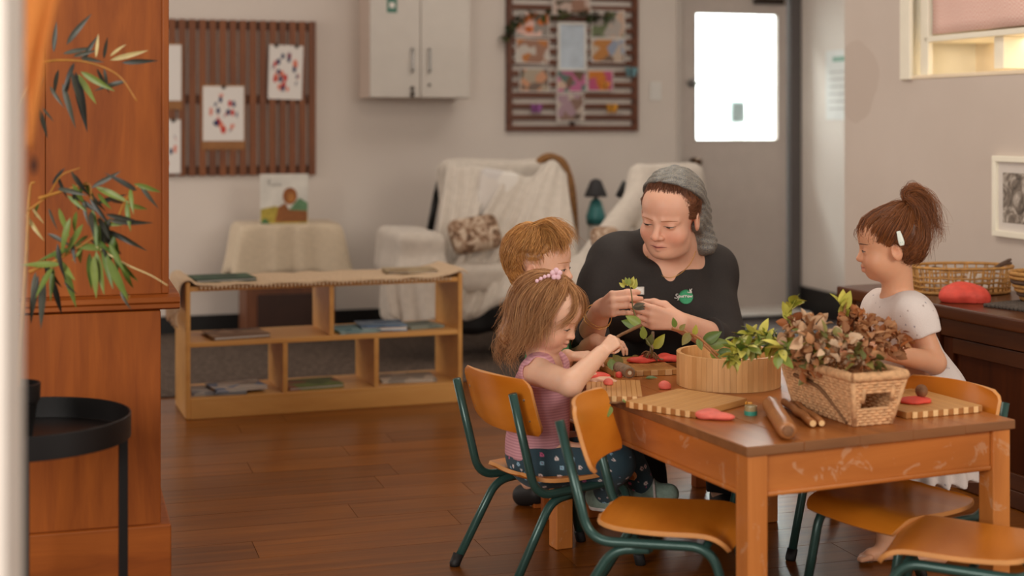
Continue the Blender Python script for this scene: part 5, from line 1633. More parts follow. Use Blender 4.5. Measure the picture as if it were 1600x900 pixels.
def artwork(label, x0, x1, y0, y1, seed, board, painted, tilt=0.0):
    cx, cy = (x0 + x1) / 2, (y0 + y1) / 2
    s = FPX / on_back(cx)[1]
    t = wall_thing('child_painting', label, 'painting', cx, cy, .031, 'paintings clipped to the slatted board')
    t.rotation_euler = (0, tilt, ROOM)
    w, h = (x1 - x0) / s / math.cos(ROOM) * 0.97, (y1 - y0) / s
    if board:
        part('clipboard', MB().box((0, -0.004, -0.02), (w + .012, .004, h + .06)), M['clipb'], t, bevel=.002)
    part('sheet', MB().box((0, -0.008, 0), (w, .0012, h)), art_mat('painted_sheet', seed, painted), t)
    for q in ((0,) if board else (-.3, .3)):
        part('clip', MB().box((q * w, -0.011, h / 2 - .004), (.02, .008, .022)), M['dkmetal'], t, bevel=.002)
artwork('red and blue dabbed painting on a brown clipboard on the slatted board', 318, 380, 135, 220, 1.0, True, True)
artwork('red and blue handprint painting clipped at the upper right of the slatted board', 420, 472, 71, 155, 4.0, False, True, .03)
artwork('blank white sheet on a clipboard at the upper left of the slatted board', 226, 282, 70, 157, 2.0, True, False)
artwork('blue painted sheet at the lower left of the slatted board', 226, 281, 187, 271, 7.0, False, True)

# white wall cabinet
x0, x1 = bt(578, .32), bt(735, .32)
zc0, zc1 = CAM_H - (153 - HOR) / (FPX / on_back(650, None, .32)[1]), 2.15
wc = thing('wall_cabinet', 'white two-door cabinet hung on the far wall', 'cabinet', tuple(bk(x0, 0, zc0)), ROOM)
cw, chh = x1 - x0, zc1 - zc0
M['cabw'] = plain('white_laminate', srgb(200, 192, 182), .4, var=.02)
M['cabside'] = plain('beige_laminate', srgb(196, 176, 162), .4, var=.02)
part('carcass', MB().box((cw / 2, -0.15, chh / 2), (cw, .298, chh)), M['cabside'], wc, bevel=.003)
for k in (0, 1):
    d_ = part('door', MB().box((cw * (.25 + .5 * k), -0.31, chh / 2), (cw / 2 - .004, .018, chh - .004)), M['cabw'], wc, bevel=.003)
    hx = cw / 2 + (-.05 if k == 0 else .05); hz = .215
    mb = MB(); mb.tube(round_corners([(hx, -.318, hz - .065), (hx, -.345, hz - .065), (hx, -.345, hz + .065), (hx, -.318, hz + .065)], .012, 4), .006, 10); part('handle', mb, M['steel'], d_, smooth=True)
    mb = MB(); mb.tube([(hx, -.318, .055 if k == 0 else .075), (hx, -.328, .055 if k == 0 else .075)], .012 if k == 0 else .008, 14); part('lock', mb, M['dkmetal'], d_)
    if k == 0:
        part('padlock', MB().box((hx, -.332, .022), (.022, .014, .032)), M['dkmetal'], d_, bevel=.004)
        m, nt, b = new_mat('green_safety_sticker'); b.inputs['Base Color'].default_value = srgb(52, 112, 92); b.inputs['Roughness'].default_value = .5
        sx = (612 - 578) / (735 - 578) * cw; szz = zc0
        zst = CAM_H - (8 - HOR) / (FPX / on_back(612, None, .32)[1]) - zc0
        s_ = part('sticker', MB().box((sx, -.3195, zst), (.058, .001, .085)), m, d_)
        part('sticker_cross', MB().box((sx, -.3203, zst), (.03, .0006, .03)), M['paper'], d_)

# second board: horizontal slats with photographs
t0, t1 = bt(790), bt(994); zA, zB = zb(890, 205), 2.15
sb2 = thing('slatted_board', 'dark brown board of horizontal slats covered with small pictures', 'display board', tuple(bk(t0, 0, zA)), ROOM)
Wd, Hd = t1 - t0, zB - zA
k = 0
zq = .018
while zq < Hd:
    part('slat', MB().box((Wd / 2, -.021, zq), (Wd, .018, .032)), M['slat_h'], sb2, bevel=.002); zq += .0665
for x in (.016, Wd / 2, Wd - .016): part('upright', MB().box((x, -.006, Hd / 2), (.034, .012, Hd)), M['dark_batten'], sb2)
for x in (.016, Wd - .016): part('edge_strip', MB().box((x, -.0315, Hd / 2), (.034, .003, Hd)), M['slat_h'], sb2)

def blotch(name, cols, seed, scale=18):
    m, nt, b = new_mat(name)
    v = nt.nodes.new('ShaderNodeTexVoronoi'); v.inputs['Scale'].default_value = scale
    mp = nt.nodes.new('ShaderNodeMapping'); mp.inputs['Location'].default_value = (seed, seed * .7, seed * 1.3)
    t = nt.nodes.new('ShaderNodeTexCoord'); nt.links.new(t.outputs['Object'], mp.inputs[0]); nt.links.new(mp.outputs[0], v.inputs['Vector'])
    sp = nt.nodes.new('ShaderNodeSeparateColor'); nt.links.new(v.outputs['Color'], sp.inputs[0])
    r = ramp(nt, [(i / max(1, len(cols) - 1) * .85 + .05, c) for i, c in enumerate(cols)]); r.color_ramp.interpolation = 'CONSTANT'
    nt.links.new(sp.outputs[0], r.inputs[0]); nt.links.new(r.outputs[0], b.inputs['Base Color']); b.inputs['Roughness'].default_value = .6
    return m
PH = [(832, 38, 52, 36, [srgb(208, 112, 44), srgb(150, 140, 132), srgb(232, 190, 176), srgb(120, 70, 46)], 'orange toned photo near the top left of the slatted picture board'),
      (832, 80, 52, 36, [srgb(160, 118, 96), srgb(200, 190, 180), srgb(190, 120, 60), srgb(110, 90, 84)], 'brown and grey photo below the orange one on the picture board'),
      (835, 125, 46, 34, [srgb(176, 160, 140), srgb(120, 100, 88), srgb(206, 150, 116), srgb(96, 84, 72)], 'beige photo at the left of the picture board'),
      (950, 38, 54, 40, [srgb(180, 170, 162), srgb(110, 120, 84), srgb(204, 172, 150), srgb(90, 80, 74)], 'pale photo near the top right of the picture board'),
      (950, 79, 54, 34, [srgb(150, 160, 180), srgb(190, 128, 66), srgb(120, 96, 80), srgb(200, 180, 160)], 'blue and tan photo at the right of the picture board'),
      (893, 126, 46, 34, [srgb(96, 120, 112), srgb(196, 110, 150), srgb(210, 180, 160), srgb(120, 90, 70)], 'photo with teal and pink below the white framed notice'),
      (938, 126, 40, 30, [srgb(206, 120, 40), srgb(190, 80, 120), srgb(150, 110, 80)], 'orange photo at the right below the blue and tan one'),
      (891, 168, 42, 40, [srgb(196, 180, 168), srgb(140, 110, 96), srgb(170, 140, 150), srgb(100, 80, 68)], 'lowest pale photo in the middle of the picture board'),
      (893, 10, 60, 22, [srgb(200, 176, 164), srgb(160, 120, 100), srgb(110, 96, 80)], 'pale pink photo at the top middle of the picture board')]
for i, (cx, cy, w, h, cols, lab) in enumerate(PH):
    t = wall_thing('photo_print', lab, 'photo', cx, cy, .034, 'photos on the picture board'); s = FPX / on_back(cx)[1]
    part('print', MB().box((0, -.001, 0), (w / s, .002, h / s)), blotch('photo_print', cols, i * 3.3), t); t.rotation_euler = (0, random.uniform(-.04, .04), ROOM)
    part('white_border', MB().box((0, -.0002, 0), (w / s + .012, .0015, h / s + .012)), M['paper'], t)
t = wall_thing('framed_notice', 'white framed pale blue notice in the middle of the picture board', 'notice', 893, 73, .034)
s = FPX / on_back(893)[1]; w, h = 48 / s, 76 / s
for (a, b, c, d) in ((0, h / 2 - .008, w, .016), (0, -h / 2 + .008, w, .016), (-w / 2 + .008, 0, .016, h - .032), (w / 2 - .008, 0, .016, h - .032)):
    part('frame', MB().box((a, -.010, b), (c, .016, d)), M['white'], t, bevel=.002)
part('sheet', MB().box((0, -.006, 0), (w - .03, .002, h - .03)), plain('pale_blue_paper', srgb(192, 204, 216), .6), t)
def butterfly(px, py, size, c, label):
    t = wall_thing('paper_butterfly', label, 'decoration', px, py, .036, 'paper butterflies on the picture board'); m = plain('butterfly_paper', c, .7, var=.15, scale=30)
    for sx in (-1, 1):
        for (dx, dz, rx, rz) in ((.42, .28, .42, .36), (.34, -.28, .32, .28)):
            G = np.array([[(size * sx * (dx + rx * r * math.cos(a)), -.006 - size * .35 * abs(dx + rx * r * math.cos(a)), size * (dz + rz * r * math.sin(a))) for a in np.linspace(0, 2 * math.pi, 15)] for r in (1, .5, .02)])
            mb = MB(); mb.sheet(G, .0008); part('wing', mb, m, t, smooth=True)
    part('body', MB().ball((0, -.006, 0), (size * .07, .006, size * .45)), M['dark_batten'], t, smooth=True)
butterfly(837, 170, .045, srgb(150, 84, 150), 'purple paper butterfly at the lower left of the picture board')
butterfly(955, 170, .045, srgb(216, 150, 40), 'yellow paper butterfly at the lower right of the picture board')
butterfly(985, 113, .05, srgb(110, 150, 158), 'blue-grey paper butterfly on the right edge of the picture board')
butterfly(826, 46, .03, srgb(226, 118, 50), 'orange paper butterfly near the top left of the picture board')
butterfly(945, 133, .035, srgb(228, 150, 60), 'light orange paper butterfly right of the lower photos')

# leaf helpers for garlands and plants
def leaf_mesh(name, L, w, mat, curl=.25, fold=.25, n=7, tip=1.0, twist=0.0):
    G = np.zeros((n, 5, 3))
    for i in range(n):
        t = i / (n - 1); ww = w * (math.sin(math.pi * t ** (.75 * tip)) ** .9 + .02) / 2
        for j in range(5):
            q = (j - 2) / 2
            y, z = q * ww, abs(q) * ww * fold - curl * L * t * t
            a = twist * t; G[i, j] = (L * t * (1 - .12 * curl * t), y * math.cos(a) - z * math.sin(a) * 0, z + y * math.sin(a))
    mb = MB(); mb.sheet(G)
    me = make_mesh(name, mb.v, mb.f, True); me.materials.append(mat); return me
def put_leaf(name, me, parent, loc, direction, up=(0, 0, 1), scale=1.0):
    d = np.asarray(direction, float); d /= np.linalg.norm(d) + 1e-9; u = np.asarray(up, float)
    y = np.cross(u, d)
    if np.linalg.norm(y) < .05: y = np.cross(np.array([1.0, .2, 0]), d)
    y /= np.linalg.norm(y); z = np.cross(d, y)
    o = bpy.data.objects.new(name, me); COL.objects.link(o); o.parent = parent
    loc = np.asarray(loc, float) - world_base(parent)
    Mx = Matrix(((d[0] * scale, y[0] * scale, z[0] * scale, loc[0]), (d[1] * scale, y[1] * scale, z[1] * scale, loc[1]), (d[2] * scale, y[2] * scale, z[2] * scale, loc[2]), (0, 0, 0, 1)))
    o.matrix_local = Mx; return o
def leaf_mat(name, c1, c2, rough=.45, trans=.25):
    m, nt, b = new_mat(name)
    oi = nt.nodes.new('ShaderNodeObjectInfo'); r = ramp(nt, [(0, c1), (1, c2)]); nt.links.new(oi.outputs['Random'], r.inputs[0])
    n = noise(nt, coords(nt), 40, 3); hs = nt.nodes.new('ShaderNodeHueSaturation'); mr = nt.nodes.new('ShaderNodeMapRange'); mr.inputs['To Min'].default_value = .8; mr.inputs['To Max'].default_value = 1.2
    nt.links.new(n.outputs[0], mr.inputs[0]); nt.links.new(mr.outputs[0], hs.inputs['Value']); nt.links.new(r.outputs[0], hs.inputs['Color']); nt.links.new(hs.outputs[0], b.inputs['Base Color'])
    b.inputs['Roughness'].default_value = rough; b.inputs['Subsurface Weight'].default_value = 0.0
    return m
M['leaf_dark'] = leaf_mat('dark_green_leaf', srgb(44, 54, 34), srgb(74, 92, 44))
LM_g = [leaf_mesh('garland_leaf', .055, .03, M['leaf_dark'], .3)]
M['twig'] = plain('twig_brown', srgb(122, 84, 50), .8, var=.25, scale=60)
gpts = [on_back(x, y, .06) for x, y in ((786, 58), (800, 40), (830, 22), (870, 24), (905, 18), (930, 26), (955, 22))]
base = gpts[0].copy()
gt = thing('leaf_garland', 'green leaf garland across the top of the picture board', 'garland', tuple(base))
P = smooth_path(gpts, 6); mb = MB(); mb.tube(P, .003, 6); part('stem', mb, M['twig'], gt, smooth=True, world=True)
for i in range(0, len(P), 1):
    for q in range(2): put_leaf('leaf', LM_g[0], gt, P[i], (random.uniform(-1, 1), random.uniform(-.6, -.05), random.uniform(-1, .6)), scale=random.uniform(.7, 1.2))

# light switch, notices
t = wall_thing('light_switch', 'white light switch left of the grey door', 'switch', 1024, 142); part('plate', MB().box((0, -.005, 0), (.075, .010, .115)), M['white'], t, bevel=.003); part('rocker', MB().box((0, -.0115, 0), (.02, .005, .03)), M['white'], t, bevel=.002)
nd = float(((on_back(1250) - BACK0) @ RU))
cpt = bk(TC, -.55, 0); kx = None
def on_hall(px, py):
    o = bk(TC, 0, 0); d = -RV; k = (px - 800) / FPX; t_ = (k * o[1] - o[0]) / (d[0] - k * d[1]); p = o + d * t_; p[2] = CAM_H - (py - HOR) * p[1] / FPX; return p, t_
pA, tA = on_hall(1291, 80); pB, tB = on_hall(1326, 187)
t = thing('wall_notice', 'pale printed notice on the passage wall, half hidden by the corner', 'notice', tuple((pA + pB) / 2), ROOM)
part('sheet', MB().box((-.002, 0, 0), (.002, tB - tA, abs(pA[2] - pB[2]))), plain('notice_paper', srgb(226, 226, 222), .7, var=.03), t)
part('header', MB().box((-.0036, -.03, abs(pA[2] - pB[2]) / 2 - .055), (.001, .16, .03)), plain('notice_green', srgb(140, 178, 160), .7), t)
for q in range(6): part('text_line', MB().box((-.0034, 0, .08 - q * .045), (.0008, (tB - tA) * .7, .006)), plain('notice_ink', srgb(168, 164, 160), .7), t)

# framed black and white picture on the right wall
pA, pB = on_right(1557, 243), on_right(1557, 368)
fh = pA[2] - pB[2]; fw = .26
fr = thing('framed_picture', 'white framed black and white drawing on the right wall', 'picture', tuple(pB), ROOM)
# local: x into the wall, -y towards the camera
for (y, z, wy, hz) in ((-fw / 2, .011, fw, .022), (-fw / 2, fh - .011, fw, .022), (-.011, fh / 2, .022, fh - .044), (-fw + .011, fh / 2, .022, fh - .044)):
    part('frame', MB().box((-.011, y, z), (.022, wy, hz)), M['cream'], fr, bevel=.002)
part('mount', MB().box((-.006, -fw / 2, fh / 2), (.004, fw - .04, fh - .04)), plain('mount_board', srgb(222, 214, 206), .7, var=.02), fr)
m, nt, b = new_mat('charcoal_drawing'); n = noise(nt, coords(nt, (1, 9, 9)), 1.6, 4, .6, 2.2); r = ramp(nt, [(.3, srgb(70, 62, 56)), (.48, srgb(140, 128, 116)), (.66, srgb(212, 202, 190))]); nt.links.new(n.outputs[0], r.inputs[0]); nt.links.new(r.outputs[0], b.inputs['Base Color'])
part('drawing', MB().box((-.0085, -fw / 2, fh / 2 - .004), (.002, fw - .105, fh - .115)), m, fr)

# ---------------------------------------------------------------- cloth-covered table with a picture book
M['linen'] = plain('cream_linen', srgb(214, 196, 170), .9, var=.06, scale=60, sheen=.1)
M['throw'] = plain('white_throw', srgb(206, 196, 184), .9, var=.06, scale=30, sheen=.1)
ct = W(455, 345, 7.95); ct[2] = 0
zt = CAM_H - (352 - HOR) * 7.95 / FPX
stb = thing('small_table', 'small wooden box table under a cream cloth', 'table', tuple(ct), ROOM)
M['box_wood'] = wood('brown_box_wood', srgb(92, 50, 28), srgb(128, 76, 44), 2, rough=.5, stretch=8)
part('cabinet_box', MB().box((0, .18, zt / 2 + .006), (.48, .34, zt - .03)), M['box_wood'], stb, bevel=.004)
part('drawer_front', MB().box((.02, 0.004, .16), (.40, .016, .22)), M['dark_batten'], stb, bevel=.004)
part('table_top', MB().box((0, .18, zt - .012), (.52, .40, .022)), M['box_wood'], stb, bevel=.003)
n_ = 60; hx, hy = .262, .202; rings = []
for i, (o, dz) in enumerate(((0, 0), (.004, -.004), (.008, -.02), (.010, -.08), (.014, -.16), (.018, -.225), (.022, -.265))):
    ring = []
    for k in range(n_ * 2):
        a = 2 * math.pi * k / (n_ * 2); c, s_ = math.cos(a), math.sin(a)
        m_ = max(abs(c), abs(s_)) ** 1.0; sup = (abs(c) ** 14 + abs(s_) ** 14) ** (-1 / 14)
        corner = max(0, (min(abs(c), abs(s_)) / max(abs(c), abs(s_))) - .45) / .55
        f_ = 1 + .30 * (i / 6) ** 1.1 * corner ** 1.5
        wv_ = .016 * (i / 6) * math.sin(a * 13 + .7) + .008 * (i / 6) * math.sin(a * 5)
        ring.append((sup * c * hx * f_ + c * (o + wv_), .18 + sup * s_ * hy * f_ + s_ * (o + wv_), zt + .004 + dz - .05 * corner * (i / 6)))
    ring.append(ring[0]); rings.append(ring)
tcl = thing('tablecloth', 'cream tablecloth draped over the small table by the wall', 'tablecloth', tuple(ct + np.array([0, 0, zt])), ROOM)
G = np.array([[(0, .18, zt + .004)] * (n_ * 2 + 1)] + rings); G[:, :, 2] -= zt
mb = MB(); mb.sheet(G); o = part('cloth', mb, M['linen'], tcl, smooth=True)
o.modifiers.new('thick', 'SOLIDIFY').thickness = .003
# standing picture book
m, nt, b = new_mat('lion_book_cover')
bp = W(444, 343, 7.98); bw, bh = 74 * 7.98 / FPX, 78 * 7.98 / FPX
bk_ = thing('picture_book', 'white picture book with a brown lion standing on the cream cloth', 'book', (bp[0], bp[1], zt + .0055), ROOM - .1)
part('cover', MB().box((0, 0, bh / 2), (bw, .012, bh)), plain('book_white', srgb(222, 218, 208), .5), bk_, bevel=.001)
def patch(name, pts, c, lift, par):
    mb = MB(); mb.prism([(x * bw, z * bh) for x, z in pts], 0, .0008, np.array([[1, 0, 0], [0, 0, -1.0], [0, 1, 0]]).astype(float), (0, -.006 - lift, 0)); part(name, mb, plain(name + '_ink', c, .55, var=.2, scale=50), par)
el = lambda cx, cz, rx, rz, n=18: [(cx + rx * math.cos(2 * math.pi * k / n), cz + rz * math.sin(2 * math.pi * k / n)) for k in range(n)]
patch('meadow', [(-.49, .01), (.49, .01), (.49, .2), (.1, .3), (-.2, .36), (-.49, .3)], srgb(176, 156, 60), .0002, bk_)
patch('bush', [(.1, .28), (.49, .2), (.49, .42), (.32, .52), (.2, .4)], srgb(96, 136, 96), .0006, bk_)
patch('lion_body', [(-.2, .04), (.48, .04), (.48, .26), (.1, .28), (.02, .42), (-.12, .34)], srgb(140, 84, 36), .001, bk_)
patch('lion_mane', el(.12, .56, .15, .17), srgb(152, 88, 32), .0014, bk_)
patch('lion_face', el(.14, .53, .075, .09), srgb(186, 122, 56), .0018, bk_)
patch('grass', [(-.49, .01), (-.3, .01), (-.36, .1), (-.44, .12)], srgb(70, 110, 60), .002, bk_)
for k, pts in enumerate(([(-.36, .84), (-.30, .9), (-.33, .78), (-.28, .78)], [(-.25, .8), (-.24, .76)], [(-.2, .8), (-.17, .79), (-.19, .76), (-.2, .8)], [(-.13, .76), (-.12, .8), (-.08, .79), (-.07, .76)])):
    mb = MB(); mb.tube([(x * bw, -.0068, z * bh) for x, z in pts], .0016, 5); part('title_letter', mb, plain('title_ink', srgb(70, 66, 62), .6), bk_, smooth=True)

# ---------------------------------------------------------------- draped armchairs
def cushion_prims(c, h, R): return ('b', c, np.asarray(h, float), R, .05)
Rc = rotz(ROOM)
def soft(name, prims, mat, parent, vox=.012, wr=(.006, 26), seed=1, zmin=.002, cuts=()):
    lo = np.full(3, 9.); hi = np.full(3, -9.)
    for p, k in prims:
        if p[0] == 'c':
            R = max(p[3], p[4]); lo = np.minimum(lo, np.minimum(p[1], p[2]) - R); hi = np.maximum(hi, np.maximum(p[1], p[2]) + R)
        else:
            M3 = np.eye(3) if len(p) < 4 or p[3] is None else p[3]; e = np.abs(M3) @ np.asarray(p[2]); lo = np.minimum(lo, p[1] - e); hi = np.maximum(hi, p[1] + e)
    g = Field(lo - .05, hi + .05, vox)
    for p, k in prims: g.add(p, k)
    for p, k in cuts: g.cut(p, k)
    g.wrinkle(wr[0], wr[1], seed, 6, stretch=(1, 1, .3)); g.plane((0, 0, zmin), (0, 0, -1))
    v, q = g.mesh(); return fobj(name, v, q, mat, parent)
AC = W(745, 0, 7.55); AC[2] = 0
arm = thing('draped_armchair', 'armchair draped with pale throws in front of the far wall', 'armchair', tuple(AC))
M['blk_frame'] = plain('black_chair_frame', srgb(28, 27, 28), .5)
soft('seat_base', [(('b', W(770, 470, 7.65), np.array([.30, .22, .14]), Rc, .04), .03)], M['blk_frame'], arm, zmin=.012)
tilt = Rc @ np.array(Matrix.Rotation(-.22, 3, 'X'))
soft('back_cushion', [(('b', W(778, 345, 7.92), np.array([.31, .07, .33]), tilt, .05), .05), (('b', W(775, 425, 7.65), np.array([.30, .26, .07]), Rc, .05), .06)], M['throw'], arm, seed=3, wr=(.008, 22))
soft('arm_cushion', [(('b', W(640, 395, 7.55), np.array([.13, .27, .12]), Rc @ np.array(Matrix.Rotation(.06, 3, 'Y')), .05), .05), (('b', W(645, 455, 7.45), np.array([.135, .2, .17]), Rc, .05), .06)], M['throw'], arm, seed=5, wr=(.006, 18))
def drape(name, top, bot, depth_t, depth_b, mat, parent, nfold, amp, n=40, m=16, thick=.004):
    """hanging sheet between an upper and a lower outline given in photo pixels"""
    T = smooth_path([W(x, y, depth_t) for x, y in top], 10); B = smooth_path([W(x, y, depth_b) for x, y in bot], 10)
    rs = lambda P: np.stack([np.interp(np.linspace(0, len(P) - 1, n), np.arange(len(P)), P[:, i]) for i in range(3)], 1)
    T, B = rs(T), rs(B); G = np.zeros((n, m, 3))
    for j in range(m):
        t = j / (m - 1)
        for i in range(n):
            p = T[i] * (1 - t) + B[i] * t
            p = p + np.array([0, -amp * (.25 + t) * math.sin(i / n * nfold * 6.28 + .6 * math.sin(t * 4)), -.03 * math.sin(math.pi * t) * 0])
            G[i, j] = p
    mb = MB(); mb.sheet(G, thick); return part(name, mb, mat, parent, smooth=True, world=True)
drape('throw', [(700, 252), (730, 254), (765, 262)], [(668, 470), (706, 482), (733, 400)], 7.78, 7.35, M['throw'], arm, 4, .012)
drape('throw', [(795, 266), (830, 276), (862, 250), (885, 272)], [(700, 430), (725, 500), (790, 470), (905, 420)], 7.72, 7.30, M['throw'], arm, 7, .014)
drape('throw', [(600, 420), (640, 425), (690, 425)], [(606, 490), (640, 508), (690, 495)], 7.2, 7.16, M['throw'], arm, 3, .012)
for (a, b, y) in (((682, 306), (688, 282), 8.0), ((672, 360), (683, 300), 8.02)):
    mb = MB(); mb.tube([W(*a, y), W(*b, y)], .02, 10); part('frame_rail', mb, M['blk_frame'], arm, smooth=True, world=True)
# cushions lying in the armchair
m, nt, b = new_mat('brown_leaf_print'); n = noise(nt, coords(nt), 22, 3, .6, 1.0); r = ramp(nt, [(.36, srgb(84, 62, 46)), (.46, srgb(150, 116, 90)), (.6, srgb(206, 186, 164))]); nt.links.new(n.outputs[0], r.inputs[0]); nt.links.new(r.outputs[0], b.inputs['Base Color']); b.inputs['Roughness'].default_value = .9
def pillow(name, label, c, h, R, mat):
    c = np.asarray(c, float); bz = c - np.array([0, 0, h[2]])
    g = Field(c - .3, c + .3, .009); g.add(('b', c, np.asarray(h, float), R, min(h) * .9), .01)
    Mx = np.asarray(R); X = [g.ax[i].reshape([-1 if k == i else 1 for k in range(3)]) - c[i] for i in range(3)]
    qx = X[0] * Mx[0, 0] + X[1] * Mx[1, 0] + X[2] * Mx[2, 0]; qz = X[0] * Mx[0, 2] + X[1] * Mx[1, 2] + X[2] * Mx[2, 2]
    g.d = (g.d + .035 * ((qx / h[0]) ** 4 + (qz / h[2]) ** 4) * .35).astype(np.float32)
    v, q = g.mesh(); o = fobj(name, v, q, mat, base=bz); return tag(o, label, 'cushion')
pillow('cushion', 'brown leaf-print cushion on the draped armchair', W(742, 366, 7.42), (.14, .05, .1), Rc @ np.array(Matrix.Rotation(-.5, 3, 'X')) @ np.array(Matrix.Rotation(-.15, 3, 'Y')), m)
mw = blotch('white_print_cushion', [srgb(214, 206, 198), srgb(224, 218, 210), srgb(206, 200, 196), srgb(204, 160, 130)], 2.2, 9)
pillow('cushion', 'white printed cushion leaning on the back of the draped armchair', W(778, 307, 7.68), (.12, .045, .15), Rc @ np.array(Matrix.Rotation(-.25, 3, 'X')) @ np.array(Matrix.Rotation(.18, 3, 'Y')), mw)
# cane hoop with a sheer cloth
hp = W(862, 500, 7.95); hp[2] = 0.012
hoop = thing('cane_chair', 'arched cane chair back with sheer white cloth behind the boy', 'chair', tuple(hp))
M['cane'] = plain('brown_cane', srgb(136, 92, 44), .6, var=.3, scale=60)
arc = smooth_path([W(826, 540, 7.95), W(824, 330, 7.97), W(832, 272, 8.0), W(848, 249, 8.0), W(866, 247, 8.0), W(884, 264, 8.0), W(896, 330, 7.97), W(900, 540, 7.95)], 8)
arc[:, 2] = np.maximum(arc[:, 2], .02)
mb = MB(); mb.tube(arc, .024, 10); part('hoop', mb, M['cane'], hoop, smooth=True, world=True)
for k in range(3):
    y = 300 + 60 * k; mb = MB(); mb.tube([W(828, y, 7.97), W(898, y, 7.97)], .012, 8); part('cross_rail', mb, M['cane'], hoop, smooth=True, world=True)
drape('sheer_cloth', [(836, 272), (850, 256), (866, 255), (882, 272)], [(815, 420), (845, 425), (880, 425), (908, 400)], 7.9, 7.72, M['throw'], hoop, 6, .015)
# second draped chair behind the woman
p2 = W(1005, 500, 6.9); p2[2] = 0
ch2 = thing('draped_armchair', 'white draped armchair right behind the woman', 'armchair', tuple(p2))
soft('back_cushion', [(('b', W(1048, 335, 7.35), np.array([.20, .06, .26]), Rc @ np.array(Matrix.Rotation(-.25, 3, 'X')), .06), .05), (('b', W(1055, 440, 7.1), np.array([.24, .22, .10]), Rc, .06), .12),
      (('c', W(1000, 300, 7.3), W(905, 440, 6.9), .055, .08), .1), (('c', W(905, 440, 6.9), W(880, 500, 6.8), .08, .1), .08), (('b', W(960, 470, 7.05), np.array([.25, .22, .13]), Rc, .06), .12)], M['throw'], ch2, seed=8, wr=(.005, 16), zmin=.16)
soft('seat_base', [(('b', W(985, 540, 7.05), np.array([.28, .2, .10]), Rc, .03), .02)], M['blk_frame'], ch2, zmin=.012)
mb = MB(); mb.tube([W(966, 308, 7.45), W(978, 284, 7.45)], .018, 10); part('frame_rail', mb, M['blk_frame'], ch2, smooth=True, world=True)
pillow('cushion', 'tan patterned cushion on the white chair behind the woman', W(945, 372, 6.78), (.075, .04, .06), Rc @ np.array(Matrix.Rotation(-.5, 3, 'X')), m)
drape('throw', [(800, 470), (815, 440), (840, 430)], [(786, 520), (810, 535), (850, 530)], 6.75, 6.65, M['throw'], ch2, 2, .01)
# small lamp between the chairs
lp = W(931, 400, 8.1); t = thing('table_lamp', 'small dark lamp with a teal base between the draped chairs', 'lamp', (lp[0], lp[1], .0061))
sl_ = 8.1 / FPX
zl = lambda py: CAM_H - (py - HOR) * sl_
mb = MB(); mb.lathe([(.008, zl(281)), (.03, zl(284)), (.062, zl(306)), (.064, zl(309)), (.0, zl(309))], 24); part('shade', mb, plain('lamp_shade_dark', srgb(52, 50, 52), .7), t, smooth=True)
mb = MB(); mb.tube([(0, 0, zl(345)), (0, 0, zl(306))], .01, 10); part('stem', mb, M['steel'], t, smooth=True)
mb = MB(); mb.lathe([(0, zl(352)), (.05, zl(352)), (.055, zl(340)), (.03, zl(316)), (.012, zl(312)), (0, zl(312))], 24); part('base', mb, plain('teal_glass', srgb(60, 128, 128), .3), t, smooth=True)
mb = MB(); mb.tube([(0, 0, 0), (0, 0, zl(352))], .045, 16); part('stand', mb, M['cabw'], t, smooth=True)
mb = MB(); mb.lathe([(0, 0), (.12, 0), (.12, .015), (.03, .03), (0, .03)], 24); part('foot', mb, M['cabw'], t, smooth=True)

# ---------------------------------------------------------------- books on the bookshelf
def flat_book(label, x, y, z, w, d, h, rz, c1, c2, spread=False):
    b = thing('book', label, 'book', tuple(bsw(x, y, z)), ang + rz, 'picture books on the low bookshelf')
    cv = blotch('book_cover', [c1, c2, vary(c1, .6)], x * 7 + z, 14)
    part('cover', MB().box((0, 0, .002), (w, d, .004)), cv, b); part('pages', MB().box((.003, 0, h / 2), (w - .012, d - .012, h - .006)), M['paper'], b); part('cover', MB().box((0, 0, h - .002), (w, d, .004)), cv, b, bevel=.001)
zs = (.086, .311, BH - .002)
sx = lambda px: (px - 290) / (723 - 290) * BL
flat_book('dark green book on the left end of the runner', sx(350), .13, BH - .008, .25, .2, .014, .05, srgb(40, 70, 52), srgb(56, 86, 62))
flat_book('tan patterned book at the right end of the runner', sx(652), .16, BH - .006, .22, .17, .012, -.1, srgb(150, 126, 92), srgb(176, 156, 120))
flat_book('brown book on the upper shelf left of the divider', sx(372), .13, zs[1], .24, .19, .016, .12, srgb(126, 96, 74), srgb(170, 140, 110))
flat_book('teal and blue book on the upper shelf right of the divider', sx(556), .13, zs[1], .18, .2, .012, .1, srgb(104, 150, 160), srgb(140, 176, 180))
flat_book('blue open book on the upper shelf, second from the divider', sx(603), .15, zs[1], .2, .2, .022, -.08, srgb(90, 128, 168), srgb(130, 160, 188))
flat_book('grey-green book at the right end of the upper shelf', sx(668), .16, zs[1], .16, .18, .010, .15, srgb(120, 136, 128), srgb(150, 160, 148))
flat_book('grey book on the lower shelf at the left', sx(345), .12, zs[0], .22, .17, .012, -.1, srgb(120, 124, 132), srgb(176, 172, 168))
flat_book('blue-edged pale book lying across the grey book on the lower shelf', sx(372), .12, zs[0] + .012, .22, .16, .014, .14, srgb(196, 186, 176), srgb(110, 130, 160))
flat_book('green and brown book in the middle of the lower shelf', sx(488), .13, zs[0], .24, .18, .016, .08, srgb(104, 122, 64), srgb(134, 84, 62))
flat_book('pale book in the right bay of the lower shelf', sx(645), .15, zs[0], .24, .19, .012, -.12, srgb(196, 182, 164), srgb(150, 140, 128))
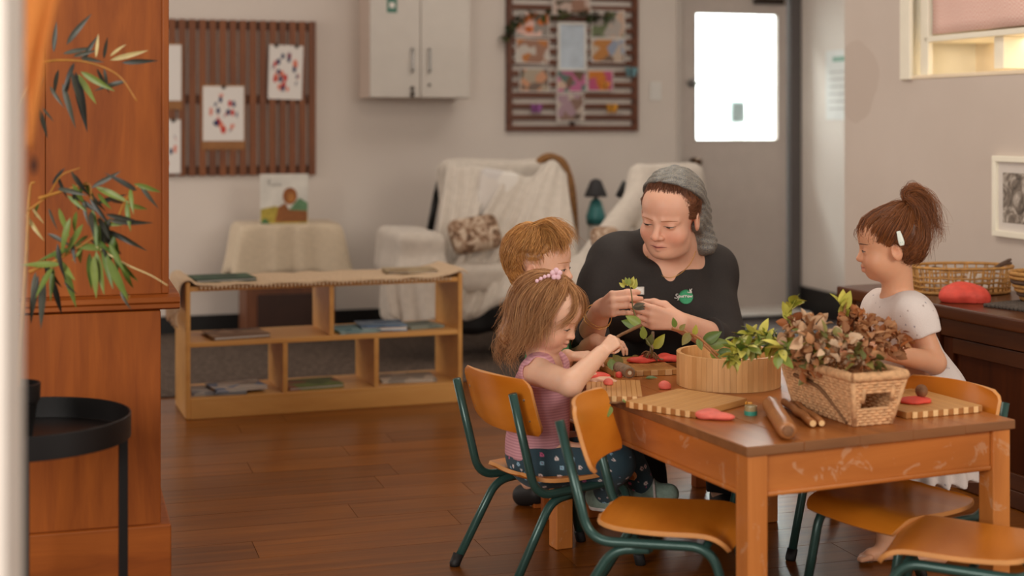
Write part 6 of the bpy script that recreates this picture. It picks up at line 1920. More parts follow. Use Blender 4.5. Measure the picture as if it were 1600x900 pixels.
# ================================================================ things on the table
M['board_light'] = wood('bamboo_light', srgb(226, 180, 122), srgb(238, 198, 144), 1, scale=2, rough=.45, stretch=12)
M['board_dark'] = wood('bamboo_dark', srgb(156, 100, 50), srgb(178, 120, 64), 1, scale=2, rough=.45, stretch=12)
M['board_mid'] = wood('bamboo_mid', srgb(186, 132, 72), srgb(204, 152, 90), 1, scale=2, rough=.45, stretch=12)
M['dough'] = plain('red_playdough', srgb(222, 78, 62), .6, var=.12, scale=40, bump=.25)
M['dough_p'] = plain('pink_playdough', srgb(226, 108, 92), .6, var=.12, scale=40, bump=.25)
M['board_top'] = wood('bamboo_top', srgb(192, 138, 76), srgb(208, 156, 92), 1, scale=2, rough=.45, stretch=12)
TAN = lambda px, py, z=TH: Wz(px, py, z)

def board(label, c_nl, c_nr, c_fl, h, n, contrast=True, rounded=True):
    """striped chopping board from three corners of its top (near left, near right, far left)"""
    u = c_nr - c_nl; w = np.linalg.norm(u); u /= w
    v = c_fl - c_nl; d = float(np.linalg.norm(v)); rz = math.atan2(u[1], u[0])
    t = thing('chopping_board', label, 'chopping board', (c_nl[0], c_nl[1], TH + .0005), rz, 'bamboo chopping boards on the low table')
    for k in range(n):
        a, b_ = k * w / n, (k + 1) * w / n
        mat = M['board_light'] if k % 2 else (M['board_dark'] if contrast else M['board_mid'])
        cut = .008 if (rounded and k in (0, n - 1)) else 0
        o = part('strip', MB().box(((a + b_) / 2, d / 2, h / 2), (b_ - a - .0002, d - cut, h)), M['board_top'] if k % 2 else M['board_mid'], t, bevel=.0015)
        o.data.materials.append(mat)
        for p in o.data.polygons:
            if abs(p.normal.y) > .7: p.material_index = 1          # end grain
    return t
zt1 = TH + .016
board('striped bamboo chopping board in the middle of the table, red dough at its corner', Wz(976, 627, zt1), Wz(1085, 644, zt1), Wz(1048, 605, zt1), .016, 15)
board('bamboo chopping board in front of the girl in pink', Wz(915, 619, zt1), Wz(1004, 620, zt1), Wz(925, 593, zt1), .016, 11)
board('bamboo chopping board at the far end in front of the woman', Wz(960, 581, zt1), Wz(1062, 577, zt1), Wz(955, 559, zt1), .016, 9, False)
board('pale bamboo chopping board with a dough ball at the right of the table', Wz(1418, 645, zt1), Wz(1537, 634, zt1), Wz(1392, 614, zt1), .016, 15)

def dough(label, pts, mat, base, vox=.0025, wr=(.0012, 160), seed=1, zfloor=None):
    lo = np.min([np.minimum(np.asarray(p[1]), np.asarray(p[2]) if p[0] == 'c' else np.asarray(p[1])) for p in pts], 0) - .12
    hi = np.max([np.maximum(np.asarray(p[1]), np.asarray(p[2]) if p[0] == 'c' else np.asarray(p[1])) for p in pts], 0) + .12
    g = Field(lo, hi, vox)
    for p in pts: g.add(p, .008)
    g.wrinkle(wr[0], wr[1], seed); 
    if zfloor is not None: g.plane((0, 0, zfloor), (0, 0, -1))
    v, q = g.mesh(); o = fobj('playdough', v, q, mat, base=base); return tag(o, label, 'playdough', 'red playdough pieces')
def T(px, py, z=0.0): return Wz(px, py, TH + z)
p1 = T(1119, 655)
dough('long flat red dough piece on the table beside the striped board', [('e', p1 + [0, 0, .008], np.array([.046, .026, .010]), rotz(-.35)), ('e', p1 + [-.02, .012, .010], np.array([.03, .022, .011]), rotz(.2))], M['dough_p'], p1, zfloor=TH + .0005)
p2 = T(1018, 574) + [0, 0, .016]
pts = [('e', p2 + [dx, dy, .008], np.array([rx, ry, .009]), rotz(a)) for dx, dy, rx, ry, a in ((0, 0, .05, .03, .3), (.05, .01, .04, .02, -.2), (-.04, -.02, .035, .018, .1), (.03, .03, .05, .016, .5))]
dough('torn sheet of red dough under the roots on the far board', pts, M['dough'], p2, wr=(.003, 120), zfloor=TH + .0168)
p3 = T(925, 603) + [0, 0, .016]
dough('red dough under the hand of the girl in pink', [('e', p3 + [0, 0, .009], np.array([.035, .025, .012]), rotz(.4)), ('e', p3 + [.03, .01, .007], np.array([.022, .018, .01]), None)], M['dough'], p3, zfloor=TH + .0168)
p4 = T(949, 611) + [0, 0, .016]
dough('small pink dough crumb on the board near the hand of the girl in pink', [('e', p4 + [0, 0, .008], np.array([.013, .010, .009]), rotz(.4)), ('e', p4 + [.006, -.003, .005], np.array([.008, .008, .006]), None)], M['dough_p'], p4, zfloor=TH + .0168)
p5 = T(1037, 608)
dough('pink dough lump between the striped board and the round box', [('e', p5 + [0, 0, .010], np.array([.016, .014, .012]), rotz(.4)), ('e', p5 + [.009, 0, .006], np.array([.010, .009, .008]), None)], M['dough_p'], p5, zfloor=TH + .0005)
p6 = T(966, 600) + [0, 0, .016]
dough('small red dough bead beside the cut log on the board', [('e', p6 + [0, 0, .008], np.array([.009, .009, .009]), None), ('e', p6 + [.004, 0, .006], np.array([.007, .006, .006]), None)], M['dough'], p6, zfloor=TH + .0168)
p7 = T(1428, 640) + [0, 0, .016]
dough('flat red dough on the right chopping board under the brown ball', [('e', p7 + [0, 0, .006], np.array([.04, .03, .009]), rotz(.2)), ('e', p7 + [.02, .01, .006], np.array([.026, .02, .008]), None)], M['dough'], p7, zfloor=TH + .0168)
M['nut'] = plain('brown_seed', srgb(132, 88, 54), .7, var=.25, scale=60, bump=.4)
mb = MB(); mb.ball(p7 + [.022, .012, .028], (.0155, .0155, .0160), nu=18, nv=12); solid('seed_ball', mb, M['nut'], 'round brown seed pod on the flat red dough at right', 'seed pod', p7 + [.02, .01, .0125], smooth=True)
# sideboard dough
pS = Wz(1505, 472, SBH)
o = dough('big ridged lump of red dough on the dark sideboard', [('e', pS + [0, 0, .025], np.array([.072, .05, .042]), rotz(-.3)), ('e', pS + [.05, -.012, .018], np.array([.035, .035, .034]), None), ('e', pS + [-.03, .0, .02], np.array([.05, .045, .034]), None),
       ('e', pS + [.02, -.035, .012], np.array([.014, .014, .026]), rotz(.2)), ('e', pS + [.045, -.032, .012], np.array([.013, .014, .026]), None), ('e', pS + [.068, -.022, .012], np.array([.013, .014, .024]), None)], M['dough'], pS, wr=(.001, 140), zfloor=SBH + .0005)

# round bamboo box
rc = np.array([.586, 3.985, TH + .0005]); rr = .140; rh = .087
rb = thing('bamboo_ring', 'round pale bamboo box standing on the table', 'box', tuple(rc))
M['bam'] = wood('bamboo_stave', srgb(204, 150, 90), srgb(226, 178, 120), 2, scale=2.5, rough=.5, stretch=8, rand=.10)
ns = 56
for k in range(ns):
    a0, a1 = 2 * math.pi * k / ns, 2 * math.pi * (k + 1) / ns - .0035
    mb = MB(); vs = []
    for z in (0, rh):
        for r_, a in ((rr, a0), (rr, a1), (rr - .011, a1), (rr - .011, a0)): vs.append((r_ * math.cos(a), r_ * math.sin(a), z))
    mb.add(vs, [(0, 1, 5, 4), (1, 2, 6, 5), (2, 3, 7, 6), (3, 0, 4, 7), (4, 5, 6, 7), (3, 2, 1, 0)]); part('stave', mb, M['bam'], rb)
mb = MB(); mb.lathe([(0, .004), (rr - .0112, .004), (rr - .0112, .012), (0, .012)], 48); part('bottom', mb, M['board_mid'], rb)

# rolling pin
a_, b_ = T(1204, 646), T(1231, 689); ax_ = b_ - a_; Lp = np.linalg.norm(ax_); B = basis_z(ax_)
rp = thing('rolling_pin', 'small wooden rolling pin pointing at the viewer near the table edge', 'rolling pin', tuple(a_))
M['pin'] = wood('rolling_pin_wood', srgb(150, 92, 48), srgb(182, 120, 68), 2, scale=2, rough=.4, stretch=6)
rpn = .0215
mb = MB(); mb.lathe([(0, 0), (.012, 0), (rpn, .012), (rpn, Lp - .012), (rpn - .004, Lp - .002), (.012, Lp), (0, Lp)], 24, (0, 0, rpn + .0008), B); part('barrel', mb, M['pin'], rp, smooth=True, bevel=.001)
mb = MB(); mb.lathe([(0, Lp), (.012, Lp), (.012, Lp + .006), (.010, Lp + .008), (0, Lp + .008)], 20, (0, 0, rpn + .0008), B); part('end_peg', mb, M['nut'], rp, smooth=True)
# sticks
def stick(label, p, q, r, mat=None, ends=True, wob=.003):
    p, q = np.asarray(p, float), np.asarray(q, float); n = 7
    P = np.array([p + (q - p) * i / (n - 1) + np.array([random.uniform(-wob, wob), random.uniform(-wob, wob), random.uniform(0, wob)]) * (0 < i < n - 1) for i in range(n)])
    t = thing('stick', label, 'stick', tuple(p - np.array([0, 0, r])), group='bark sticks on the table')
    mb = MB(); mb.tube(P, [r * random.uniform(.9, 1.1) for _ in range(n)], 10); part('bark', mb, mat or M['pin'], t, smooth=True, world=True)
    mb = MB(); mb.tube([P[-1], P[-1] + (P[-1] - P[-2]) / np.linalg.norm(P[-1] - P[-2]) * .001], r * .8, 10); part('cut_end', mb, M['board_light'], t, world=True)
stick('left of the two cinnamon-brown sticks beside the rolling pin', T(1226, 635) + [0, 0, .011], T(1270, 669) + [0, 0, .011], .0095)
stick('right of the two cinnamon-brown sticks beside the rolling pin', T(1240, 634) + [0, 0, .010], T(1284, 668) + [0, 0, .010], .0085)
# cut log, tape and yellow piece
lg = T(975, 597) + [0, 0, .0165]
t = thing('cut_log', 'short cut log with a pale hollow core on the board by the girl', 'log', tuple(lg))
M['barkg'] = plain('grey_bark', srgb(140, 116, 92), .8, var=.3, scale=80, bump=.5); M['pith'] = plain('pith', srgb(200, 186, 160), .7)
B = basis_z(np.array([.25, -.95, 0])); mb = MB(); mb.tube([B @ np.array([0, 0, z]) + [0, 0, .0165] for z in (-.05, -.02, .02, .045)], [.015, .016, .0165, .016], 16); part('bark', mb, M['barkg'], t, smooth=True)
mb = MB(); mb.tube([B @ np.array([0, 0, z]) + [0, 0, .0165] for z in (.0452, .0465)], .012, 16); part('cut_face', mb, M['nut'], t); mb = MB(); mb.tube([B @ np.array([0, 0, z]) + [0, 0, .0165] for z in (.0465, .0475)], .0055, 12); part('core', mb, M['pith'], t)
tp = T(1173, 648); t = thing('tape_reel', 'tiny teal and clear reel on the table beside the round box', 'reel', tuple(tp))
mb = MB(); mb.lathe([(.012, 0), (.016, 0), (.016, .010), (.012, .010)], 24, close=True); part('teal_ring', mb, plain('teal_plastic', srgb(60, 150, 130), .35), t, smooth=False)
mb = MB(); mb.lathe([(.011, .010), (.015, .010), (.015, .022), (.011, .022)], 24, close=True); part('clear_ring', mb, plain('clear_plastic', srgb(170, 150, 110), .2), t, smooth=False)
tp = T(1157, 632); t = thing('yellow_clip', 'small orange-yellow clip beside the teal reel', 'clip', tuple(tp), -.3)
M['yellow'] = plain('yellow_plastic', srgb(230, 160, 50), .4); part('grip', MB().box((0, 0, .005), (.034, .012, .009)), M['yellow'], t, bevel=.003); part('jaw', MB().box((.022, .004, .004), (.014, .006, .006)), M['yellow'], t, bevel=.002)

# ---------------------------------------------------------------- rectangular woven basket
M['wicker'] = plain('seagrass', srgb(212, 164, 118), .8, var=.2, scale=70, bump=.4)
bn = T(1335, 667); BR = math.radians(21)
bw0, bl0 = .100, .255; bw1, bl1 = .150, .315; bhh = .118
cb = bn + rotz(BR) @ np.array([bw0 / 2, bl0 / 2, 0])
bq = thing('woven_basket', 'rectangular seagrass basket holding dried flowers and green sprigs', 'basket', (cb[0], cb[1], TH + .0005), BR)
nr = 15
def ringpts(t, n=120, hole=False, phase=0.0, amp=.0024):
    w, l = bw0 + (bw1 - bw0) * t, bl0 + (bl1 - bl0) * t; z = .004 + t * bhh
    per = 2 * (w + l); out = []
    for k in range(n + 1):
        s_ = per * k / n
        if s_ < w: p = (-w / 2 + s_, -l / 2); nn = (0, -1)
        elif s_ < w + l: p = (w / 2, -l / 2 + s_ - w); nn = (1, 0)
        elif s_ < 2 * w + l: p = (w / 2 - (s_ - w - l), l / 2); nn = (0, 1)
        else: p = (-w / 2, l / 2 - (s_ - 2 * w - l)); nn = (-1, 0)
        o = amp * math.sin(k * math.pi * .5 + phase * math.pi)
        out.append((p[0] + nn[0] * o, p[1] + nn[1] * o, z))
    return out
for r_ in range(nr):
    t = r_ / (nr - 1) * .84
    P = ringpts(t, 136, phase=r_)
    if 6 <= r_ <= 10:      # the hand hole in the two short ends
        w, l = bw0 + (bw1 - bw0) * t, bl0 + (bl1 - bl0) * t
        runs, cur = [], []
        for p in P:
            if abs(p[0]) < .038 and abs(abs(p[1]) - l / 2) < .006:
                if len(cur) > 1: runs.append(cur)
                cur = []
            else: cur.append(p)
        if len(cur) > 1: runs.append(cur)
        mb = MB()
        for c_ in runs: mb.tube(c_, .0043, 6)
    else:
        mb = MB(); mb.tube(P, .0043, 6)
    part('weave_strand', mb, M['wicker'], bq, smooth=True)
nst = 40
P0, P1 = ringpts(0, nst, amp=0), ringpts(.9, nst, amp=0)
for k in range(nst):
    if abs(P0[k][0]) < .034 and abs(abs(P0[k][1]) - bl0 / 2) < .004: continue
    mb = MB(); mb.tube([np.array(P0[k]) + [0, 0, -.003], P1[k]], .0034, 6); part('stake', mb, M['wicker'], bq, smooth=True)
mb = MB(); mb.tube(ringpts(.97, 120, amp=.001), .011, 8); rim = part('rim', mb, M['wicker'], bq, smooth=True)
mb = MB()
for k, p in enumerate(ringpts(.97, 150, amp=0)):
    a = np.array(p); mb.tube([a + [-.001, -.001, -.0125], a + [.001, .001, .0125]], .0045, 5) if False else mb.ball(a, (.0055, .0055, .0125), nu=6, nv=5)
o = part('rim_wrapping', mb, M['wicker'], rim, smooth=True)
for (x, y) in ((-1, -1), (1, -1), (1, 1), (-1, 1)):
    mb = MB(); mb.tube([(x * bw0 / 2, y * bl0 / 2, .002), (x * (bw1 - .008) / 2, y * (bl1 - .008) / 2, bhh * .92)], .0065, 8); part('corner_post', mb, M['wicker'], bq, smooth=True)
for s_ in (-1, 1):
    w, l = bw0 + (bw1 - bw0) * .6, bl0 + (bl1 - bl0) * .6
    yy = s_ * (bl0 + (bl1 - bl0) * .55) / 2
    mb = MB(); mb.tube([(-.04, yy, .058), (-.04, yy + s_ * .008, .092)], .006, 6); mb.tube([(.04, yy, .058), (.04, yy + s_ * .008, .092)], .006, 6); part('handle_edge', mb, M['wicker'], bq, smooth=True)
# decorative twist along the long near side
mb = MB(); mb.tube(smooth_path([(-bw1 / 2 - .002, .09, .088), (-bw1 / 2 + .003, .0, .076), (-bw0 / 2 - .012, -.06, .040), (-bw0 / 2 - .006, -.105, .006)], 5), .0045, 6); part('twist_cord', mb, plain('dark_cord', srgb(128, 90, 58), .8), bq, smooth=True)
part('bottom', MB().box((0, 0, .004), (bw0 - .01, bl0 - .01, .006)), M['wicker'], bq)
def BQ(x, y, z): return cb + rotz(BR) @ np.array([x, y, 0]) + np.array([0, 0, z])

# ---------------------------------------------------------------- plants
M['leaf_lime'] = leaf_mat('lime_leaf', srgb(150, 150, 46), srgb(214, 204, 100))
M['leaf_mid'] = leaf_mat('mid_green_leaf', srgb(78, 106, 40), srgb(140, 150, 64))
M['leaf_dry'] = leaf_mat('dry_leaf', srgb(132, 82, 46), srgb(190, 136, 90), .7)
M['leaf_pale'] = leaf_mat('pale_dry_petal', srgb(192, 150, 112), srgb(226, 194, 160), .75)
M['leaf_rust'] = leaf_mat('rust_leaf', srgb(128, 70, 32), srgb(178, 108, 58), .7)
M['leaf_olive'] = leaf_mat('olive_leaf', srgb(92, 92, 40), srgb(140, 128, 66), .6)
M['gstem'] = plain('green_stem', srgb(110, 104, 60), .7)
LF = {'lime': [leaf_mesh('leaf', .052, .026, M['leaf_lime'], c, .3) for c in (.05, .2, .35)], 'mid': [leaf_mesh('leaf', .05, .026, M['leaf_mid'], c, .25) for c in (.05, .25)],
      'dry': [leaf_mesh('leaf', .030, .022, M['leaf_dry'], c, f) for c, f in ((-.2, .7), (.4, .5), (.7, -.4))], 'pale': [leaf_mesh('leaf', .034, .026, M['leaf_pale'], c, f) for c, f in ((-.3, .6), (.3, .5))],
      'rust': [leaf_mesh('leaf', .03, .022, M['leaf_rust'], c, f) for c, f in ((-.2, .5), (.5, -.4))], 'olive': [leaf_mesh('leaf', .04, .024, M['leaf_olive'], c, .4) for c in (.1, .4)]}
rnd = random.Random(21)
def rdir(bias, spread):
    d = np.array([rnd.gauss(0, 1), rnd.gauss(0, 1), rnd.gauss(0, 1)]); d /= np.linalg.norm(d); return np.asarray(bias, float) + spread * d
def sprig(name, label, cat, pts, n, kinds, scale=1.0, spread=.8, r=.0022, group=None, start=.25, fwd=.6, stem_mat=None, tuft=0):
    P = smooth_path(pts, 8); t = thing(name, label, cat, tuple(P[0]), group=group)
    mb = MB(); mb.tube(P, np.linspace(r, r * .5, len(P)), 6); part('stem', mb, stem_mat or M['gstem'], t, smooth=True, world=True)
    for k in range(n):
        i = int((start + (1 - start) * (k + .5) / n) * (len(P) - 1)); d = P[min(i + 1, len(P) - 1)] - P[max(i - 1, 0)]; d /= np.linalg.norm(d)
        kd = kinds[rnd.randrange(len(kinds))]; me = LF[kd][rnd.randrange(len(LF[kd]))]
        put_leaf('leaf', me, t, P[i], rdir(d * fwd, spread), up=rdir((0, 0, 1), .5), scale=scale * rnd.uniform(.75, 1.25))
    for k in range(tuft):
        kd = kinds[rnd.randrange(len(kinds))]; me = LF[kd][rnd.randrange(len(LF[kd]))]
        put_leaf('leaf', me, t, P[-1] + np.array([rnd.gauss(0, .012), rnd.gauss(0, .012), rnd.gauss(0, .010)]), rdir(d * .5 + [0, 0, .2], .9), up=rdir((0, 0, 1), .7), scale=scale * rnd.uniform(.75, 1.25))
    return t
Bin = BQ(-.02, .09, .03)
G1 = 'green sprigs in the seagrass basket'
sprig('leafy_sprig', 'lime green sprig drooping over the left rim of the seagrass basket', 'sprig', [BQ(-.01, .04, .04), BQ(-.05, .10, .13), W(1195, 535, 3.66), W(1160, 545, 3.62), W(1140, 565, 3.60)], 78, ['lime', 'lime', 'mid'], .78, .85, group=G1)
sprig('leafy_sprig', 'lime green sprig lying leftwards above the round box', 'sprig', [BQ(-.01, .06, .04), BQ(-.05, .11, .14), W(1210, 535, 3.72), W(1180, 522, 3.72), W(1150, 530, 3.72)], 72, ['lime', 'lime', 'mid'], .76, .85, group=G1)
sprig('leafy_sprig', 'yellow-green sprig standing tallest at the left of the basket', 'sprig', [BQ(0, .06, .04), BQ(-.03, .08, .16), W(1232, 500, 3.72), W(1238, 472, 3.72)], 40, ['lime', 'lime', 'mid'], .85, .6, fwd=1.0, group=G1)
sprig('leafy_sprig', 'thin yellow-green sprig pointing up in the middle of the basket', 'sprig', [BQ(.01, .04, .04), BQ(.02, .05, .15), W(1316, 510, 3.68), W(1318, 475, 3.68)], 9, ['lime'], .95, .35, fwd=1.1, start=.6, group=G1)
sprig('leafy_sprig', 'darker green sprig low on the front left of the basket', 'sprig', [BQ(-.02, .03, .04), BQ(-.06, .04, .12), W(1225, 545, 3.55), W(1215, 560, 3.52)], 16, ['mid', 'mid', 'lime'], .95, .8, group=G1)
G2 = 'dried flower bunches in the seagrass basket'
def bunch(label, top, n, kinds, spreadr, scale=1.0):
    root_ = BQ(rnd.uniform(-.02, .02), rnd.uniform(-.05, .05), .03)
    t = thing('dried_flower', label, 'dried flower', tuple(root_), group=G2)
    top = np.asarray(top); mid = (root_ * .45 + top * .55)
    mb = MB(); mb.tube(smooth_path([root_, mid, top], 6), .0026, 6); part('stem', mb, M['twig'], t, smooth=True, world=True)
    for k in range(n):
        d = rdir((0, -.1, .25), 1.0); d /= np.linalg.norm(d); kd = kinds[rnd.randrange(len(kinds))]; me = LF[kd][rnd.randrange(len(LF[kd]))]
        put_leaf('petal', me, t, top + d * np.array([1, 1, .85]) * spreadr * rnd.uniform(.45, 1.0) - np.array([0, 0, .01]), rdir(d * .8, .9), up=rdir((0, 0, 1), 1.0), scale=.8 * scale * rnd.uniform(.7, 1.3))
bunch('brown dried flower head at the left of the basket', W(1258, 512, 3.60), 69, ['dry', 'dry', 'rust', 'pale'], .052)
bunch('pale beige dried flower head left of centre in the basket', W(1278, 530, 3.52), 69, ['pale', 'pale', 'dry'], .052, 1.1)
bunch('pale and brown dried flower head in the centre of the basket', W(1312, 540, 3.48), 69, ['pale', 'dry', 'olive'], .055)
bunch('rust brown dried flower head at the right of the basket', W(1362, 522, 3.60), 75, ['dry', 'dry', 'rust'], .058)
bunch('dark brown dried flower head at the far right rim of the basket', W(1392, 530, 3.66), 69, ['rust', 'dry', 'dry'], .050)
bunch('upright brown dried flower head behind the centre of the basket', W(1336, 502, 3.66), 60, ['dry', 'rust'], .045)
bunch('olive tinged dried leaves low at the front of the basket', W(1348, 560, 3.46), 51, ['olive', 'dry', 'rust'], .045)
bunch('orange-brown dried leaves low at the front left of the basket', W(1262, 560, 3.54), 51, ['rust', 'olive', 'dry'], .042)

# sprig held by the woman
hs = [T(1017, 575) + [0, 0, .03], W(1018, 545, 4.05), W(1003, 518, 4.08), W(990, 485, 4.10), W(987, 462, 4.10), W(985, 448, 4.10)]
t = sprig('plant_cutting', 'rooted plant cutting the woman holds between both hands', 'plant', hs, 0, ['lime'], r=.0028, stem_mat=M['gstem'])
for px, py, y, dx, dz, k, s_ in ((981, 447, 4.05, -.25, .9, 'lime', .5), (985, 449, 4.05, .3, 1, 'lime', .62), (978, 446, 4.05, -.5, .8, 'lime', .4), (983, 446, 4.04, .0, 1, 'mid', .45), (990, 452, 4.05, .25, 1, 'lime', .6), (976, 449, 4.05, -.7, .6, 'lime', .4), (980, 444, 4.04, -.2, .8, 'mid', .4)):
    put_leaf('leaf', LF[k][0], t, W(px, py, y), (dx, -.1, dz), up=(0, -1, .2), scale=s_)
M['dusk'] = leaf_mat('dusky_leaf', srgb(70, 62, 46), srgb(96, 84, 62)); LF['dusk'] = [leaf_mesh('leaf', .05, .019, M['dusk'], .1, .3)]
for px, py, dx, dz, s_ in ((988, 480, .95, -.12, .72), (990, 478, .9, .22, .66), (989, 479, .95, .05, .7)):
    put_leaf('leaf', LF['dusk'][0], t, W(px, py, 4.06), (dx, -.2, dz), up=(0, -1, .3), scale=s_)
for px, py, dx, dz, k, s_ in ((996, 510, -.9, .35, 'mid', 1.0), (1013, 540, .25, .9, 'olive', .9), (1022, 545, .6, .9, 'lime', 1.0), (1006, 530, -.1, 1, 'mid', .8)):
    put_leaf('leaf', LF[k][0], t, W(px, py, 4.06), (dx, -.25, dz), up=(0, -1, .2), scale=s_)
mb = MB()
for k in range(16):
    a = rnd.uniform(0, 6.28); c_ = hs[0] + np.array([0, 0, .012]); e = hs[0] + np.array([.03 * math.cos(a), .022 * math.sin(a), rnd.uniform(-.010, .010)])
    mb.tube(smooth_path([c_, (c_ + e) / 2 + [0, 0, .008], e], 3), [.0022] * 6 + [.0008], 5)
part('roots', mb, M['twig'], t, smooth=True, world=True)
for k in range(3):
    mb = MB(); mb.tube(smooth_path([hs[0] + [0, 0, .01], hs[0] + [.004 - .008 * k, .0, .04], hs[0] + [.006 - .012 * k, 0, .075 - .01 * k]], 4), [.0055] * 8 + [.004], 7) if k == 0 else mb.tube(smooth_path([hs[0] + [0, 0, .0], hs[0] + [.02, -.005, -.002], hs[0] + [.035, -.012, -.004]], 4), .0025, 6)
    if k < 2: part('root_stock', mb, M['barkg'], t, smooth=True, world=True)
# stick the girl in pink holds
stp = [W(931, 562, 3.80), W(960, 530, 3.86), W(985, 516, 3.92), W(1002, 508, 3.95)]
t = thing('twig', 'brown twig with leaves gripped by the girl in pink', 'twig', tuple(stp[0])); mb = MB(); mb.tube(smooth_path(stp, 5), np.linspace(.0035, .0048, 16), 7); part('bark', mb, M['twig'], t, smooth=True, world=True)
put_leaf('leaf', LF['mid'][0], t, stp[3], (-.8, -.1, .5), up=(0, -1, .4), scale=1.0)
# loose leaves and twig bits on the table
def loose(label, px, py, kind, ang_, s_, zz=.002, up=(0, -.3, 1), tilt=.1):
    p = T(px, py) + [0, 0, zz]; t = thing('fallen_leaf', label, 'leaf', tuple(p), group='loose leaves on the table'); put_leaf('blade', LF[kind][0], t, p, (math.cos(ang_), math.sin(ang_), tilt), up=up, scale=s_)
    mb = MB(); d = np.array([math.cos(ang_), math.sin(ang_), 0]); mb.tube([p - d * .012 * s_, p], .0009, 5); part('stalk', mb, M['gstem'], t, world=True)
loose('green leaf standing by the far board left of the red dough sheet', 972, 583, 'olive', 2.4, 1.15, .02, (0, -1, .3), .9)
loose('olive leaf leaning beside the far board', 985, 575, 'olive', .6, 1.0, .02, (0, -1, .2), .25)
loose('long green leaf on the edge of the far board', 957, 590, 'mid', 1.6, 1.0, .02, (0, -1, .3), .7)
loose('green leaf lying under the left edge of the striped board', 1008, 592, 'mid', -.2, .7)
loose('dark green leaf curling over the table edge by the striped board', 951, 627, 'mid', 2.9, .8, .004, (0, -1, .5), .5)
loose('round green leaf hanging at the table edge below the striped board', 953, 634, 'mid', -1.8, .72, .0, (0, -1, .3), -.8)
loose('small green leaf tip beside the striped board', 972, 630, 'mid', .4, .5, .004, (0, -1, .5), .2)
stick('thin brown twig at the table edge beside the striped board', T(946, 634) + [0, 0, .004], T(974, 632) + [0, 0, .004], .003, M['twig'])
# branch lying across the round box
br = [W(1050, 513, 3.98), W(1075, 520, 3.96), W(1100, 540, 3.95), W(1128, 566, 3.93)]
t = sprig('leafy_branch', 'bare branch with broad leaves leaning on the rim of the round box', 'branch', br, 0, ['mid'], r=.0042, stem_mat=M['pin'])
for px, py, dx, dz, k, s_ in ((1055, 512, -.2, .9, 'mid', .6), (1062, 516, .5, .6, 'olive', .6), (1078, 520, -.6, -.9, 'olive', 1.0), (1085, 524, .1, .8, 'lime', .6), (1098, 535, .8, .5, 'mid', 1.2), (1105, 540, .9, .2, 'mid', 1.2), (1110, 548, .5, -.5, 'mid', .9), (1120, 552, 1, .1, 'mid', 1.0), (1090, 528, .3, -.9, 'mid', .7)):
    put_leaf('leaf', LF[k][0], t, W(px, py, 3.95), (dx, -.2, dz), up=(0, -1, .3), scale=s_)
mb = MB(); mb.tube(smooth_path([W(1075, 520, 3.96), W(1095, 530, 3.92), W(1122, 555, 3.90)], 5), .0032, 6); part('side_stem', mb, M['pin'], t, smooth=True, world=True)

# ---------------------------------------------------------------- on the sideboard
M['rattan'] = plain('rattan', srgb(186, 136, 72), .65, var=.25, scale=60)
rbc = Wz(1503, 457, SBH); ra, rbb, rhh = .168, .105, .092
SRm = rotz(.12)
rk_ = thing('rattan_basket', 'oval openwork rattan basket with driftwood on the sideboard', 'basket', (rbc[0], rbc[1], SBH + .0005))
def oval(t, z, n=64, wob=0.0): return [SRm @ np.array([(ra + .012 * t) * math.cos(a), (rbb + .012 * t) * math.sin(a), 0]) + np.array([0, 0, z + wob * math.sin(a * 16)]) for a in np.linspace(0, 2 * math.pi, n + 1)]
for z in (.006, .024, .042, .058, rhh): 
    mb = MB(); mb.tube(oval(z / rhh, z, wob=.0015 if .01 < z < .08 else 0), .0055 if z in (.006, rhh) else .0034, 7); part('hoop', mb, M['rattan'], rk_, smooth=True)
for k in range(44):
    a = 2 * math.pi * k / 44; o_ = .002 * (k % 2); p = SRm @ np.array([ra * math.cos(a), rbb * math.sin(a), 0]); q = SRm @ np.array([(ra + .012) * math.cos(a + .05 * (k % 3 - 1)), (rbb + .012) * math.sin(a + .05 * (k % 3 - 1)), 0])
    mb = MB(); mb.tube([p + [0, 0, .004], q + [0, 0, rhh]], .0032, 6); part('stake', mb, M['rattan'], rk_, smooth=True)
mb = MB(); mb.prism([tuple((SRm @ np.array([(ra - .004) * math.cos(a), (rbb - .004) * math.sin(a), 0]))[:2]) for a in np.linspace(0, 2 * math.pi, 33)[:-1]], .002, .006); part('bottom', mb, M['rattan'], rk_)
M['shell'] = plain('white_shell', srgb(214, 202, 190), .6, var=.2, scale=50)
for k in range(14):
    a = rnd.uniform(0, 6.28); r_ = rnd.uniform(.2, .82); p = rbc + SRm @ np.array([ra * r_ * math.cos(a), rbb * r_ * math.sin(a), 0]); h_ = rnd.choice((.02, .036, .05))
    mb = MB(); Rk = rotz(rnd.uniform(0, 3)); mb.ball(p + [0, 0, .0072 + h_ * .6], (rnd.uniform(.012, .02), rnd.uniform(.010, .016), h_ * .6), Rk, 10, 7)
    v = np.array(mb.v); cen = v.mean(0); v = cen + (v - cen) * (1 + .08 * np.sin(v[:, :1] * 400)); solid('shell', (v, mb.f), M['shell'], 'white shell or pebble seen through the weave of the rattan basket', 'shell', p + np.array([0, 0, .007]), 'shells in the rattan basket', smooth=True)
M['drift'] = plain('driftwood', srgb(92, 70, 56), .85, var=.3, scale=60, bump=.5)
zr = SBH + rhh + .009
dA = [Wz(1456, 415, zr), Wz(1490, 421, zr), Wz(1530, 421, zr), Wz(1556, 420, zr) + [0, 0, .004], Wz(1576, 410, zr) + [0, 0, .004]]
dA = [np.array([p[0], rbc[1] + (p[1] - rbc[1]) * .25, p[2]]) for p in dA]; k_ = lambda px, py: W(px, py, rbc[1] - .02)
dA = [k_(1456, 417), k_(1475, 421), k_(1510, 421), k_(1552, 420), k_(1562, 414), k_(1580, 405)]
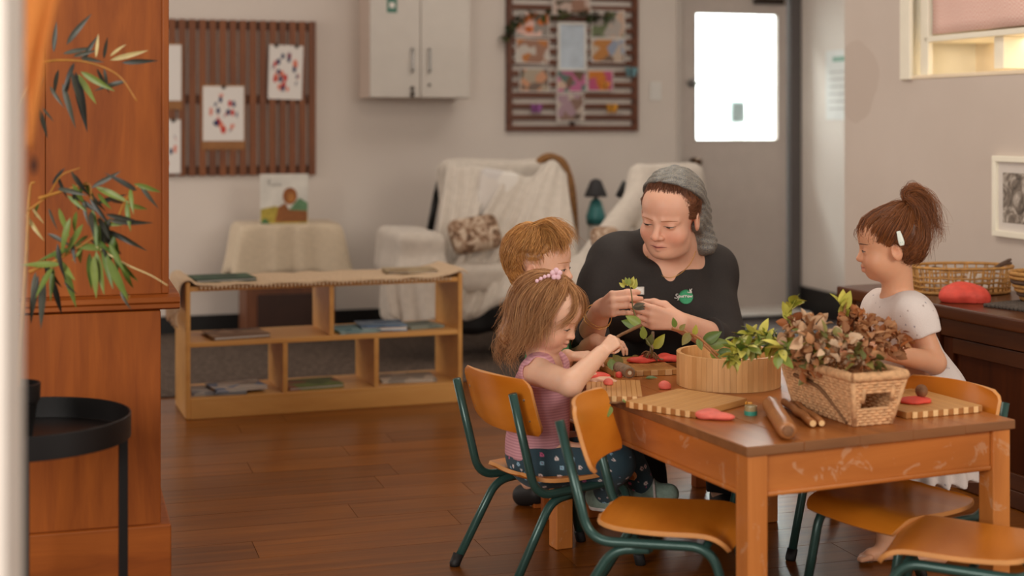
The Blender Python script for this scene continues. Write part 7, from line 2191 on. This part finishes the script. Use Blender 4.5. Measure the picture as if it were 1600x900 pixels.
t = thing('driftwood', 'forked grey driftwood stick lying across the rattan basket', 'driftwood', tuple(dA[0])); mb = MB(); mb.tube(smooth_path(dA, 5), [.003] + [.0062] * 24 + [.004], 8); part('branch', mb, M['drift'], t, smooth=True, world=True)
mb = MB(); mb.tube(smooth_path([k_(1556, 418), k_(1570, 412), k_(1581, 411)], 4), [.006] * 8 + [.003], 7); part('fork', mb, M['drift'], t, smooth=True, world=True)
pm_ = Wz(1592, 481, SBH)
t = thing('woven_mat', 'dark grey woven mat at the right end of the sideboard top', 'mat', (pm_[0] + .03, pm_[1], SBH + .0005), SR + .2); M['matg'] = plain('grey_weave', srgb(86, 76, 68), .9, var=.35, scale=150, bump=.5)
for k in range(13): 
    mb = MB(); mb.tube([(-.1 + .0015 * math.sin(k), -.09 + k * .015, .005), (0, -.09 + k * .015, .0065), (.1, -.09 + k * .015, .005)], .0065, 6); part('weave_cord', mb, M['matg'], t, smooth=True)
pb_ = W(1612, 432, 4.85); t = thing('small_basket', 'dark rimmed basket at the right end of the sideboard, cut off by the frame', 'basket', (pb_[0] + .02, pb_[1] - .02, SBH + .0005))
for k in range(8): 
    mb = MB(); rr_ = .05 + .045 * math.sin(k / 7 * 1.3); mb.tube([(rr_ * math.cos(a), rr_ * math.sin(a), .007 + k * .0135) for a in np.linspace(0, 2 * math.pi, 33)], .0075, 7); part('coil', mb, M['drift'] if k % 3 == 2 else M['rattan'], t, smooth=True)

# ---------------------------------------------------------------- potted plant on the tray table
pp = np.array([W(24, 0, 3.2)[0], 3.2, .5135])
pot = thing('potted_bamboo', 'leafy bamboo in a black pot on the tray table by the dresser', 'plant', tuple(pp))
mb = MB(); mb.lathe([(0, 0), (.036, 0), (.047, .078), (.052, .080), (.053, .118), (.048, .118), (.044, .08), (0, .08)], 32); part('pot', mb, M['black'], pot, smooth=False, bevel=.001)
M['cane_y'] = plain('yellow_cane', srgb(176, 120, 44), .5, var=.2, scale=30)
M['bleaf_d'] = leaf_mat('bamboo_leaf_dark', srgb(40, 42, 36), srgb(76, 78, 66)); M['bleaf_g'] = leaf_mat('bamboo_leaf_green', srgb(78, 104, 40), srgb(126, 140, 66)); M['bleaf_p'] = leaf_mat('bamboo_leaf_pale', srgb(176, 160, 100), srgb(206, 186, 130))
BLf = {'d': [leaf_mesh('leaf', .085, .0125, M['bleaf_d'], c, .3, 8, 1.0, .5) for c in (.0, .25)], 'g': [leaf_mesh('leaf', .085, .0145, M['bleaf_g'], c, .3, 8, 1.0, .4) for c in (.05, .3)], 'p': [leaf_mesh('leaf', .075, .010, M['bleaf_p'], c, .3, 8, 1.0, .4) for c in (-.1, .2)]}
Yp = 3.22
def pstem(pts, r, mat=None, nm='cane'):
    P = smooth_path([W(x, y, yy) for x, y, yy in pts], 7); mb = MB(); mb.tube(P, np.linspace(r, r * .45, len(P)), 7); part(nm, mb, mat or M['cane_y'], pot, smooth=True, world=True); return P
stems = [pstem([(24, 620, 3.2), (22, 420, 3.2), (25, 200, 3.2), (60, 98, 3.2)], .006), pstem([(28, 620, 3.2), (40, 420, 3.21), (46, 300, 3.22), (54, 284, 3.22)], .005),
         pstem([(60, 310, 3.2), (100, 298, 3.22), (138, 288, 3.23), (143, 310, 3.23), (160, 340, 3.24), (180, 352, 3.24)], .0036, nm='twig'), pstem([(45, 425, 3.2), (90, 405, 3.22), (140, 375, 3.23), (160, 355, 3.24)], .0036, nm='twig'),
         pstem([(60, 98, 3.2), (95, 94, 3.22), (140, 98, 3.23), (185, 118, 3.23), (214, 158, 3.23)], .003, nm='twig'), pstem([(42, 330, 3.2), (75, 305, 3.21), (95, 275, 3.2), (125, 262, 3.2)], .0026, nm='twig'), pstem([(180, 352, 3.24), (195, 315, 3.23), (215, 290, 3.22)], .0028, nm='twig'),
         pstem([(150, 385, 3.24), (195, 412, 3.23), (235, 430, 3.23), (262, 446, 3.22)], .0022, M['bleaf_p'], 'twig')]
LV = [('d', 104, 70, 136, 22), ('d', 84, 82, 88, 34), ('d', 98, 84, 146, 74), ('d', 162, 92, 168, 58), ('d', 92, 108, 78, 158), ('d', 112, 110, 128, 172), ('d', 118, 112, 136, 205), ('g', 122, 116, 150, 162), ('g', 126, 112, 178, 142), ('d', 98, 130, 118, 200), ('d', 62, 170, 74, 216), ('d', 66, 168, 84, 190), ('d', 70, 120, 62, 150),
      ('p', 172, 94, 238, 78), ('p', 150, 90, 156, 50), ('p', 172, 88, 196, 66), ('d', 190, 98, 245, 94), ('d', 78, 135, 96, 165), ('d', 110, 122, 100, 160),
      ('d', 142, 294, 188, 268), ('d', 150, 318, 198, 303), ('d', 170, 344, 238, 352), ('d', 176, 362, 230, 392), ('d', 165, 335, 215, 345), ('g', 120, 330, 110, 372), ('g', 92, 325, 108, 372), ('d', 76, 325, 90, 360), ('p', 50, 325, 70, 352), ('p', 40, 335, 68, 380), ('g', 62, 318, 45, 345), ('g', 105, 305, 135, 330),
      ('g', 140, 395, 140, 455), ('g', 150, 392, 162, 460), ('g', 160, 385, 176, 450), ('g', 170, 380, 195, 425), ('g', 176, 400, 215, 440), ('g', 182, 375, 180, 430), ('g', 128, 388, 116, 405), ('g', 100, 412, 118, 480), ('g', 84, 418, 78, 470), ('g', 166, 400, 200, 470), ('g', 146, 400, 150, 466), ('g', 190, 410, 206, 458),
      ('d', 60, 430, 42, 508), ('d', 68, 430, 64, 512), ('d', 82, 435, 96, 495), ('d', 90, 380, 96, 440), ('d', 74, 365, 112, 382), ('d', 110, 370, 118, 412), ('d', 172, 340, 160, 385), ('d', 56, 425, 48, 470), ('d', 100, 440, 118, 462), ('p', 188, 445, 206, 468), ('d', 188, 455, 202, 485), ('g', 130, 350, 100, 400), ('g', 155, 350, 150, 400), ('d', 130, 310, 135, 350), ('g', 180, 365, 165, 420), ('d', 60, 88, 50, 60), ('g', 110, 340, 90, 400)]
for kd, x0, y0, x1, y1 in LV:
    y_ = Yp + rnd.uniform(-.03, .05); a = W(x0, y0, y_); b_ = W(x1, y1, y_ + rnd.uniform(-.03, .03)); L = np.linalg.norm(b_ - a); me = BLf[kd][rnd.randrange(2)]
    put_leaf('leaf', me, pot, a, b_ - a, up=(rnd.uniform(-.3, .3), -1, rnd.uniform(-.2, .5)), scale=L / .083)
for si, P in enumerate(stems[2:7]):
    for k in range((16, 16, 7, 5, 7)[si]):
        p = P[rnd.randrange(len(P) // 4, len(P))] + np.array([rnd.gauss(0, .006), rnd.gauss(0, .012), rnd.gauss(0, .006)])
        kd = 'd' if si in (2, 3) else rnd.choice(('d', 'g', 'g')); d_ = np.array([rnd.gauss(.15, .6), rnd.gauss(0, .5), rnd.gauss(-.55, .5)])
        put_leaf('leaf', BLf[kd][rnd.randrange(2)], pot, p, d_, up=(rnd.uniform(-.3, .3), -1, rnd.uniform(-.2, .5)), scale=rnd.uniform(.6, 1.05))
# orange pennant hanging beside the jamb, close to the lens
M['orange'] = plain('orange_cloth', srgb(214, 130, 56), .8)
yq = 2.0
hx = [W(38, -40, yq), W(98, -40, yq), W(46, 232, yq)]
t = thing('orange_pennant', 'blurred orange pennant hanging beside the white jamb at upper left', 'pennant', tuple(hx[2]))
G = np.zeros((8, 16, 3))
for i in range(8):
    for j in range(16):
        f_ = j / 15; L0 = hx[0] * (1 - f_) + hx[2] * f_; R0 = hx[1] * (1 - f_) + hx[2] * f_; G[i, j] = L0 * (1 - i / 7) + R0 * (i / 7) + np.array([0, .006 * math.sin(i * 1.2 + j * .5), 0])
mb = MB(); mb.sheet(G, .003); part('cloth', mb, M['orange'], t, smooth=True, world=True)
mb = MB(); mb.tube([hx[0] + [-.03, 0, .002], hx[1] + [.01, 0, .002]], .004, 8); part('cord', mb, M['twig'], t, smooth=True, world=True)
